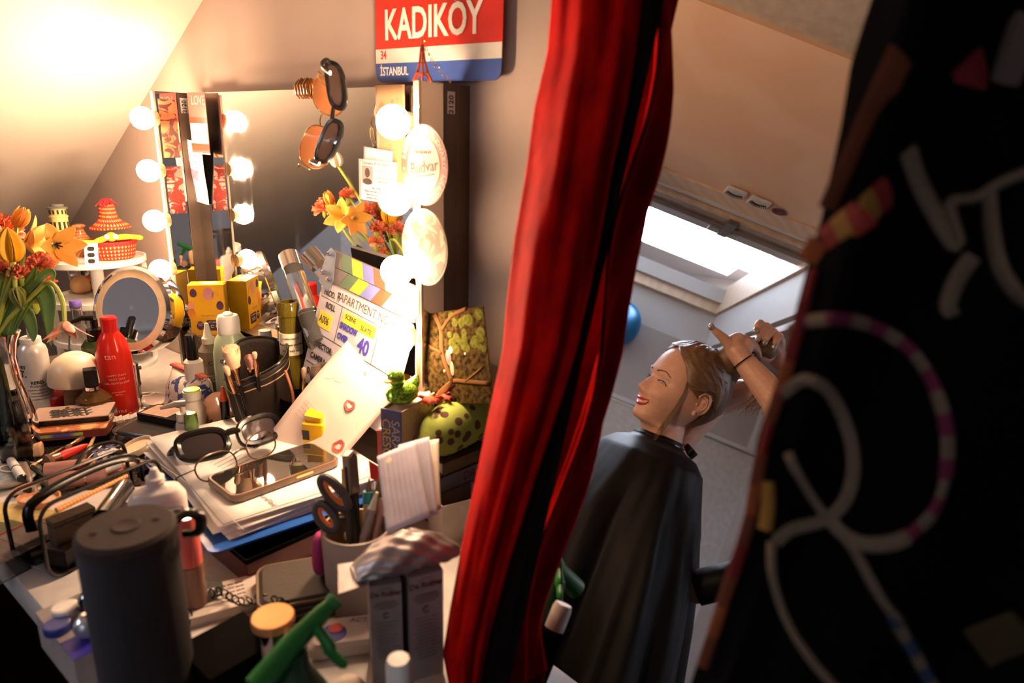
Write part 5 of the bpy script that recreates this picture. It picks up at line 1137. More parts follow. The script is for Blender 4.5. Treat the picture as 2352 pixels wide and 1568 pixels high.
onbody(r, ['GARNIER'], .0300, .106, .0095, INK, a=.0, bold=.0002); onbody(r, ['Skin', 'Naturals', 'micellar water', 'all in one', 'sensitive'], .0300, .092, .006, INK, dz=.009)
P = base(608, 758, .150); turned('spray_bottle', 'small white-topped bottle just behind the rim of the brush bag', 'bottle', P, [('bottle', [(.015, 0), (.016, .003), (.016, .12), (.012, .126), (0, .127)], BOTW), ('cap', [(.012, .126), (.0105, .150), (0, .151)], WHITE)])
P = base(645, 770, .135); turned('cream_pot', 'small pale capped bottle left of the green wine bottle', 'bottle', P, [('bottle', [(.016, 0), (.017, .003), (.017, .108), (.013, .113), (0, .114)], M('silver_grey_bottle', (.5, .45, .4), .3, .4)), ('cap', [(.013, .113), (.013, .128), (.011, .133), (0, .134)], M('tan_cap', (.55, .42, .30), .4))])
WINE = M('green_wine_glass', (.22, .16, .015), .06, trans=.55, ior=1.4, kind='plain')
P = py(662, 692, .600); KS = (P.z - TZ) / .2; P.z = TZ; r = turned('wine_bottle', 'small green wine bottle with a white neck label, open, before the mirror', 'bottle', P, [('label', [(.01525, .128), (.0150, .158), (.0150, .1585), (.0, .1585)], M('cream_label'))])
b = B(); b.lathe([(0, 0), (.025, 0), (.027, .004), (.027, .085), (.024, .105), (.0145, .130), (.0138, .180), (.0155, .182), (.0155, .195), (.0138, .2), (.0105, .2), (.0105, .17), (.011, .13), (.019, .104), (.023, .08), (.023, .006), (0, .006)], seg=36, cap=False); b.build('glass', WINE, r)
r.scale = (KS,) * 3; onbody(r, ['a selection of', 'finest grape varieties', 'from Italy and'], .0154, .152, .0042, INK, dz=.0085)
P = py(698, 716, .630); KS2 = (P.z - TZ) / .185; P.z = TZ; r = turned('wine_bottle', 'dark brown empty bottle neck right of the labelled one', 'bottle', P, [])
b = B(); b.lathe([(0, 0), (.018, 0), (.020, .004), (.020, .085), (.018, .105), (.0135, .128), (.0125, .165), (.0145, .167), (.0145, .180), (.0130, .185), (.0100, .185), (.0100, .15), (.010, .13), (.014, .104), (.016, .08), (.016, .006), (0, .006)], seg=36, cap=False); b.build('glass', M('dark_bottle_glass', (.02, .011, .004), .06, kind='plain'), r)
r.scale = (KS2,) * 3
# leaning clear tube
P = r = thing('clear_tube', 'clear plastic tube with a silver end leaning against the mirror', 'tube', mx=frame(py(664, 590, .640), (py(712, 735, .612) - py(664, 590, .640)), Vc((0, 0, 1))))
b = B(); b.tube([(.012, 0, 0), (.17, 0, 0)], .0155, 24); b.build('tube', CLEARP, r); b = B(); b.tube([(-.004, 0, 0), (.024, 0, 0)], .0162, 24); b.build('end_cap', M('brushed_silver', (.75, .70, .66), .22, 1, kind='plain'), r)
# ================================================================== middle and right of the table
ZB = .785
RB = M('dark_red_box', (.10, .010, .008), .4); BRB = M('near_black_card', (.005, .004, .004), .9, spec=.03)
sa = ang((365, 1040), (525, 1230), .81)       # direction of the long edge of the paper stack
ctr = (pz(365, 1040, .81) + pz(635, 910, .81) + pz(860, 1050, .81) + pz(525, 1230, .81)) / 4
r = thing('storage_chest', 'dark red and black flat box carrying the blue clipboard and the papers', 'box', loc=(ctr.x + .03, ctr.y - .015, TZ), rot=sa + .12)
b = B(); b.prism(rrect(.30, .215, .004, 2), 0, ZB - TZ - .001); b.build('box', RB, r, smooth=False)
b = B(); b.box((0, 0, ZB - TZ - .004), (.302, .217, .006)); b.build('lid', BRB, r, smooth=False)
for k in range(5): b = B(); b.box((-.10 + .016 * k, -.1078, .020 - .002 * (k % 2)), (.009, .0004, .0022)); b.build('gold_mark', GOLD, r, smooth=False)
r = thing('clipboard', 'blue plastic clipboard under the stack of papers', 'clipboard', loc=(ctr.x + .012, ctr.y - .012, ZB), rot=sa - .03)
b = B(); b.prism(rrect(.310, .225, .012, 4), 0, .003); b.build('board', M('blue_plastic_board', (.02, .10, .42), .35), r)
random.seed(21)
ZS = ZB + .0032
NSH = 12; base_sheet = None
for k in range(NSH):
    a = sa + random.uniform(-.06, .06) + (.05 if k < 4 else 0); ox, oy = random.uniform(-.006, .006), random.uniform(-.006, .006)
    last = k == NSH - 1
    if base_sheet is None:
        b = B(); b.grid(lambda u, v: ((u - .5) * .297, (v - .5) * .210, .0009 + .0004 * math.sin(u * 5) * v), 8, 8); base_sheet = b.build('paper_sheet', M('office_paper', (.84, .82, .80), .75), sharp=0, solid=.0015); o = base_sheet
    else: o = base_sheet.copy(); COL.objects.link(o)
    o.location = (ctr.x + ox, ctr.y + oy, ZS + k * .00185); o.rotation_euler = (0, 0, a if not last else sa)
    tag(o, 'white paper sheet in the stack on the blue clipboard, under the printed top sheet' if not last else 'printed white top sheet of the stack, under the phone and both pairs of glasses', 'paper', 'sheets in the paper stack' if not last else None)
    top = o
ZP = ZS + NSH * .00185 + .0006
BAR = M('grey_brown_ink', (.20, .14, .12), .7, kind='plain')
def onsheet(o_, px, pyy): return Matrix.Rotation(-sa, 3, 'Z') @ (pz(px, pyy, ZP) - Vc((ctr.x, ctr.y, ZP)))
def flatline(p_, q_, w_, mat):
    A_, B_ = onsheet(None, *p_), onsheet(None, *q_); d = B_ - A_; b = B(); b.at(((A_ + B_) / 2)[:2] + (.0019,) if False else (((A_ + B_) / 2).x, ((A_ + B_) / 2).y, .0019), (0, 0, math.atan2(d.y, d.x))); b.box((0, 0, 0), (d.length, w_, .0002)); o = b.build('printed_line', mat, top, smooth=False)
top.location.x, top.location.y = ctr.x, ctr.y
for p_, q_ in (((598, 962), (643, 938)), ((630, 978), (670, 958)), ((634, 994), (686, 968))): flatline(p_, q_, .0018, BAR)
for k in range(12):
    y = 968 + k * 7; flatline((600 - k * 6 + 38, y - 8), (628 - k * 6 + 38, y - 24), .0008, BAR)
for k in range(9): flatline((462 + k * 9, 1052 + k * 5), (520 + k * 9, 1022 + k * 5), .0008, BAR)
A_ = onsheet(None, 612, 1145); text(top, 'insureFiled', .010, (A_.x, A_.y, .002), M('grey_ink'), rot=(0, 0, .06))
for q_ in (((365, 1062), (440, 1115)), ((400, 1040), (470, 1105)), ((470, 1105), (520, 1085)), ((470, 1130), (560, 1215))): flatline(q_[0], q_[1], .0005, M('pale_crease', (.5, .48, .5), .8, kind='plain'))
ZP += .0008
# glasses and phone on the papers
def lay(p_, q_, z, tiltx=0, off=0):
    A_, B_ = pz(*p_, z), pz(*q_, z); x = (B_ - A_).normalized(); y = ZUP.cross(x); m0 = frame((A_ + B_) / 2, x, y); return m0 @ Matrix.Rotation(tiltx, 4, 'X'), (B_ - A_).length
m0, L0 = lay((428, 1030), (632, 975), ZP + .020, .95)
glasses('black_sunglasses', 'thick black sunglasses lying on the papers, left of the phone', m0, BLACK, M('violet_grey_lens', (.03, .022, .024), .08, kind='plain', spec=.3), .0290, .0175, .0040, .010, 2.9, .35, wrap=2, fold=False, depth=.55, hooded=1.1)
m0, L0 = lay((472, 1082), (628, 1008), ZP + .0205, 1.05)
glasses('reading_eyeglasses', 'thin dark-rimmed eyeglasses with clear lenses, touching the phone on the papers', m0, M('dark_bronze_metal', (.10, .055, .035), .25, .7), CL, .0265, .0165, .0011, .010, 2.5, .2, wrap=2, depth=.55)
A_, B_ = pz(545, 1122, ZP + .01), pz(752, 1048, ZP + .01); pa = math.atan2(B_.y - A_.y, B_.x - A_.x); pc = pz(632, 1072, ZP + .01)
r = thing('mobile_phone', 'black-screened phone in a brown clear case lying on the papers', 'phone', loc=(pc.x, pc.y, ZP), rot=ang((530, 1112), (738, 1040), ZP + .01))
b = B(); b.prism(rrect(.151, .076, .013, 6), 0, .0098, bev=.0015); b.build('case', M('smoky_brown_case', (.17, .10, .06), .25, coat=.4), r)
b = B(); b.prism(rrect(.143, .068, .010, 6), .0098, .0103); b.build('screen', M('black_glass_screen', (.02, .018, .016), .02, .25, coat=1, kind='plain'), r, sharp=.3)
b = B(); b.prism(rrect(.024, .003, .0014), -.0012, 0); b.build('side_button', GOLD, r, (.02, -.0385, .006), (HP, 0, 0))
b = B(); b.cyl(.0011, .0004, (-.0665, 0, .0103), 10); b.build('camera_dot', DL, r)
# ---- black brush bag, open at the top
bc = pz(594, 804, .915); bc.z = TZ; BR_ = .043
r = thing('brush_bag', 'black open zip-top bag full of make-up brushes behind the papers', 'bag', loc=bc, rot=facing(bc))
LEA = M('black_brown_nylon', (.016, .009, .006), .6, kind='cloth', sc=200, bump=.2, spec=.3)
def bag(u, v, k=1.0):
    a = 2 * math.pi * u; e = .78; x = BR_ * .95 * math.copysign(abs(math.cos(a)) ** e, math.cos(a)) * k; y = BR_ * 1.05 * math.copysign(abs(math.sin(a)) ** e, math.sin(a)) * k
    hz = .165 - .035 * max(0, math.cos(a)) + .012 * math.sin(a) + .010 * math.sin(2 * a + 1); return (x * (.97 + .05 * v), y * (.97 + .05 * v) + .004 * math.sin(v * 5), hz * v + .001)
b = B(); b.grid(lambda u, v: bag(u, v), 56, 20, closeu=True); b.f.append(tuple(range(56))); b.mi.append(0); b.build('bag', LEA, r, sharp=0, solid=.0025)
b = B(); b.tube([bag(k / 48, 1.0) for k in range(48)], .0022, 8, closed=True); b.build('rim_piping', BLACK, r)
b = B(); b.tube([bag(k / 48, .86, 1.02) for k in range(48)], .0011, 6, closed=True); b.build('stitching', M('tan_thread', (.40, .25, .15), .8), r)
b = B(); b.tube([bag(k / 48, .93, 1.015) for k in range(48)], .0014, 6, closed=True); b.build('zip', M('dull_zip', (.10, .07, .05), .4, .5), r)
CRB = M('cream_bristles', (.80, .52, .32), .9, kind='noise', sc=200, bump=.4)
bpts = []
def standbrush(px, pyt, dep, rb, lb, label, bm, hm_, fm, foot, rh=.003, name='makeup_brush', flat_=1.0, dome=True, taper=.55, z=None):
    T_ = pd(px, pyt, dep); F_ = Vc(foot); d = T_ - F_; L_ = d.length
    r = thing(name, label, 'brush', mx=frame(F_, d, Vc((0, 0, 1)).cross(d) if abs(d.normalized().z) < .98 else Vc((0, 1, 0))))
    t0 = L_ - lb; pr = [(t0, rb * taper), (t0 + lb * .35, rb * .85), (t0 + lb * .65, rb), (t0 + lb * .88, rb * .85), (L_, rb * .3)]
    b = B(); b.tube([(p, 0, 0) for p, _ in pr], [q for _, q in pr], 18, sc=(1, flat_)); 
    if rb > .006:
        random.seed(int(px))
        for k in range(140): a = random.uniform(0, 6.28); q = random.uniform(.1, 1); b.tube([(t0 + lb * .2, rb * taper * q * math.cos(a), rb * taper * q * math.sin(a) * flat_), (t0 + lb * (.96 + .07 * random.random() - .12 * q * q), rb * q * math.cos(a) * .95, rb * q * math.sin(a) * .95 * flat_)], [.0009, .0003], 3)
    b.build('bristles', bm, r)
    b = B(); b.tube([(max(t0 - .032, .02), 0, 0), (t0 - .012, 0, 0), (t0 + .001, 0, 0)], [rh * 1.1, rh * 1.2, rb * taper * 1.02], 16); b.build('ferrule', fm, r)
    b = B(); b.tube([(0, 0, 0), (L_ * .3, 0, 0), (max(t0 - .030, .021), 0, 0)], [rh * .8, rh * 1.1, rh * 1.1], 12); b.build('handle', hm_, r); return r
fz = TZ + .008
for (px, pyt, dd, rb, lb, lab, bm, off, fl) in ((527, 794, .985, .0145, .036, 'big cream powder brush sticking out left of the black bag', CRB, (.006, -.020), .8), (517, 838, .99, .0048, .018, 'small cream brush just under the big powder brush', CRB, (.012, -.025), 1), (584, 808, 1.0, .0038, .012, 'tiny brown smudge brush in the middle of the black bag', BRT, (.0, .0), 1), (572, 815, 1.02, .008, .025, 'dusky pink angled brush deep inside the black bag', M('dusky_pink', (.40, .20, .17), .8), (-.012, -.006), .6)):
    standbrush(px, pyt, dd, rb, lb, lab, bm, BLACK, COP, (bc.x + off[0], bc.y + off[1], fz), flat_=fl)
r = stick((0, 0), (1, 1), 'orange-tipped lip pencil standing at the left side of the black bag', [('barrel', 0, .8, 1, 1, BLACK), ('tip', .8, 1, 1, .3, M('orange_red_tip', (.75, .10, .02), .35))], .0065, z=TZ + .5, name='lip_pencil', cat='pencil')
F_ = Vc((bc.x - .030, bc.y - .047, TZ + .001)); T_ = py(511, 888, F_.y - .002); r.matrix_world = frame(F_, T_ - F_, Vc((0, 1, 0)))
k_ = (T_ - F_).length / (pz(1, 1, TZ + .5) - pz(0, 0, TZ + .5)).length; r.matrix_world = r.matrix_world @ Matrix.Diagonal((k_, 1, 1, 1))
# ---- vinyl pouch, pump, lime bottle, nail polish
P = base(500, 905, .075); r = thing('vinyl_pouch', 'glossy brown vinyl tube pouch with a black zip end beside the floral pouch', 'pouch', loc=P, rot=ang((478, 895), (505, 975), TZ + .04))
VIN = M('brown_vinyl', (.42, .22, .14), .12, trans=.3, ior=1.3, kind='noise', sc=30)
pts = smooth3([Vc((-.045, 0, .030)), Vc((-.025, 0, .046)), Vc((.0, .002, .050)), Vc((.03, 0, .040)), Vc((.045, 0, .027))], 5); b = B(); b.tube(pts, [.022 + .004 * (k / len(pts)) for k in range(len(pts))], 24); b.build('body', VIN, r)
b = B(); e_ = pts[-1]; b.tube([e_ + Vc((.002, .0265 * math.cos(t), .0265 * math.sin(t))) for t in [2 * math.pi * k / 28 for k in range(28)]], .0032, 8, closed=True); b.build('end_binding', BLACK, r)
b = B(); b.tube([(-.04, 0, .003), (.04, 0, .003)], .003, 8); b.build('base_seam', BLACK, r)
P = base(440, 893, .100); turned('lotion_pump_bottle', 'white bottle with a lime green disc cap in front of the floral pouch', 'bottle', P, [('bottle', [(.016, 0), (.018, .002), (.018, .070), (.013, .078), (.0115, .084), (0, .085)], BOTW), ('cap', [(.0135, .084), (.0135, .097), (0, .098)], BOTW), ('lime_disc', [(.0125, .097), (.012, .100), (0, .1005)], M('lime_plastic', (.42, .62, .04), .35))])
P = base(418, 921, .098); r = turned('pump_dispenser', 'clear bottle with a grey pump spout pointing left, before the lime-capped one', 'bottle', P, [('bottle', [(.013, 0), (.014, .002), (.014, .060), (.010, .068), (0, .069)], CLEARP), ('collar', [(.010, .066), (.010, .080), (.004, .081), (.004, .092), (0, .092)], M('pale_collar', (.62, .55, .46), .4))])
b = B(); b.tube([(0, .004, .094), (0, -.010, .095), (0, -.030, .091)], [.007, .0065, .003], 12, sc=(.7, 1)); b.build('spout', M('grey_spout', (.20, .17, .15), .3, .4), r)
P = base(437, 948, .085); turned('nail_polish', 'small bottle with a metallic green cap beside the black sunglasses', 'nail polish', P, [('bottle', [(.011, 0), (.012, .002), (.012, .028), (.009, .034), (0, .035)], M('dark_polish_glass', (.05, .04, .04), .08)), ('collar', [(.0115, .034), (.0115, .058), (0, .059)], BLACK), ('cap', [(.0098, .058), (.0090, .083), (.007, .085), (0, .085)], M('metallic_green', (.12, .20, .06), .22, .8))])
# ---- brushes standing in a black cup, behind the papers
cp = py(690, 918, .575); cp.z = TZ; cp.y = .575
r = thing('brush_cup', 'black cup holding gold brushes behind the papers', 'cup', loc=cp)
b = B(); b.lathe([(0, .003), (.024, .003), (.028, .098), (.030, .098), (.0265, 0), (0, 0)], seg=32, cap=False); b.build('cup', BRB, r)
standbrush(698, 843, 1.06, .0042, .018, 'small tan eyeshadow brush with a gold ferrule in the black cup', BRT, BLACK, GOLD, (cp.x, cp.y, TZ + .006), rh=.0032, taper=.7)
kp = py(736, 962, .560); standbrush(742, 832, 1.045, .0200, .048, 'thick black and tan kabuki brush with a gold ferrule beside the kissed letter', M('black_tan_bristles', (.20, .13, .09), .9, kind='noise', col2=(.02, .013, .01), sc=60), BLACK, GOLD, (kp.x - .003, .560, TZ + .002), rh=.0088, taper=.52)
P0_ = py(655, 850, .545); r = thing('curved_stick', 'thin curved brown stick between the brush bag and the black cup', 'stick', loc=Vc((P0_.x, .545, TZ)))
b = B(); q = py(672, 905, .545); b.tube(smooth3([Vc((.014, 0, .001)), Vc((.014, 0, (q.z - TZ) * .6)), Vc((q.x - P0_.x, 0, q.z - TZ)), Vc((0, 0, P0_.z - TZ))]), .0022, 8); b.build('stick', M('red_brown_stick', (.30, .10, .04), .35), r)
P = py(745, 935, .555); r = thing('yellow_toy_block', 'yellow toy block with a tiny face print behind the papers', 'toy', loc=(P.x + .006, .555 - .018, TZ), rot=.5)
b = B(); b.prism(rrect(.034, .030, .004), 0, P.z - TZ - .012, bev=.002); b.build('block', M('toy_yellow', (.85, .48, .01), .35), r); b = B(); b.box((-.01, -.0155, P.z - TZ - .030), (.010, .0006, .014)); b.build('face_print', INK, r, smooth=False)
b = B(); b.at((0, 0, P.z - TZ - .012), (.3, .1, 0)); b.prism(rrect(.026, .022, .003), 0, .014); b.build('lid', M('toy_yellow'), r)
# ---- clapperboard
TLc = py(744, 640, .628); TRc = py(948, 742, .606); BLc = py(690, 868, .590)
m0 = frame(TLc, TRc - TLc, -(BLc - TLc)); cw = (TRc - TLc).length * 1.02; 
yv = Vc((m0[0][1], m0[1][1], m0[2][1])); ch = abs((BLc - TLc).dot(yv)) * 1.0
dr = Vc((m0[0][0], m0[1][0], m0[2][0]))
# bottom right corner rests on the table
low = TLc + dr * cw - yv * ch
r = thing('clapperboard', 'film clapperboard with coloured stripes lettered APARTMENT NO.4, leaning tilted on the mirror', 'clapperboard', mx=m0)
SLW = M('slate_white', (.66, .60, .66), .3, coat=.3)
bp = [(x + cw / 2, y - ch / 2) for x, y in rrect(cw, ch, .012, 4)]
b = B(); b.prism(bp, -.003, 0); b.build('slate', SLW, r)
sh_ = .022
def stripes(y0, slant, nm):
    s_ = thing('x', 'x', 'x'); bpy.data.objects.remove(s_)
    b = B(); b.box((cw / 2, y0 + sh_ / 2, -.002), (cw, sh_, .008)); bar_ = b.build(nm, M('clap_base', (.22, .18, .18), .4), r, smooth=False)
    cols = [('clap_grey', (.16, .13, .13)), ('clap_green', (.09, .17, .09)), ('clap_yellow', (.80, .55, .03)), ('clap_blue', (.18, .20, .52)), ('clap_red', (.62, .10, .05)), ('clap_white', (.82, .72, .62)), ('clap_tan', (.55, .34, .20)), ('clap_white2', (.82, .74, .64))]
    w_ = cw / 8.5
    for i, (n_, c_) in enumerate(cols):
        x0 = .018 + i * w_ * 1.02; b = B(); poly = [(x0, y0), (x0 + w_, y0), (x0 + w_ + slant, y0 + sh_), (x0 + slant, y0 + sh_)]
        poly = [(min(x, cw), y) for x, y in poly]; b.prism(poly, .0021, .0026); b.build('stripe', M(n_, c_, .4), bar_, smooth=False)
stripes(.002, .016, 'lower_bar'); stripes(.002 + sh_ + .001, -.012, 'clap_stick')
b = B(); b.prism([(-.006, -.006), (.022, -.014), (.030, .004), (.020, .046), (.006, .050), (-.002, .040)], .003, .0045); b.build('hinge_plate', M('blue_steel', (.25, .33, .48), .3, .8), r, smooth=False)
for x, y in ((.006, .040), (.002, .010), (.020, .004)): b = B(); b.lathe([(.0035, 0), (.0035, .003), (.002, .005), (.0012, .005), (0, .003)], (x, y, .0045), 16); b.build('rivet', CHROME, r)
def L_(x0, y0, x1, y1, w_=.0007): b = B(); d = math.atan2(y1 - y0, x1 - x0); b.at(((x0 + x1) / 2, (y0 + y1) / 2, .0003), (0, 0, d)); b.box((0, 0, 0), (math.hypot(x1 - x0, y1 - y0), w_, .0003)); b.build('ruled_line', INK, r, smooth=False)
T = lambda s, x, y, sz, mat=INK, al='LEFT', **k: text(r, s, sz, (x, y, .0006), mat, align=al, **k)
hh = ch
L_(.004, -hh * .155, cw, -hh * .155); L_(.004, -hh * .50, cw, -hh * .50); L_(cw * .28, -hh * .155, cw * .28, -hh * .50); L_(cw * .70, -hh * .155, cw * .70, -hh * .50); L_(.004, -hh * .80, cw, -hh * .80)
T('PROD.', .010, -hh * .105, .0125, bold=.0003, xs=.85); T('APARTMENT NO.4', .052, -hh * .085, .0185, M('ink_soft', (.10, .07, .07), .6, kind='plain'), xs=.88)
b = B(); b.prism(rrect(cw * .78, .022, .002), 0, .0002); b.build('tape', M('clear_tape', (.72, .66, .70), .2), r, (cw * .5, -hh * .085, .0002), smooth=False)
T('ROLL', .022, -hh * .215, .0125, bold=.0003, xs=.85)
YT = M('yellow_tape', (.85, .72, .05), .5); BLM = M('blue_marker', (.06, .05, .38), .5, kind='plain')
for x, y, w_, h_ in ((.028, -hh * .36, .036, .024), (cw * .49, -hh * .235, cw * .36, .017)): b = B(); b.prism(rrect(w_, h_, .0008, 1), 0, .0003); b.build('yellow_tape', YT, r, (x, y, .0003), smooth=False)
T('A006', .013, -hh * .36, .0165, xs=.72, bold=.0002); T('SCENE', cw * .335, -hh * .225, .0095, bold=.0002); T('SLATE', cw * .52, -hh * .25, .0095, bold=.0002)
T('SHADOW', cw * .30, -hh * .32, .0125, BLM, bold=.0007, xs=.8); T('OVER', cw * .30, -hh * .42, .0125, BLM, bold=.0007, xs=.85); T('40', cw * .53, -hh * .40, .030, BLM, bold=.0010, xs=.9); T('TAKE', cw * .78, -hh * .21, .011, M('faded_print', (.62, .45, .33), .6, kind='plain'))
T('DIRECTOR:', .012, -hh * .60, .0125, bold=.0003, xs=.85); T('ZARA', .082, -hh * .60, .009); T('CAMERA:', .012, -hh * .725, .0125, bold=.0003, xs=.85); T('GARY', .070, -hh * .725, .009); T('DATE', .012, -hh * .88, .0125, bold=.0003, xs=.85)
b = B()
for x, y in ((.047, -hh * .085),): b.sph(.0022, (x, y + .004, .0005), (1, 1, .1), 8, 6); b.sph(.0022, (x + .004, y + .004, .0005), (1, 1, .1), 8, 6); b.box((x + .002, y - .001, .0004), (.006, .005, .0004)); b.box((x, y - .006, .0004), (.001, .006, .0004)); b.box((x + .004, y - .006, .0004), (.001, .006, .0004))
b.build('camera_symbol', INK, r)
# ---- letter with kisses
A_ = pd(798, 782, .985); B1 = pd(905, 905, .94); C_ = pd(728, 925, .985)
m0 = frame(A_, B1 - A_, -(C_ - A_)); lw_ = .115; 
r = thing('kissed_letter', 'pale pink letter with red lipstick kisses leaning in front of the clapperboard', 'letter', mx=m0)
b = B(); b.grid(lambda u, v: (u * lw_, -v * .205, .004 * math.sin(u * 3 + v * 4)), 14, 20); b.build('sheet', M('pink_wash_paper', (.82, .62, .52), .75, kind='noise', col2=(.84, .70, .60), sc=14), r, sharp=0, solid=.0005)
KISS = M('kiss_red', (.66, .12, .10), .7)
for x, y, s_, a in ((.072, -.058, 1, .4), (.098, -.110, 1.1, 1.2), (.045, -.135, .9, .2), (.060, -.010, .3, 0)):
    b = B(); z = .004 * math.sin(x / lw_ * 3 + -y / .205 * 4) + .0006
    ringp = [(math.cos(t) * .0085 * s_, math.sin(t) * (.0065 + .001 * math.sin(3 * t)) * s_, 0) for t in [2 * math.pi * k / 26 for k in range(26)]]
    b.tube(ringp, .0022 * s_, 6, sc=(.15, 1), closed=True) if False else b.tube(ringp, .0011 * s_, 6, closed=True)
    b.tube([(p[0] * .72, p[1] * .70, 0) for p in ringp], .0009 * s_, 6, closed=True)
    b.build('kiss_mark', KISS, r, (x, y, z), (0, 0, a))
b = B(); b.tube([(x, y, .0042) for x, y in cr([(.030, -.030), (.022, -.042), (.030, -.050), (.040, -.044), (.036, -.036), (.024, -.052), (.014, -.060)], 5)], .0004, 4); b.build('pen_scribble', M('faint_pencil', (.55, .40, .34), .8), r)
for k in range(5): text(r, 'with all my love', .005, (.030, -.100 - .006 * k, .0046), M('faint_pencil'), rot=(0, 0, .1))
# ---- upright book with a duck, books lying at the right
ZK = .915
c0 = pz(922, 946, ZK); c1 = pz(876, 936, ZK); bt = (c1 - c0).length * 1.0; bd = (c1 - c0).normalized()
pr_ = Vc((-bd.y, bd.x, 0)); pr_ = pr_ if pr_.y > 0 else -pr_
r = thing('upright_book', 'thick blue-spined book SARAH CRESCENT standing upright beside the letter', 'book', mx=frame(Vc((c0.x, c0.y, TZ)), -bd * -1, pr_ if (bd.cross(pr_)).z > 0 else -pr_))
zf_ = 1 if (bd.cross(pr_)).z > 0 else -1
NAVY = M('slate_blue_cloth', (.07, .075, .19), .5); bw = .095; BH = ZK - TZ
b = B(); b.box((bt / 2, zf_ * bw / 2, BH / 2 - .001), (bt - .004, bw - .004, BH - .004)); b.build('pages', M('cream_pages', (.66, .52, .38), .8, kind='waveX', col2=(.56, .43, .30), sc=120, bump=.0), r, smooth=False)
b = B(); b.box((bt / 2, 0, BH / 2), (bt, .003, BH)); sp = b.build('spine', NAVY, r, smooth=False)
cb = M('cream_brown_cover', (.46, .32, .22), .5, kind='blot', col2=(.06, .035, .03), sc=26, thr=.42)
b = B(); b.box((0, zf_ * bw / 2, BH / 2), (.0025, bw, BH)); cv = b.build('front_cover', cb, r, smooth=False); b = B(); b.box((bt, zf_ * bw / 2, BH / 2), (.0025, bw, BH)); b.build('back_cover', cb, r, smooth=False)
# the local x axis runs from right to left as the viewer sees it; print turned to read down the spine
SILVI = M('silver_letters', (.62, .58, .60), .4, kind='plain'); GOLI = M('yellow_letters', (.85, .60, .12), .4, kind='plain')
mspin = Matrix(((0, -1, 0), (0, 0, -1), (1, 0, 0)))
def spine_text(s_, x, sz, mt):
    o = text(r, s_, sz, (0, 0, 0), mt, align='LEFT', bold=.0002)
    for v in o.data.vertices:
        tx, ty = v.co.x, v.co.y; v.co = (x - ty, -zf_ * (.0022 + abs(v.co.z)), BH - .012 - tx)
    return o
spine_text('SARAH J. MAAS', bt * .28, .017, SILVI); spine_text('CRESCENT CITY', bt * .74, .017, GOLI)
o = text(r, '#1 NEW YORK TIMES', .0065, (0, 0, 0), SILVI, align='LEFT')
for v in o.data.vertices: v.co = (-.0018, zf_ * (.022 + v.co.x), BH - .020 + v.co.y)
r = thing('red_book', 'thin red-covered book standing behind the upright blue-spined book', 'book', loc=(c1.x - .012, c1.y + .014, TZ), rot=math.atan2(bd.y, bd.x))
b = B(); b.box((0, -.030, .065), (.009, .08, .130)); b.build('cover', M('red_cover', (.45, .03, .03), .5), r, smooth=False); b = B(); b.box((0, -.030, .066), (.006, .077, .131)); b.build('pages', M('cream_pages'), r, smooth=False)
dk = Vc((c0.x, c0.y, ZK)) + bd * bt * .55 + pr_ * .026
r = thing('glitter_duck', 'green glitter rubber duck standing on the upright book under the lowest bulb', 'toy duck', loc=dk + Vc((0, 0, .001)), rot=facing(dk) - .9)
GL = M('green_glitter', (.08, .22, .02), .2, .6, kind='glitter', col2=(.35, .60, .06), sc=600, bump=.1, spec=.3)
b = B(); b.lathe([(0, 0), (.012, .0005), (.0185, .006), (.020, .013), (.017, .020), (.010, .025), (0, .026)], sx=1.12, sy=.92, seg=28); b.tube([(-.014, 0, .017), (-.022, 0, .024), (-.025, 0, .030)], [.010, .006, .0015], 12); b.sph(.0105, (.009, 0, .0345)); b.sph(.008, (.006, 0, .025)); b.build('body', GL, r)
b = B(); b.sph(.0045, (.0205, 0, .0325), (1.4, 1.2, .45)); b.build('beak', M('orange_beak', (.75, .32, .03), .3), r)
for s_ in (-1, 1): b = B(); b.sph(.0015, (.0165, s_ * .006, .0375)); b.build('eye', INK, r)
# books lying flat
pq = pz(1012, 1090, .835); da = ang((1012, 1090), (1108, 1052), .835); dv = Vc((math.cos(da), math.sin(da), 0)); dn = Vc((-dv.y, dv.x, 0))
def lyingbook(name, label, z0, h, L_, W_, off, inx, cov, tt=None, tm=None, rot=0):
    o_ = pq + dv * (off + L_ / 2) + dn * (inx + W_ / 2); r = thing(name, label, 'book', loc=(o_.x, o_.y, z0), rot=da + rot)
    b = B(); b.box((0, .002, h / 2), (L_ - .004, W_ - .004, h - .003)); b.build('pages', M('cream_pages'), r, smooth=False)
    b = B()
    for z in (.0009, h - .0009): b.box((0, 0, z), (L_, W_, .0018))
    b.box((0, -W_ / 2 + .0008, h / 2), (L_, .0016, h)); b.build('cover', cov, r, smooth=False)
    if tt: text(r, tt, h * .75, (.004, -W_ / 2 - .0003, h / 2), tm or SILVI, rot=(HP, 0, 0), bold=.0003)
    return r
GB = M('dark_grey_cover', (.07, .06, .07), .5)
LB, WB = .125, .105
lyingbook('paperback', 'purple-spined book at the bottom of the lying pile, behind the open white carton', TZ, .030, LB, WB, .006, .008, M('purple_cover', (.32, .06, .26), .5), 'THE A', SILVI, .05)
lyingbook('paperback', 'brown-paged thick book second from the bottom of the lying pile', TZ + .0305, .026, LB, WB, .0, .006, M('brown_cover', (.20, .12, .08), .5), None, None, -.03)
lyingbook('paperback', 'grey-blue book lettered DREAM in the lying pile', TZ + .057, .022, LB + .01, WB, -.002, .002, M('grey_blue_cover', (.13, .13, .17), .45), 'DREAMS', M('dark_brown_ink', (.10, .03, .02), .5, kind='plain'))
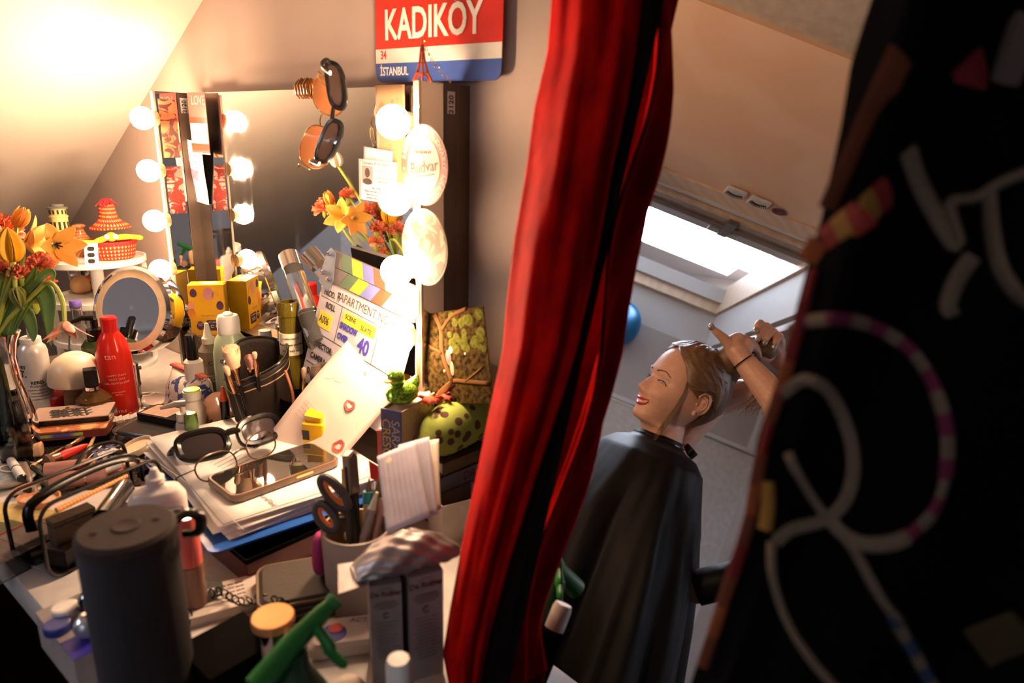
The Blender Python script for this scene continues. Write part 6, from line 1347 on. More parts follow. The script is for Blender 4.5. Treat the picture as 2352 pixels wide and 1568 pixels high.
lyingbook('paperback', 'olive brown book on top of the lying pile, under the spotted plush', TZ + .0795, .018, LB - .01, WB - .004, .004, .004, M('olive_cover', (.10, .07, .03), .5), None, None, .03)
ZT_ = TZ + .098
# spotted plush animal and red leaves
pp = pz(1052, 985, ZT_ + .025); r = thing('spotted_plush', 'lime green soft toy with dark brown spots on top of the lying books', 'soft toy', loc=(pp.x, pp.y, ZT_), rot=da + .1)
SPT = M('lime_spotted_fabric', (.20, .24, .035), .9, kind='spots', col2=(.055, .018, .010), sc=62, thr=.34)
b = B(); b.tube(smooth3([Vc((-.062, 0, .020)), Vc((-.050, 0, .022)), Vc((-.030, 0, .028)), Vc((.0, 0, .034)), Vc((.040, 0, .034)), Vc((.060, 0, .024))], 5), [.006, .010, .013, .0155, .018, .020, .022, .025, .027, .0285, .0295, .030, .031, .032, .0325, .033, .033, .032, .031, .030, .029, .027, .025, .021, .016, .010][:26], 24)
o = b.build('body', SPT, r, sharp=0)
b = B(); b.sph(.010, (-.028, -.020, .018), (1, .5, 1)); b.build('ear', SPT, r); b = B(); b.sph(.0035, (-.040, -.0135, .026)); b.build('eye', CHROME, r)
pl_ = pz(1040, 935, ZT_ + .062); r = thing('red_leaf_garland', 'red paper leaves lying over the spotted plush', 'garland', loc=(pp.x - .012, pp.y + .004, ZT_ + .0655), rot=da)
REDL = M('red_leaf_paper', (.55, .07, .03), .75)
for cx, cy, s_, a in ((-.036, .004, .020, .3), (.002, .004, .023, 1.1), (.030, .002, .019, 2.0), (-.016, -.004, .014, 2.6)):
    b = B(); n = 10; poly = []
    for k in range(n * 2): rr = s_ * (1 if k % 2 == 0 else .42); t = math.pi * k / n; poly.append((rr * math.cos(t), rr * math.sin(t), .004 * math.sin(3 * t)))
    b.add(poly + [(0, 0, .004)], [(k, (k + 1) % (2 * n), 2 * n) for k in range(2 * n)]); b.build('leaf', REDL, r, (cx, cy, .002 * s_ * 100), (.3 * math.sin(a * 3), .25 * math.cos(a), a), sharp=0, solid=.0006)
b = B(); b.tube([(-.05, .004, .001), (-.01, .002, .003), (.04, .002, .002)], .0012, 6); b.build('stem', REDL, r)
# postcard of a tree
TLp = py(968, 722, .612); TRp = py(1110, 703, .612); BLp = py(978, 926, .598)
m0 = frame(TLp, TRp - TLp, -(BLp - TLp)); pw_, ph_ = (TRp - TLp).length, (BLp - TLp).length
r = thing('postcard', 'photo card of a person standing in a big tree, propped at the mirror side', 'postcard', mx=m0)
b = B(); b.box((pw_ / 2, -ph_ / 2, -.0006), (pw_, ph_, .0010)); b.build('card', M('tree_photo', (.06, .035, .010), .9, kind='noise', col2=(.008, .006, .002), sc=160, bump=0, spec=.02), r, smooth=False)
LFM = M('photo_green', (.05, .06, .004), .9, spec=.02, kind='noise', col2=(.10, .09, .02), sc=200, bump=0); TRK = M('photo_bark', (.11, .05, .018), .9, spec=.02)
random.seed(2)
b = B()
for k in range(30): b.sph(random.uniform(.003, .008), (pw_ * random.uniform(.35, .95), -ph_ * random.uniform(.05, .45), .0), (1, 1, .05), 8, 5)
b.build('leaves_print', LFM, r)
b = B()
for P_, rr in (([(.22, 1.0), (.30, .85), (.42, .76), (.60, .77), (.98, .80)], .0032), ([(.05, 1.0), (.20, .88), (.42, .77)], .0055), ([(.40, .78), (.28, .45), (.30, .2), (.22, .02)], .0035), ([(.30, .2), (.5, .06), (.75, .0)], .0028), ([(.05, .35), (.28, .45)], .0025), ([(.6, .77), (.9, .62)], .0015)):
    b.tube([(min(pw_ - .002, x * pw_), max(-ph_ + .002, -y * ph_), .0001) for x, y in cr(P_, 4)], rr, 6, sc=(1, 1)); 
b.v = [(x, y, max(-.0001, min(z, .0003))) for x, y, z in b.v]; b.build('branches_print', TRK, r, sharp=0)
b = B(); b.sph(.0035, (pw_ * .43, -ph_ * .42, .0004), (1, 1.3, .08)); b.sph(.0016, (pw_ * .65, -ph_ * .47, .0004), (1, 1, .1)); b.sph(.0018, (pw_ * .29, -ph_ * .64, .0004), (1, 1, .1)); b.build('skin_print', M('photo_skin', (.68, .34, .18), .5), r)
b = B(); b.sph(.005, (pw_ * .38, -ph_ * .50, .0003), (1, 2.0, .06)); b.build('top_print', M('photo_dark_top', (.10, .04, .03), .5), r); b = B(); b.sph(.0035, (pw_ * .42, -ph_ * .62, .0004), (1, 2.6, .06)); b.build('trousers_print', M('photo_trousers', (.30, .18, .10), .5), r)
for (q_, lab, mt, Y_) in (((1122, 760), 'plain cream card behind the tree photo card at the wall', M('cream_card', (.62, .50, .40), .7), .640),):
    P = py(q_[0] + 30, 905, Y_); r = thing('card', lab, 'card', mx=Matrix.Translation((P.x - .035, Y_, TZ + .10)) @ Euler((HP - .12, 0, 0)).to_matrix().to_4x4()); b = B(); b.box((0, .04, 0), (.07, .13, .001)); b.build('sheet', mt, r, smooth=False)
# ---- note cards standing at the pen cup
def notecard(label, TLq, TRq, BLq, mat, round_=True, prints=True, name='note_card'):
    a_, b_, c_ = pd(*TLq), pd(*TRq), pd(*BLq); m0 = frame(a_, b_ - a_, -(c_ - a_)); w_, h_ = (b_ - a_).length, (c_ - a_).length
    r = thing(name, label, 'note', mx=m0); b = B(); b.grid(lambda u, v: (u * w_, -v * h_, .004 * math.sin(v * 3) * u), 10, 14); b.build('paper', mat, r, sharp=0, solid=.0007)
    if prints:
        for k in range(7): b = B(); x = w_ * (.12 + .12 * k); b.tube([(x, -h_ * .03, .0008), (x, -h_ * .5, .001 + .004 * math.sin(1.5) * x / w_), (x, -h_ * .96, .0008 + .004 * math.sin(2.9) * x / w_)], .00028, 4); b.build('ruled_line', M('pale_violet_ink', (.42, .38, .48), .8), r)
    return r
LIL = M('lilac_white_paper', (.50, .455, .53), .8)
notecard('folded cream card edge behind the lilac note sheets', (935, 1020, .735), (1008, 1008, .735), (950, 1180, .665), M('cream_card'), prints=False)
notecard('lilac-white lined note sheet with a curled lower corner, upright behind the pen cup', (915, 1022, .725), (986, 1003, .725), (965, 1190, .655), LIL)
r = notecard('wide lilac-white note sheet with a small hole, in front of the other', (866, 1048, .72), (955, 1012, .72), (934, 1204, .645), LIL); b = B(); b.cyl(.0035, .0004, (.012, -.012, .0006), 20); b.build('hole', M('cream_label'), r)
# ---- pen cup and its contents
cz = .842; pc = pz(818, 1208, cz); pc.z = TZ
r = thing('pen_cup', 'grey-beige plastic cup crammed with pens, pencils and scissors', 'cup', loc=pc)
CR_ = .0355; b = B(); b.lathe([(0, .003), (CR_ - .004, .003), (CR_ - .0015, cz - TZ), (CR_ + .001, cz - TZ), (CR_ - .002, 0), (0, 0)], seg=40, cap=False); b.build('cup', M('grey_beige_plastic', (.38, .29, .25), .4), r)
def incup(name, label, cat, px, pyy, dep, off, parts, rr):
    F_ = Vc((pc.x + off[0], pc.y + off[1], TZ + .005)); T_ = pd(px, pyy, dep); d = T_ - F_; L_ = d.length
    r = thing(name, label, cat, mx=frame(F_, d, Vc((0, 1, 0))))
    for nm, t0, t1, k0, k1, mt in parts: b = B(); b.tube([(t0 * L_, 0, 0), (t1 * L_, 0, 0)], [rr * k0, rr * k1], 14); b.build(nm, mt, r)
    return r
PY_ = M('pencil_yellow', (.62, .36, .05), .4); PW_ = M('pencil_wood', (.62, .40, .22), .6)
dC = (pc + Vc((0, 0, .09)) - EYE).dot(FW)
incup('pencil', 'sharpened pencil tip-up in the pen cup, left of the craft knife', 'pencil', 784, 1072, dC + .02, (.004, .008), [('barrel', 0, .86, 1, 1, PY_), ('wood_tip', .86, .97, 1, .3, PW_), ('lead', .97, 1, .3, .05, INK)], .0034)
incup('pencil', 'yellow and black striped pencil beside the sharpened one in the pen cup', 'pencil', 800, 1085, dC + .012, (.010, .004), [('barrel', 0, .95, 1, 1, M('pencil_stripe', (.62, .38, .06), .4, kind='waveY', col2=(.02, .015, .01), sc=90, bump=0)), ('end', .95, 1, 1, .9, BLACK)], .0036)
r = incup('craft_knife', 'black snap-off craft knife standing highest in the pen cup', 'knife', 802, 1034, dC + .01, (.014, -.010), [('handle', 0, .90, 1.15, 1.0, BLACK)], .0065); L_k = (pd(802, 1034, dC + .01) - Vc((pc.x + .014, pc.y - .010, TZ + .005))).length
b = B(); b.prism([(L_k * .72, -.0058), (L_k * .97, -.0058), (L_k, .001), (L_k * .97, .0058), (L_k * .72, .0058)], -.0070, .0070, bev=.002); b.build('head', M('grey_knife_metal', (.22, .17, .14), .3, .6), r, smooth=False)
b = B(); b.lathe([(.002, 0), (.0065, 0), (.0065, .004), (.002, .004)], (L_k * .45, 0, .007), 20); b.build('wheel', M('cream_label'), r)
incup('paintbrush_pen', 'white pen with a brown-green cap leaning right in the pen cup', 'pen', 884, 1088, dC + .015, (-.012, -.006), [('barrel', 0, .66, 1, 1, M('grey_white_pen', (.60, .52, .46), .4)), ('cap', .66, 1, 1.05, 1, M('olive_cap', (.16, .10, .03), .5))], .0056)
incup('ballpoint_pen', 'translucent ballpoint pen with lettering in the pen cup', 'pen', 866, 1130, dC + .0, (-.006, -.014), [('barrel', 0, .85, 1, 1, M('grey_clear_pen', (.45, .36, .34), .25, trans=.3)), ('tip', .85, 1, .9, .3, M('cream_label'))], .0048)
incup('ballpoint_pen', 'slim pinkish pen with a clip at the right rim of the pen cup', 'pen', 884, 1118, dC + .01, (.002, .006), [('barrel', 0, .9, 1, 1, M('pinkish_pen', (.52, .28, .24), .3)), ('button', .9, 1, .5, .5, CHROME)], .0042)
incup('teal_brush', 'small brush with a teal collar and pointed brown tip in the pen cup', 'brush', 848, 1096, dC + .025, (-.002, .012), [('barrel', 0, .78, 1, 1, M('pale_barrel', (.52, .46, .36), .4)), ('collar', .78, .88, 1.15, 1.1, M('teal_plastic', (.02, .28, .30), .4)), ('tip', .88, 1, .7, .05, WDH)], .0058)
incup('dark_pen', 'dark metallic pen between the knife and the teal-collared brush', 'pen', 862, 1104, dC + .03, (.006, .016), [('barrel', 0, .92, 1, 1, BLACK), ('end', .92, 1, .8, .6, CHROME)], .0042)
# scissors: two loops
F_ = Vc((pc.x - .004, pc.y - .002, TZ + .004)); J = pd(792, 1170, dC - .005)
xd = (RT * .35 + UP * .94).normalized()
r = thing('scissors', 'scissors with dark grey and orange handles upright in the pen cup', 'scissors', mx=frame(J, (pd(765, 1130, dC) - J), (pd(750, 1190, dC) - J)))
Mi = r.matrix_world.copy(); bpy.context.view_layer.update(); Mi = r.matrix_world.inverted()
GRS = M('dark_grey_handle', (.06, .05, .045), .5); OIN = M('orange_lining', (.80, .20, .03), .5)
for (cx, cy, rx, ry, a) in ((768, 1132, 28, 37, .45), (750, 1186, 23, 30, .30)):
    def lp(k_, off=0): return [Mi @ pd(cx + rx * k_ * math.cos(t) * math.cos(a) - ry * k_ * math.sin(t) * math.sin(-a), cy + rx * k_ * math.cos(t) * math.sin(-a) * -1 + ry * k_ * math.sin(t) * math.cos(a), dC - .004 + off) for t in [2 * math.pi * k / 32 for k in range(32)]]
    b = B(); b.tube(lp(1.0), .0052, 10, closed=True); b.build('handle_loop', GRS, r); b = B(); b.tube(lp(.74, -.001), .0034, 10, closed=True); b.build('loop_lining', OIN, r)
b = B(); b.tube([Mi @ pd(785, 1160, dC - .004), Mi @ pd(800, 1180, dC), Mi @ (F_ + Vc((0, 0, .045)))], [.006, .0055, .005], 10, sc=(1, .6)); b.tube([Mi @ pd(772, 1190, dC - .004), Mi @ pd(795, 1192, dC), Mi @ (F_ + Vc((0, 0, .045)))], [.005, .0055, .005], 10, sc=(1, .6)); b.build('shank', GRS, r)
b = B(); b.tube([Mi @ (F_ + Vc((0, 0, .046))), Mi @ F_], [.005, .001], 8, sc=(1, .3)); b.build('blades', CHROME, r)
# red toadstool card and scrunchie
P = pd(872, 1085, dC + .04); r = thing('toadstool_card', 'small red and white toadstool card tucked behind the pen cup', 'card', mx=frame(P, (RT * .8 + FW * .2), UP + FW * .2))
b = B(); b.prism([(-.010, -.006), (-.012, .014), (.012, -.002), (.012, -.016)], 0, .001); b.build('cap', RED, r, smooth=False); b = B(); b.cyl(.0035, .0014, (.004, -.002, 0), 14); b.build('dot', M('yellow_dot', (.75, .5, .05), .5), r); b = B(); b.box((.0, -.040, 0), (.008, .060, .0008)); b.build('stalk', PAPER, r, smooth=False)
P = pz(752, 1238, .80); r = thing('scrunchie', 'small magenta hair scrunchie hanging below the scissors at the pen cup', 'hair tie', loc=(pc.x - .037, pc.y - .022, .806))
b = B(); b.tube([(.004 + .0165 * math.cos(t) * .35, .0165 * math.cos(t) * -.5, .0185 * math.sin(t)) for t in [2 * math.pi * k / 60 for k in range(60)]], [.0052 + .0018 * (k % 2) for k in range(60)], 10, closed=True); b.build('fabric', M('magenta_fabric', (.42, .03, .16), .8), r, sharp=0)
# ---- cartons with a grey pouch on top
CZ = .862; CARD = M('white_carton', (.27, .225, .215), .7); DBR = M('dark_brown_print', (.09, .035, .03), .6, kind='plain')
def cartonbox(label, q0, q1, dep_, h_):
    a_, b_ = pz(*q0, h_), pz(*q1, h_); a_.z = b_.z = TZ; d = b_ - a_; w_ = d.length
    r = thing('drink_carton', label, 'carton', loc=a_, rot=math.atan2(d.y, d.x), group=None); H_ = h_ - TZ
    b = B(); b.box((w_ / 2, dep_ / 2, H_ / 2), (w_, dep_, H_)); b.build('carton', CARD, r, smooth=False)
    e = w_ / 2
    text(r, 'De Ruijter', w_ * .23, (e, -.0004, H_ - w_ * .32), DBR, rot=(HP, 0, 0), bold=.0003)
    b = B(); b.tube([(w_ * .24 * math.cos(t), w_ * .17 * math.sin(t), 0) for t in [math.radians(a) for a in range(20, 165, 12)]], .0002, 4); b.build('crest', DBR, r, (e, -.0004, H_ - w_ * .28), (HP, 0, 0))
    for k in range(4): text(r, ('pure chocolade hagelslag', 'CHOCOLADEHAGEL PUUR', 'schokoladenstreusel zartbitter', 'paillettes de chocolat')[k], w_ * .062, (e, -.0004, H_ - w_ * (.62 + .08 * k)), DBR, rot=(HP, 0, 0))
    b = B(); b.tube([(w_ * .09 * math.cos(t), w_ * .09 * math.sin(t), 0) for t in [math.radians(a) for a in range(50, 330, 15)]], .0006, 4); b.build('cocoa_mark', DBR, r, (e, -.0004, H_ - w_ * 1.12), (HP, 0, 0))
    for k in range(12): text(r, ('ingredienten: suiker, cacaomassa', 'cacaoboter, glucosestroop', 'voedingswaarde per 100 g', 'energie 1980 kJ / 470 kcal')[k % 4], w_ * .055, (e, -.0004, H_ - w_ * (1.38 + .12 * k)), DBR, rot=(HP, 0, 0))
    text(r, 'puur', w_ * .24, (w_ * .28, dep_ * .45, H_ + .0002), M('red_ink'), rot=(0, 0, -.9)); text(r, 'Ruijter', w_ * .2, (w_ * .66, dep_ * .5, H_ + .0002), DBR, rot=(0, 0, -.9)); return r
cartonbox('white chocolate sprinkle carton lettered De Ruijter, the left of two', (848, 1348), (922, 1338), .048, CZ)
cartonbox('white chocolate sprinkle carton lettered De Ruijter, the right of two', (938, 1328), (1018, 1308), .048, CZ)
pk = pz(935, 1262, CZ + .018); r = thing('foil_pouch', 'crumpled silver-grey pouch lying across the two white cartons', 'pouch', loc=(pk.x, pk.y, CZ + .0008), rot=ang((830, 1285), (1050, 1235), CZ + .01))
def pch(u, v):
    a = 2 * math.pi * u; t = v; w_ = .021 * (math.sin(math.pi * min(1, .10 + t * .88)) ** .45); hh_ = .015 * math.sin(math.pi * min(1, .02 + t * .93)) ** .7 + .0012
    n_ = 1 + .07 * math.sin(a * 5 + t * 17) + .05 * math.sin(a * 9 - t * 31) ; return ((t - .5) * .098, w_ * math.cos(a) * n_, hh_ * (1 + math.sin(a) * n_) )
b = B(); b.grid(pch, 48, 50, closeu=True); b.f.append(tuple(range(48))); b.mi.append(0); b.f.append(tuple(range(49 * 48, 50 * 48))); b.mi.append(0); b.build('pouch', M('silver_grey_foil', (.28, .235, .235), .42, .4, kind='cloth', sc=60, bump=.3), r, sharp=0)
b = B(); b.prism([(-.066, -.020), (-.040, -.016), (-.040, .020), (-.058, .022)], .002, .0035); b.build('torn_flap', M('silver_grey_foil'), r, smooth=False)
# open white carton at the right
pw = pz(1050, 1140, .80); r = thing('open_box', 'open white card box with handwriting on a flap, beside the red scarf', 'box', loc=(pw.x, pw.y, TZ), rot=da - .25)
WB_ = M('dull_white_card', (.50, .42, .36), .7)
for nm, poly, loc_, rot_ in (('side', [(-.03, 0), (.03, 0), (.03, .055), (-.03, .055)], (0, -.022, 0), (HP, 0, 0)), ('side', [(-.03, 0), (.03, 0), (.03, .055), (-.03, .055)], (0, .022, 0), (HP, 0, 0)), ('end', [(-.022, 0), (.022, 0), (.022, .055), (-.022, .055)], (-.03, 0, 0), (HP, 0, HP)), ('end', [(-.022, 0), (.022, 0), (.022, .055), (-.022, .055)], (.03, 0, 0), (HP, 0, HP)), ('flap', [(-.03, 0), (.03, 0), (.030, .050), (-.004, .062), (-.03, .046)], (0, .0225, .055), (HP - .25, 0, 0)), ('bottom', [(-.03, -.022), (.03, -.022), (.03, .022), (-.03, .022)], (0, 0, .001), (0, 0, 0))):
    b = B(); b.prism(poly, -.0006, .0006); o = b.build(nm, WB_, r, loc_, rot_, smooth=False)
    if nm == 'flap': 
        for k in range(4): text(o, ('TO:', 'ZK', 'hi', 'x')[k], .009, (.012, .046 - .010 * k, .0009), M('grey_ink'), rot=(0, 0, 0))
# ---- black zip case, white card, cable, dome pack
P = pz(712, 1322, TZ + .03); r = thing('zip_case', 'flat olive-black zip case with rounded corners in front of the papers', 'case', loc=(P.x, P.y, TZ), rot=ang((615, 1370), (830, 1330), TZ + .03))
b = B(); b.prism(rrect(.105, .075, .014, 6), 0, .030, bev=.004); b.build('case', M('olive_black_nylon', (.028, .016, .007), .7, kind='cloth', sc=250, bump=.2), r)
for z in (.012, .026): b = B(); b.tube([(x * 1.005, y * 1.005, z) for x, y in rrect(.106, .076, .014, 6)], .0018, 6, closed=True); b.build('piping', M('dull_brown_piping', (.12, .07, .03), .5), r)
b = B(); b.tube([(x, y, .019) for x, y in rrect(.106, .076, .014, 6)], .0012, 6, closed=True); b.build('zip', M('dull_zip'), r)
P = pz(530, 1362, TZ + .012); r = thing('printed_card', 'pale printed card box lying between the zip case and the dome pack', 'card box', loc=(P.x, P.y, TZ), rot=ang((480, 1395), (580, 1335), TZ) - .5)
b = B(); b.box((0, 0, .006), (.085, .050, .012)); b.build('box', M('pale_card_box', (.58, .50, .46), .6), r, smooth=False)
for k in range(5): text(r, 'gebruiksaanwijzing lees eerst', .0042, (-.01, .016 - .007 * k, .0125), INK)
b = B(); b.tube([(.006 * math.cos(t), .006 * math.sin(t), 0) for t in [2 * math.pi * k / 16 for k in range(16)]], .0004, 4, closed=True); b.build('round_mark', M('grey_ink'), r, (-.030, .012, .0124))
b = B(); path = [pz(x, y, TZ + z) for x, y, z in ((425, 1440, .012), (432, 1410, .012), (470, 1372, .014), (505, 1358, .02), (530, 1372, .022), (560, 1382, .022), (600, 1374, .022), (640, 1380, .040), (655, 1388, .038))]
pr = smooth3(path, 14); hel = []
for i, p in enumerate(pr): t = i * .95; hel.append(p + Vc((.0048 * math.cos(t), .0024 * math.cos(t), .0048 * math.sin(t))))
hel2 = smooth3(hel, 3); h0 = hel2[0]; b.tube([p - h0 for p in hel2], .0009, 5)
o = b.build('coiled_cable', BLACK, None, loc=h0); tag(o, 'thin black coiled cable winding over the pale printed card', 'cable')
P = pz(450, 1345, TZ + .02); r = thing('blister_pack', 'clear domed plastic pack of small pinkish pads on the table', 'pack', loc=(P.x, P.y, TZ))
b = B(); b.lathe([(.030, 0), (.031, .002), (.026, .014), (.016, .022), (0, .024)], seg=32); b.build('dome', CLEARP, r); b = B()
for k in range(6): b.sph(.006, (.013 * math.cos(k * 1.05), .013 * math.sin(k * 1.05), .006), (1, 1, .5), 10, 6)
b.build('pads', M('pink_tan_pad', (.55, .26, .18), .7), r)
P = base(424, 1184, .115); turned('lip_oil_tube', 'clear tube with a glossy pink cap between the speaker and the papers', 'tube', P, [('tube', [(.0115, 0), (.0125, .002), (.0125, .060), (0, .061)], M('brown_clear_tube', (.42, .22, .16), .15, trans=.4, ior=1.3, kind='plain')), ('cap', [(.0122, .061), (.0118, .112), (.010, .115), (0, .115)], M('glossy_pink', (.85, .16, .14), .15, coat=.6))])
P = base(352, 1070, .150); fp_ = facing(P); r = thing('solution_bottle', 'white flat bottle with a teal label and narrow nozzle behind the speaker', 'bottle', loc=P, rot=(0, .10, fp_))
WBT = M('milky_bottle', (.74, .68, .64), .3)
def sb_(u, v):
    a = 2 * math.pi * u; pr = [(0, .026), (.004, .0285), (.120, .0275), (.130, .022), (.133, .013), (.136, .0085), (.141, .008)]; z = lin([(i / 6, p[0]) for i, p in enumerate(pr)], v); w_ = lin([(i / 6, p[1]) for i, p in enumerate(pr)], v); return (w_ * .55 * math.copysign(abs(math.cos(a)) ** .7, math.cos(a)), w_ * math.copysign(abs(math.sin(a)) ** .7, math.sin(a)), z)
b = B(); b.grid(sb_, 48, 25, closeu=True); b.f.append(tuple(range(48))); b.mi.append(0); b.f.append(tuple(range(24 * 48, 25 * 48))); b.mi.append(0); b.build('bottle', WBT, r, sharp=0)
b = B(); b.lathe([(.0085, .139), (.0092, .141), (.0085, .143), (.0090, .145), (.006, .147), (.0032, .155), (0, .156)], seg=24); b.build('nozzle', WBT, r)
b = B(); b.prism(rrect(.045, .074, .003), 0, .0006); lab_ = b.build('teal_label', M('teal_label', (.12, .34, .31), .5), r, (.0158, 0, .078), (HP, 0, HP), smooth=False)
b = B(); b.prism([(.0, .022), (.0215, .022), (.0215, .036), (.0, .036)], .0006, .0010); b.build('label_corner', WBT, lab_, smooth=False)
for k in range(10): text(lab_, 'reinigt und spult alle Linsen', .0030, (-.0, .016 - .0052 * k, .0008), M('pale_teal_ink', (.5, .62, .58), .6, kind='plain'))
b = B(); b.sph(.0045, (.008, .029, .0012), (1, .8, .08)); b.sph(.0045, (.0155, .030, .0012), (1, .8, .08)); b.box((.0115, .0295, .0012), (.008, .003, .0006)); b.build('green_logo', M('logo_green', (.02, .22, .09), .5), lab_)
# ---- speaker
SR = .0365; sp_ = base(289, 1207, .184); r = thing('bluetooth_speaker', 'tall dark cylindrical fabric speaker standing at the front of the table', 'speaker', loc=sp_, rot=facing(sp_))
b = B(); b.lathe([(SR - .004, 0), (SR - .001, .002), (SR, .006), (SR, .172), (SR - .0005, .174)], seg=64); b.build('fabric_sleeve', M('dark_grille_fabric', (.016, .013, .016), .8, kind='mesh', sc=420), r)
RUB = M('dark_grey_rubber', (.045, .032, .028), .8, spec=.2); b = B(); b.lathe([(SR - .001, .173), (SR + .0008, .175), (SR + .0003, .181), (SR - .003, .184), (SR * .5, .1838), (0, .1838)], seg=64); b.build('top_cap', RUB, r)
b = B(); b.lathe([(0, .1842), (.006, .1843), (.0095, .1850), (.011, .1842)], seg=32, cap=False); b.build('play_button', RUB, r)
for s_ in (-1, 1): b = B(); b.lathe([(0, .1850), (.002, .1850), (.0035, .1840)], (0, s_ * .022, 0), 16, cap=False); b.build('volume_button', RUB, r)
b = B(); b.tube(smooth3([Vc((0, SR - .001, .178)), Vc((-.003, SR + .008, .181)), Vc((.003, SR + .017, .178)), Vc((.005, SR + .015, .166)), Vc((.0, SR + .004, .164))], 5), .0042, 10, sc=(.7, 1.3)); b.build('loop_tab', BLACK, r)
# ---- clear toiletry bag with black trim
a_, b_ = pz(118, 1342, TZ), pz(330, 1225, TZ); a_.z = TZ; ba = math.atan2(b_.y - a_.y, b_.x - a_.x); BL, BW, BHH = .150, .062, .090
r = thing('clear_toiletry_bag', 'clear plastic toiletry bag with black piping left of the speaker', 'bag', loc=a_, rot=ba)
rr_ = [(x + BL / 2, y + BHH / 2) for x, y in rrect(BL, BHH, .020, 6)]
FILM = M('clear_bag_film', (.96, .94, .94), .08, trans=1, ior=1.03, kind='plain')
b = B()
for y in (.001, BW): b.prism([(p[0], p[1]) for p in rr_], -.0003, .0003) if False else b.add([(p[0], y, p[1]) for p in rr_], [tuple(range(len(rr_)))])
n_ = len(rr_); b.add([(p[0], .001, p[1]) for p in rr_] + [(p[0], BW, p[1]) for p in rr_], [(i, (i + 1) % n_, n_ + (i + 1) % n_, n_ + i) for i in range(n_)]); b.build('film', FILM, r, smooth=False)
for y in (.001, BW): b = B(); b.tube([(p[0], y + .003 * math.sin(p[0] * 40), p[1] + .0022) for p in rr_], .0022, 8, closed=True); b.build('piping', M('black_piping', (.015, .012, .012), .2), r)
b = B(); b.tube(smooth3([Vc((.006, BW / 2, BHH * .6)), Vc((.012, BW / 2, BHH - .004)), Vc((BL * .5, BW / 2 + .004, BHH + .004)), Vc((BL - .012, BW / 2, BHH - .002)), Vc((BL - .004, BW / 2, BHH * .6))], 6), .0038, 8, sc=(.4, 1.4)); b.build('zip_strip', BLACK, r)
b = B(); b.tube(smooth3([Vc((BL * .55, BW, BHH)), Vc((BL * .75, BW + .012, BHH + .012)), Vc((BL * .98, BW + .004, BHH + .006)), Vc((BL, BW, BHH * .7))], 6), .0025, 8); b.build('carry_loop', BLACK, r)
rot0 = Matrix.Rotation(ba, 3, 'Z')
def inbag(x, y, z): return a_ + rot0 @ Vc((x, y, z))
for (x, y, z, sx, sy, sz_, rz, lab, mt, nm, cat) in ((.045, .030, .003, .050, .036, .022, .2, 'dark brown make-up box at the bottom of the clear bag', M('dark_brown_box', (.07, .035, .022), .4), 'makeup_box', 'box'), (.050, .030, .026, .046, .020, .030, -.15, 'grey-brown printed tube box standing in the clear bag', M('grey_brown_print', (.20, .12, .08), .45, kind='blot', col2=(.32, .20, .12), sc=70, thr=.58), 'makeup_box', 'box'), (.100, .030, .003, .048, .040, .028, .1, 'black glossy box inside the right of the clear bag', BLACK, 'makeup_box', 'box')):
    P = inbag(x, y, z); q = thing(nm, lab, cat, loc=P, rot=ba + rz); b = B(); b.box((0, 0, sz_ / 2), (sx, sy, sz_)); b.build('body', mt, q, smooth=False); b = B(); b.box((0, 0, sz_ * .8), (sx * 1.01, sy * 1.01, sz_ * .05)); b.build('lid_line', INK, q, smooth=False)
stick((235, 1190), (290, 1112), 'glossy black compact tube with a bright reflection, leaning out of the clear bag', [('tube', 0, .9, 1, 1, M('gloss_black', (.01, .01, .012), .05, coat=1)), ('end', .9, 1, 1, .7, BLACK)], .010, z=TZ + .105, name='lipstick', cat='lipstick')
stick((130, 1172), (292, 1092), 'red and orange fine-toothed comb lying over the clear bag', [('comb', 0, 1, 1, .6, M('red_orange_comb', (.75, .13, .03), .4, kind='waveX', col2=(.75, .36, .06), sc=80, bump=0))], .0032, z=TZ + .097, name='comb', cat='comb')
# ---- far left front: palette, sponge, jar, clear tray
P = pz(20, 1100, TZ + .003); r = thing('paint_palette', 'smeared grey-green face paint palette at the left edge', 'palette', loc=(P.x, P.y, TW), rot=.4)
b = B(); b.lathe([(0, 0), (.040, 0), (.041, .003), (.038, .005), (0, .004)], seg=36); b.build('pan', M('smeared_paint', (.22, .17, .14), .4, kind='blot', col2=(.10, .13, .10), sc=50), r)
b = B(); b.tube([(.016 * math.cos(t) - .01, .010 * math.sin(t) + .012, .005) for t in [2 * math.pi * k / 24 for k in range(24)]], .0012, 6, closed=True); b.build('white_swirl', M('cream_label'), r)
P = pz(35, 1176, TZ + .022); r = thing('yellow_sponge', 'pale yellow sponge block at the left edge under the orange dish', 'sponge', loc=(P.x, P.y, TZ), rot=ang((0, 1190), (55, 1205), TZ))
b = B(); b.prism(rrect(.080, .045, .003), 0, .022, bev=.0015); b.build('block', M('pale_yellow_foam', (.74, .58, .22), .85, kind='noise', sc=200, bump=.3), r)
dish(78, 1124, .026, .011, 'orange-rimmed shallow dish with pale powder on the yellow sponge', ORR, M('peach_powder', (.74, .50, .34), .9), TZ + .0225, nm='powder_dish')
P = pz(35, 1255, TZ + .025); r = thing('clear_tray', 'clear divided plastic tray at the left edge of the table', 'tray', loc=(P.x - .01, P.y, TZ), rot=ba)
b = B()
for x, y, sx, sy in ((0, -.027, .09, .002), (0, .027, .09, .002), (-.044, 0, .002, .054), (.044, 0, .002, .054), (0, 0, .002, .052)): b.box((x, y, .012), (sx, sy, .024))
b.box((0, 0, .001), (.09, .056, .002)); b.build('tray', CLEARP, r, smooth=False); b = B(); b.box((0, 0, .0255), (.092, .058, .002)); b.build('rim', M('pinkish_clear', (.85, .70, .68), .15, trans=.8, ior=1.1, kind='plain'), r, smooth=False)
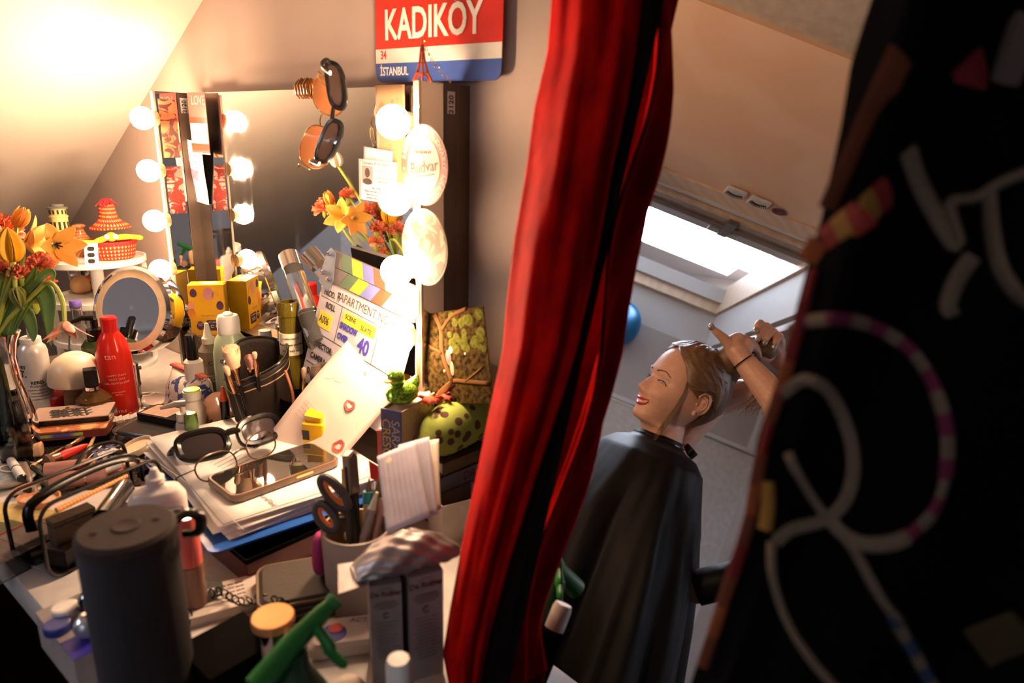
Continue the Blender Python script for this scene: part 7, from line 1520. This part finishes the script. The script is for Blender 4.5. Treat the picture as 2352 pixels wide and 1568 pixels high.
b = B(); b.box((0, .029, .0255), (.092, .002, .003)); b.build('red_edge', RED, r, smooth=False)
# ---- white box with blue square and small round things at the front left
q0, q1, q2 = pz(88, 1412, .79), pz(178, 1522, .79), pz(300, 1440, .79)
wx = (q1 - q0); wa = math.atan2(wx.y, wx.x); wd = (q2 - q1).length
cen = (q0 + q2) / 2; r = thing('white_gift_box', 'white box with a blue square on its lid at the front left table corner', 'box', loc=(cen.x, cen.y, TZ), rot=wa)
W0 = wx.length; b = B(); b.box((0, 0, .020), (W0, wd, .040)); b.build('box', M('white_gift_card', (.42, .37, .36), .5), r, smooth=False)
def inbox(px, pyy, zz): v = pz(px, pyy, zz) - Vc((cen.x, cen.y, TZ)); return Matrix.Rotation(-wa, 3, 'Z') @ v
v_ = inbox(200, 1475, .79); b = B(); b.box((v_.x, v_.y, .0403), (.032, .034, .0006)); b.build('blue_square', M('ultramarine_print', (.03, .02, .32), .45), r, smooth=False)
for px, pyy, rr_, hh_, lab, mt in ((148, 1392, .0115, .012, 'small white round cap on the white box, the farther one', WHITE), (130, 1432, .0115, .008, 'small blue round cap on the white box, in front of the white cap', M('blue_cap', (.03, .05, .28), .35))):
    P = pz(px, pyy, .79 + hh_); r = thing('bottle_cap', lab, 'cap', loc=(P.x, P.y, .7905)); b = B(); b.cyl(rr_, hh_, seg=32, bev=.0012); b.build('cap', mt, r); b = B(); b.cyl(rr_ * .86, .0004, (0, 0, hh_), 28); b.build('top', mt, r)
P = pz(203, 1398, .80); r = thing('black_egg', 'glossy black egg-shaped case left of the speaker foot', 'case', loc=(P.x - .004, P.y + .002, .7905)); b = B(); b.sph(.0105, (0, 0, .0125), (1, .9, 1.2)); b.build('shell', M('gloss_black'), r); b = B(); b.tube([(.0098 * math.cos(t), .0088 * math.sin(t), .014) for t in [2 * math.pi * k / 20 for k in range(20)]], .0006, 5, closed=True); b.build('seam', GOLD, r)
P = pz(214, 1438, .80); r = thing('pearl_ball', 'pearly silver ball beside the speaker on the white box', 'ball', loc=(P.x - .002, P.y - .004, .7905)); b = B(); b.sph(.0115, (0, 0, .0115)); b.build('ball', M('pearl_silver', (.45, .48, .56), .25, .5), r); b = B(); b.cyl(.003, .002, (0, 0, .0225), 14); b.build('loop_cap', CHROME, r)
# ---- front middle: black box, copper lid jar, sprayer, bottles
P = pz(500, 1478, .80); r = thing('black_gift_box', 'matt black box between the speaker and the copper-lidded jar', 'box', loc=(P.x + .006, P.y + .006, TZ), rot=ang((430, 1500), (545, 1400), .80) - .35)
b = B(); b.box((0, 0, .022), (.062, .058, .044)); b.build('box', BRB, r, smooth=False); b = B(); b.box((0, 0, .044), (.0635, .0595, .012)); b.build('lid', BRB, r, smooth=False)
P = base(626, 1413, .088); turned('candle_jar', 'mirror-sided candle jar with a bright copper lid at the front', 'jar', P, [('jar', [(.0155, 0), (.0165, .002), (.0165, .080), (0, .081)], M('mirror_jar', (.45, .38, .36), .06, 1, kind='plain')), ('lid', [(.0178, .080), (.0182, .082), (.0182, .087), (.0172, .088), (0, .088)], M('copper_lid', (.90, .42, .16), .3, .55))])
GS = M('green_sprayer_plastic', (.015, .16, .03), .35); hd = pd(672, 1478, .535); nz = pd(760, 1388, .55); bk = pd(588, 1582, .51)
r = thing('spray_bottle', 'spray bottle with a green trigger head at the bottom of the picture', 'spray bottle', loc=(hd.x, hd.y, TZ))
O_ = Vc((hd.x, hd.y, TZ)); b = B(); b.tube([nz - O_, (nz * .75 + hd * .25) - O_, hd - O_, bk - O_], [.0060, .0078, .0098, .0120], 16, sc=(1, .8)); b.tube([nz + (nz - hd).normalized() * .006 - O_, nz - O_], [.0070, .0068], 14); b.build('head', GS, r)
b = B(); b.tube(smooth3([pd(725, 1440, .54) - O_, pd(752, 1478, .54) - O_, pd(762, 1500, .54) - O_, pd(795, 1532, .54) - O_], 4), [.005] * 4 + [.0062] * 4 + [.0045] * 4 + [.002], 10, sc=(1, .7)); b.build('trigger', GS, r)
b = B(); hz = hd.z - TZ; b.lathe([(0, 0), (.024, 0), (.026, .003), (.026, hz * .55), (.012, hz * .8), (.0105, hz - .006), (0, hz - .005)], seg=32); b.build('bottle', M('dark_green_plastic', (.01, .045, .02), .3), r)
P = base(915, 1512, .096); turned('small_bottle', 'small dark bottle with a shiny white screw cap at the bottom edge', 'bottle', P, [('bottle', [(.0115, 0), (.0125, .002), (.0125, .066), (.009, .070), (0, .071)], BRB), ('cap', [(.0098, .070), (.0100, .072), (.0100, .091), (.0085, .096), (0, .0965)], WHITE)])
P = pz(800, 1566, TZ + .03); r = thing('cotton_ball', 'soft off-white round puff at the bottom edge beside the green sprayer', 'puff', loc=(P.x, P.y, TZ)); b = B(); b.sph(.0165, (0, 0, .0165), (1.1, 1, 1)); b.build('puff', M('cotton_white', (.58, .50, .45), .95, kind='noise', sc=120, bump=.6), r)
P = pz(795, 1440, TZ + .02); r = thing('wipes_packet', 'white packet with a red and blue round print behind the green sprayer', 'packet', loc=(P.x, P.y, TZ), rot=.9); b = B(); b.prism(rrect(.070, .042, .006), 0, .018, bev=.004); b.build('packet', M('packet_white', (.50, .44, .42), .5), r); b = B(); b.cyl(.0125, .0006, (-.012, -.004, .018), 28); b.build('blue_disc', M('packet_blue', (.04, .06, .30), .5), r); b = B(); b.cyl(.007, .0006, (-.010, .002, .0187), 24); b.build('red_disc', M('packet_red', (.50, .03, .03), .5), r)
text(r, 'ACTIV', .009, (.016, .010, .0186), M('grey_ink'), rot=(0, 0, -.2))
